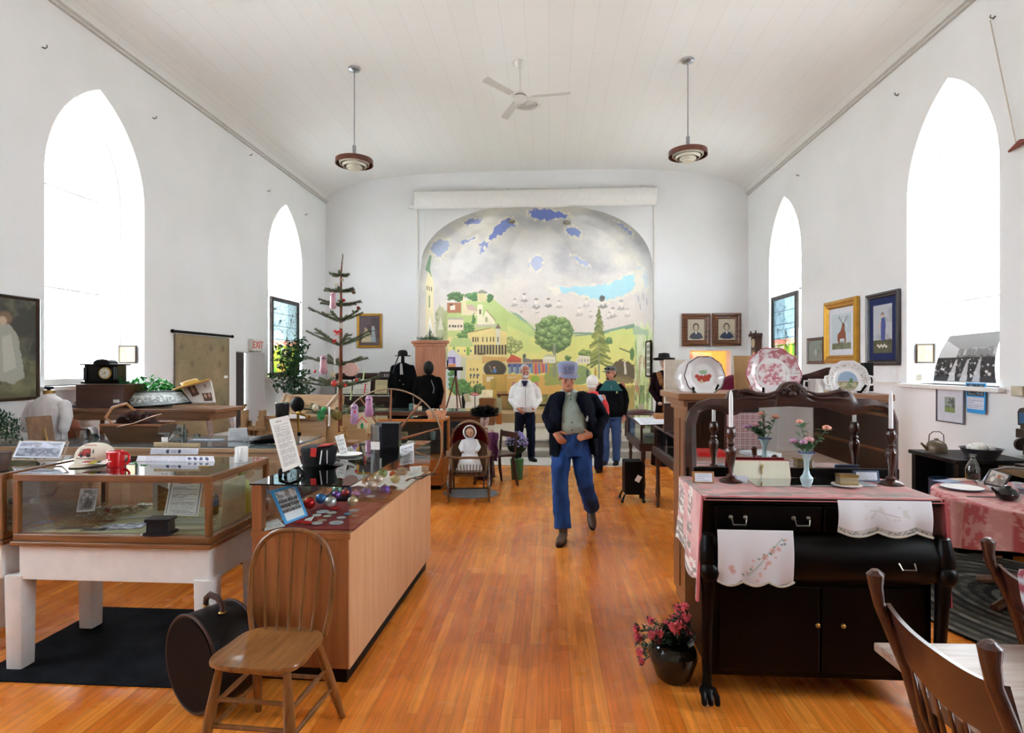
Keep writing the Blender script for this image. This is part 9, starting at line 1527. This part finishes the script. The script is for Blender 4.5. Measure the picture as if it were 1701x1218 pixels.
for s, a_ in ((-1, 0), (1, 0)): MB().add([Vector(v) for v in ((s*.075+.01, -.085, nk.z+.0), (s*.055+.01, -.135, nk.z-.07), (s*.10+.02, -.185, nk.z-.19), (s*.15+.02, -.165, nk.z-.10), (s*.115+.01, -.09, nk.z-.01))], [(0, 1, 2, 3, 4)]).build('lapel', nv, t, solid=.012, fix=False, bevel=.003)
MB().ell((.165, -.17, 1.17), (.013, .008, .03), 12).build('jacket_badge', pm('#b8bcc0', .4), t)
def standing(label, px, yfoot, Y_, top, spec, faceyaw, bodyyaw=0):
 x = atY(px, yfoot, Y_).x; z0 = 0; t = thing('person', label, 'person', (x, Y_, spec.get('z', 0)), bodyyaw); H = top; k = H/1.72
 sk = skin2; hc = Vector((0, -.03, H-.125*k)); Mh = TR(*hc) @ RZ(faceyaw) @ RX(spec.get('pitch', 0)); wd = spec.get('w', 1)
 m = MB(); add_head(m, Mh, .98, spec.get('jaw', 1)); m.cap([hc+Vector((0, .04, -.05)), Vector((0, .02, H-.30*k))], [.05, .058], 12); m.loft([(0, 0, .85*k, .14, .09), (0, 0, 1.15*k, .14, .09), (0, 0, 1.36*k, .16, .08), (0, 0, 1.43*k, .06, .05)], 18)
 arms = spec['arms']
 for a, b_, c in arms: m.cap([a, b_, c], [.042, .036, .026], 12)
 for w_, d, u, sd in spec.get('hands', []): hand(m, w_, d, u, 1, .5, sd)
 m.remesh('body', sk, t, .009, 3)
 if spec.get('face', True): face(t, Mh, sk, .98, False, spec.get('brow', '#9a938c'))
 ft = spec['feet']; tr_ = spec['trouser']; m = MB(); m.loft([(0, 0, .80*k, .165*wd, .115), (0, 0, .92*k, .165*wd, .12), (0, 0, 1.0*k, .155*wd, .11)], 24)
 for s, (fx, fy, dr) in zip((-1, 1), ft): m.cap([(s*.085, 0, .84*k), (s*.09+fx*.3, fy*.3, .5*k), (s*.06+fx, fy+.0, .27*k), (s*.06+fx, fy+.01, .09)], [.095, .08, .07, .066], 16)
 m.remesh('trousers', tr_, t, .012, 2, .010, 10)
 for s, (fx, fy, dr) in zip((-1, 1), ft):
  M = TR(s*.06+fx, fy, .10) @ RZ(dr); q = MB(M).cap([(0, .03, -.05), (0, -.06, -.058), (0, -.15, -.065)], [.042, .042, .034], 12); o = q.remesh('shoe', spec['shoe'], t, .01, 2); MB(M).loft([(0, -.06, -.10, .043, .125), (0, -.06, -.084, .046, .13)], 20).build('shoe_sole', black, o)
 m = MB(); zb_ = spec['hem']*k; m.loft([(0, 0, zb_, .185*wd, .135), (0, -.01, zb_+.10, .195*wd, .15), (0, -.01, 1.12*k, .19*wd, .145), (0, 0, 1.28*k, .185*wd, .125), (0, .01, 1.38*k, .145*wd, .095), (0, .01, 1.455*k, .075, .068)], 28)
 for a, b_, c in arms: a, b_, c = Vector(a), Vector(b_), Vector(c); m.cap([a-Vector((a.x*.12, 0, .035)), a.lerp(b_, .5), b_, b_.lerp(c, .85)], [.058, .062, .060, .050], 14)
 m.remesh('jacket', spec['jacket'], t, .013, 2, .012, 10)
 return t, Mh, k, hc
wj = pm('#e2e0dc', .75, var=.04, scale=5, bump=.2, bscale=30); nt_ = pm('#14182a', .8, var=.3, scale=5)
t, Mh, k, hc = standing('white-bearded man in a white zip jacket and dark trousers standing by the steps', 872, 766, 10.12, 1.69, dict(
 arms=[((-.19, 0, 1.36), (-.245, .03, 1.08), (-.12, -.16, .93)), ((.19, 0, 1.36), (.245, .03, 1.08), (.15, -.14, .93))], hands=[((-.12, -.165, .93), (.8, -.3, -.5), (0, -1, .3), 1)], feet=[(-.06, -.02, -.1), (.05, .0, .55)], trouser=nt_, shoe=pm('#0c0c0e', .3), jacket=wj, hem=.88, w=1.05, pitch=.1, brow='#c8c4be'), math.radians(14))
MB(Mh).ell((0, .025, .048), (.079, .092, .085), 18).ell((-.07, .015, .0), (.016, .035, .04), 10).ell((.07, .015, .0), (.016, .035, .04), 10).build('hair', pm('#b4b0aa', .9, bump=.5, bscale=150), t)
MB(Mh).ell((0, -.062, -.082), (.046, .042, .036), 14).ell((-.045, -.035, -.06), (.022, .03, .035), 10).ell((.045, -.035, -.06), (.022, .03, .035), 10).ell((0, -.092, -.040), (.026, .008, .006), 8).build('beard', pm('#c4c0ba', .95, bump=.5, bscale=150), t)
MB(Mh).ell((0, -.068, .075), (.058, .035, .034), 12).build('forehead', skin2, t)
MB().prism([(-.055, 1.44*k), (.055, 1.44*k), (.02, 1.34*k), (-.02, 1.34*k)], -.128, -.09, plane='xz').build('dark_collar', pm('#1c1638', .7), t); MB().tube([(.012, -.125, 1.36*k), (.014, -.165, 1.1*k), (.016, -.155, .9*k)], .0035, 5).build('zip', pm('#6a6a70', .4), t)
for s in (-1, 1): MB().add([(s*.055, -.07, 1.46*k), (s*.10, -.06, 1.44*k), (s*.10, -.13, 1.34*k), (s*.03, -.135, 1.33*k)], [(0, 1, 2, 3)]).build('collar', wj, t, solid=.014, fix=False); MB().tube([(s*.12, -.155, 1.02*k), (s*.17, -.13, .93*k)], .004, 5).build('pocket_seam', pm('#b8b4ae', .7), t)
vst = pm('#9aa4bc', .7, var=.08, bump=.2, bscale=20); redc = pm('#c41c20', .7)
t, Mh, k, hc = standing('white-haired person in a grey-blue padded vest with red sleeves, seen from behind', 984, 785, 9.15, 1.50, dict(
 arms=[((-.17, 0, 1.36*.87), (-.22, .03, 1.08*.87), (-.16, -.10, .93*.87)), ((.17, 0, 1.36*.87), (.23, .0, 1.08*.87), (.16, -.14, .95*.87))], feet=[(-.04, 0, 0), (.04, 0, 0)], trouser=nt_, shoe=pm('#2c1c16', .5), jacket=redc, hem=.92, w=.92, brow='#ddd'), math.radians(-12), PI-.35)
MB(Mh).ell((0, .018, .032), (.092, .105, .108), 22).ell((0, .05, -.04), (.07, .06, .05), 14).build('hair', pm('#dcd6cc', .95, var=.1, bump=.6, bscale=60), t)
m = MB()
for i in range(9): z = .80*k+.068*i*k; m.loft([(0, .0, z, .190, .150), (0, 0, z+.034*k, .205, .165), (0, 0, z+.068*k, .190, .150)] if z < 1.28*k else [(0, 0, z, .185, .14), (0, 0, z+.05*k, .16, .12)], 26)
m.remesh('padded_vest', vst, t, .013, 2)
bk_ = pm('#0d0f12', .85, var=.3, scale=5); teal = pm('#2c5c5c', .8, var=.1)
t, Mh, k, hc = standing('man in a grey cap with sunglasses on it, black fleece with teal yoke, and jeans', 1014, 770, 9.85, 1.66, dict(
 arms=[((-.20, 0, 1.36), (-.26, .0, 1.08), (-.14, -.17, 1.02)), ((.20, 0, 1.36), (.26, .03, 1.08), (.22, -.02, .84))], hands=[((.22, -.03, .84), (0, -.2, -1), (1, 0, 0), 1)], feet=[(-.03, -.03, -.5), (.04, .0, -.3)], trouser=pm('#3c5480', .8, var=.2, scale=5), shoe=pm('#241c1a', .5), jacket=bk_, hem=.84, w=1.15, brow='#6a4a3c', jaw=1.08), math.radians(-48))
MB().loft([(0, .008, 1.30*k, .220, .138), (0, .012, 1.37*k, .178, .118), (0, .012, 1.43*k, .12, .09), (0, .01, 1.475*k, .078, .07)], 28).build('teal_yoke', teal, t)
gc = pm('#6c7270', .85, bump=.2); MB(Mh @ TR(0, .008, .055) @ RX(-.08)).loft([(0, 0, -.012, .086, .102), (0, 0, .03, .086, .102), (0, 0, .065, .07, .085), (0, 0, .082, .03, .035)], 26).build('cap_crown', gc, t); MB(Mh @ TR(0, -.088, .055) @ RX(.2)).ell((0, -.04, -.008), (.062, .055, .006), 18).build('cap_visor', gc, t)
m = MB(Mh @ TR(0, .005, .075) @ RX(-.08)); [m.ell((s*.035, -.10, 0), (.028, .010, .017), 10) for s in (-1, 1)]; m.tube([(-.07, -.08, .0), (-.09, 0, .0)], .004).tube([(.07, -.08, .0), (.09, 0, .0)], .004); m.build('sunglasses', pm('#08080a', .1), t)
MB(Mh).ell((0, -.074, -.082), (.030, .026, .028), 10).ell((0, -.094, -.038), (.024, .007, .006), 8).ell((0, .06, -.02), (.066, .05, .05), 12).build('goatee_and_hair', pm('#5c4434', .95), t)
MB().tube([(.0, -.155, 1.33*k), (.0, -.135, 1.40*k)], .004, 5).build('zip', pm('#8a8a8e', .4), t); MB().ell((.09, -.152, 1.28*k), (.016, .004, .010), 8).build('chest_logo', pm('#d8d8d0', .6), t); MB().ell((.09, -.153, 1.26*k), (.022, .004, .004), 8).build('chest_lettering', pm('#c8a020', .6), t)
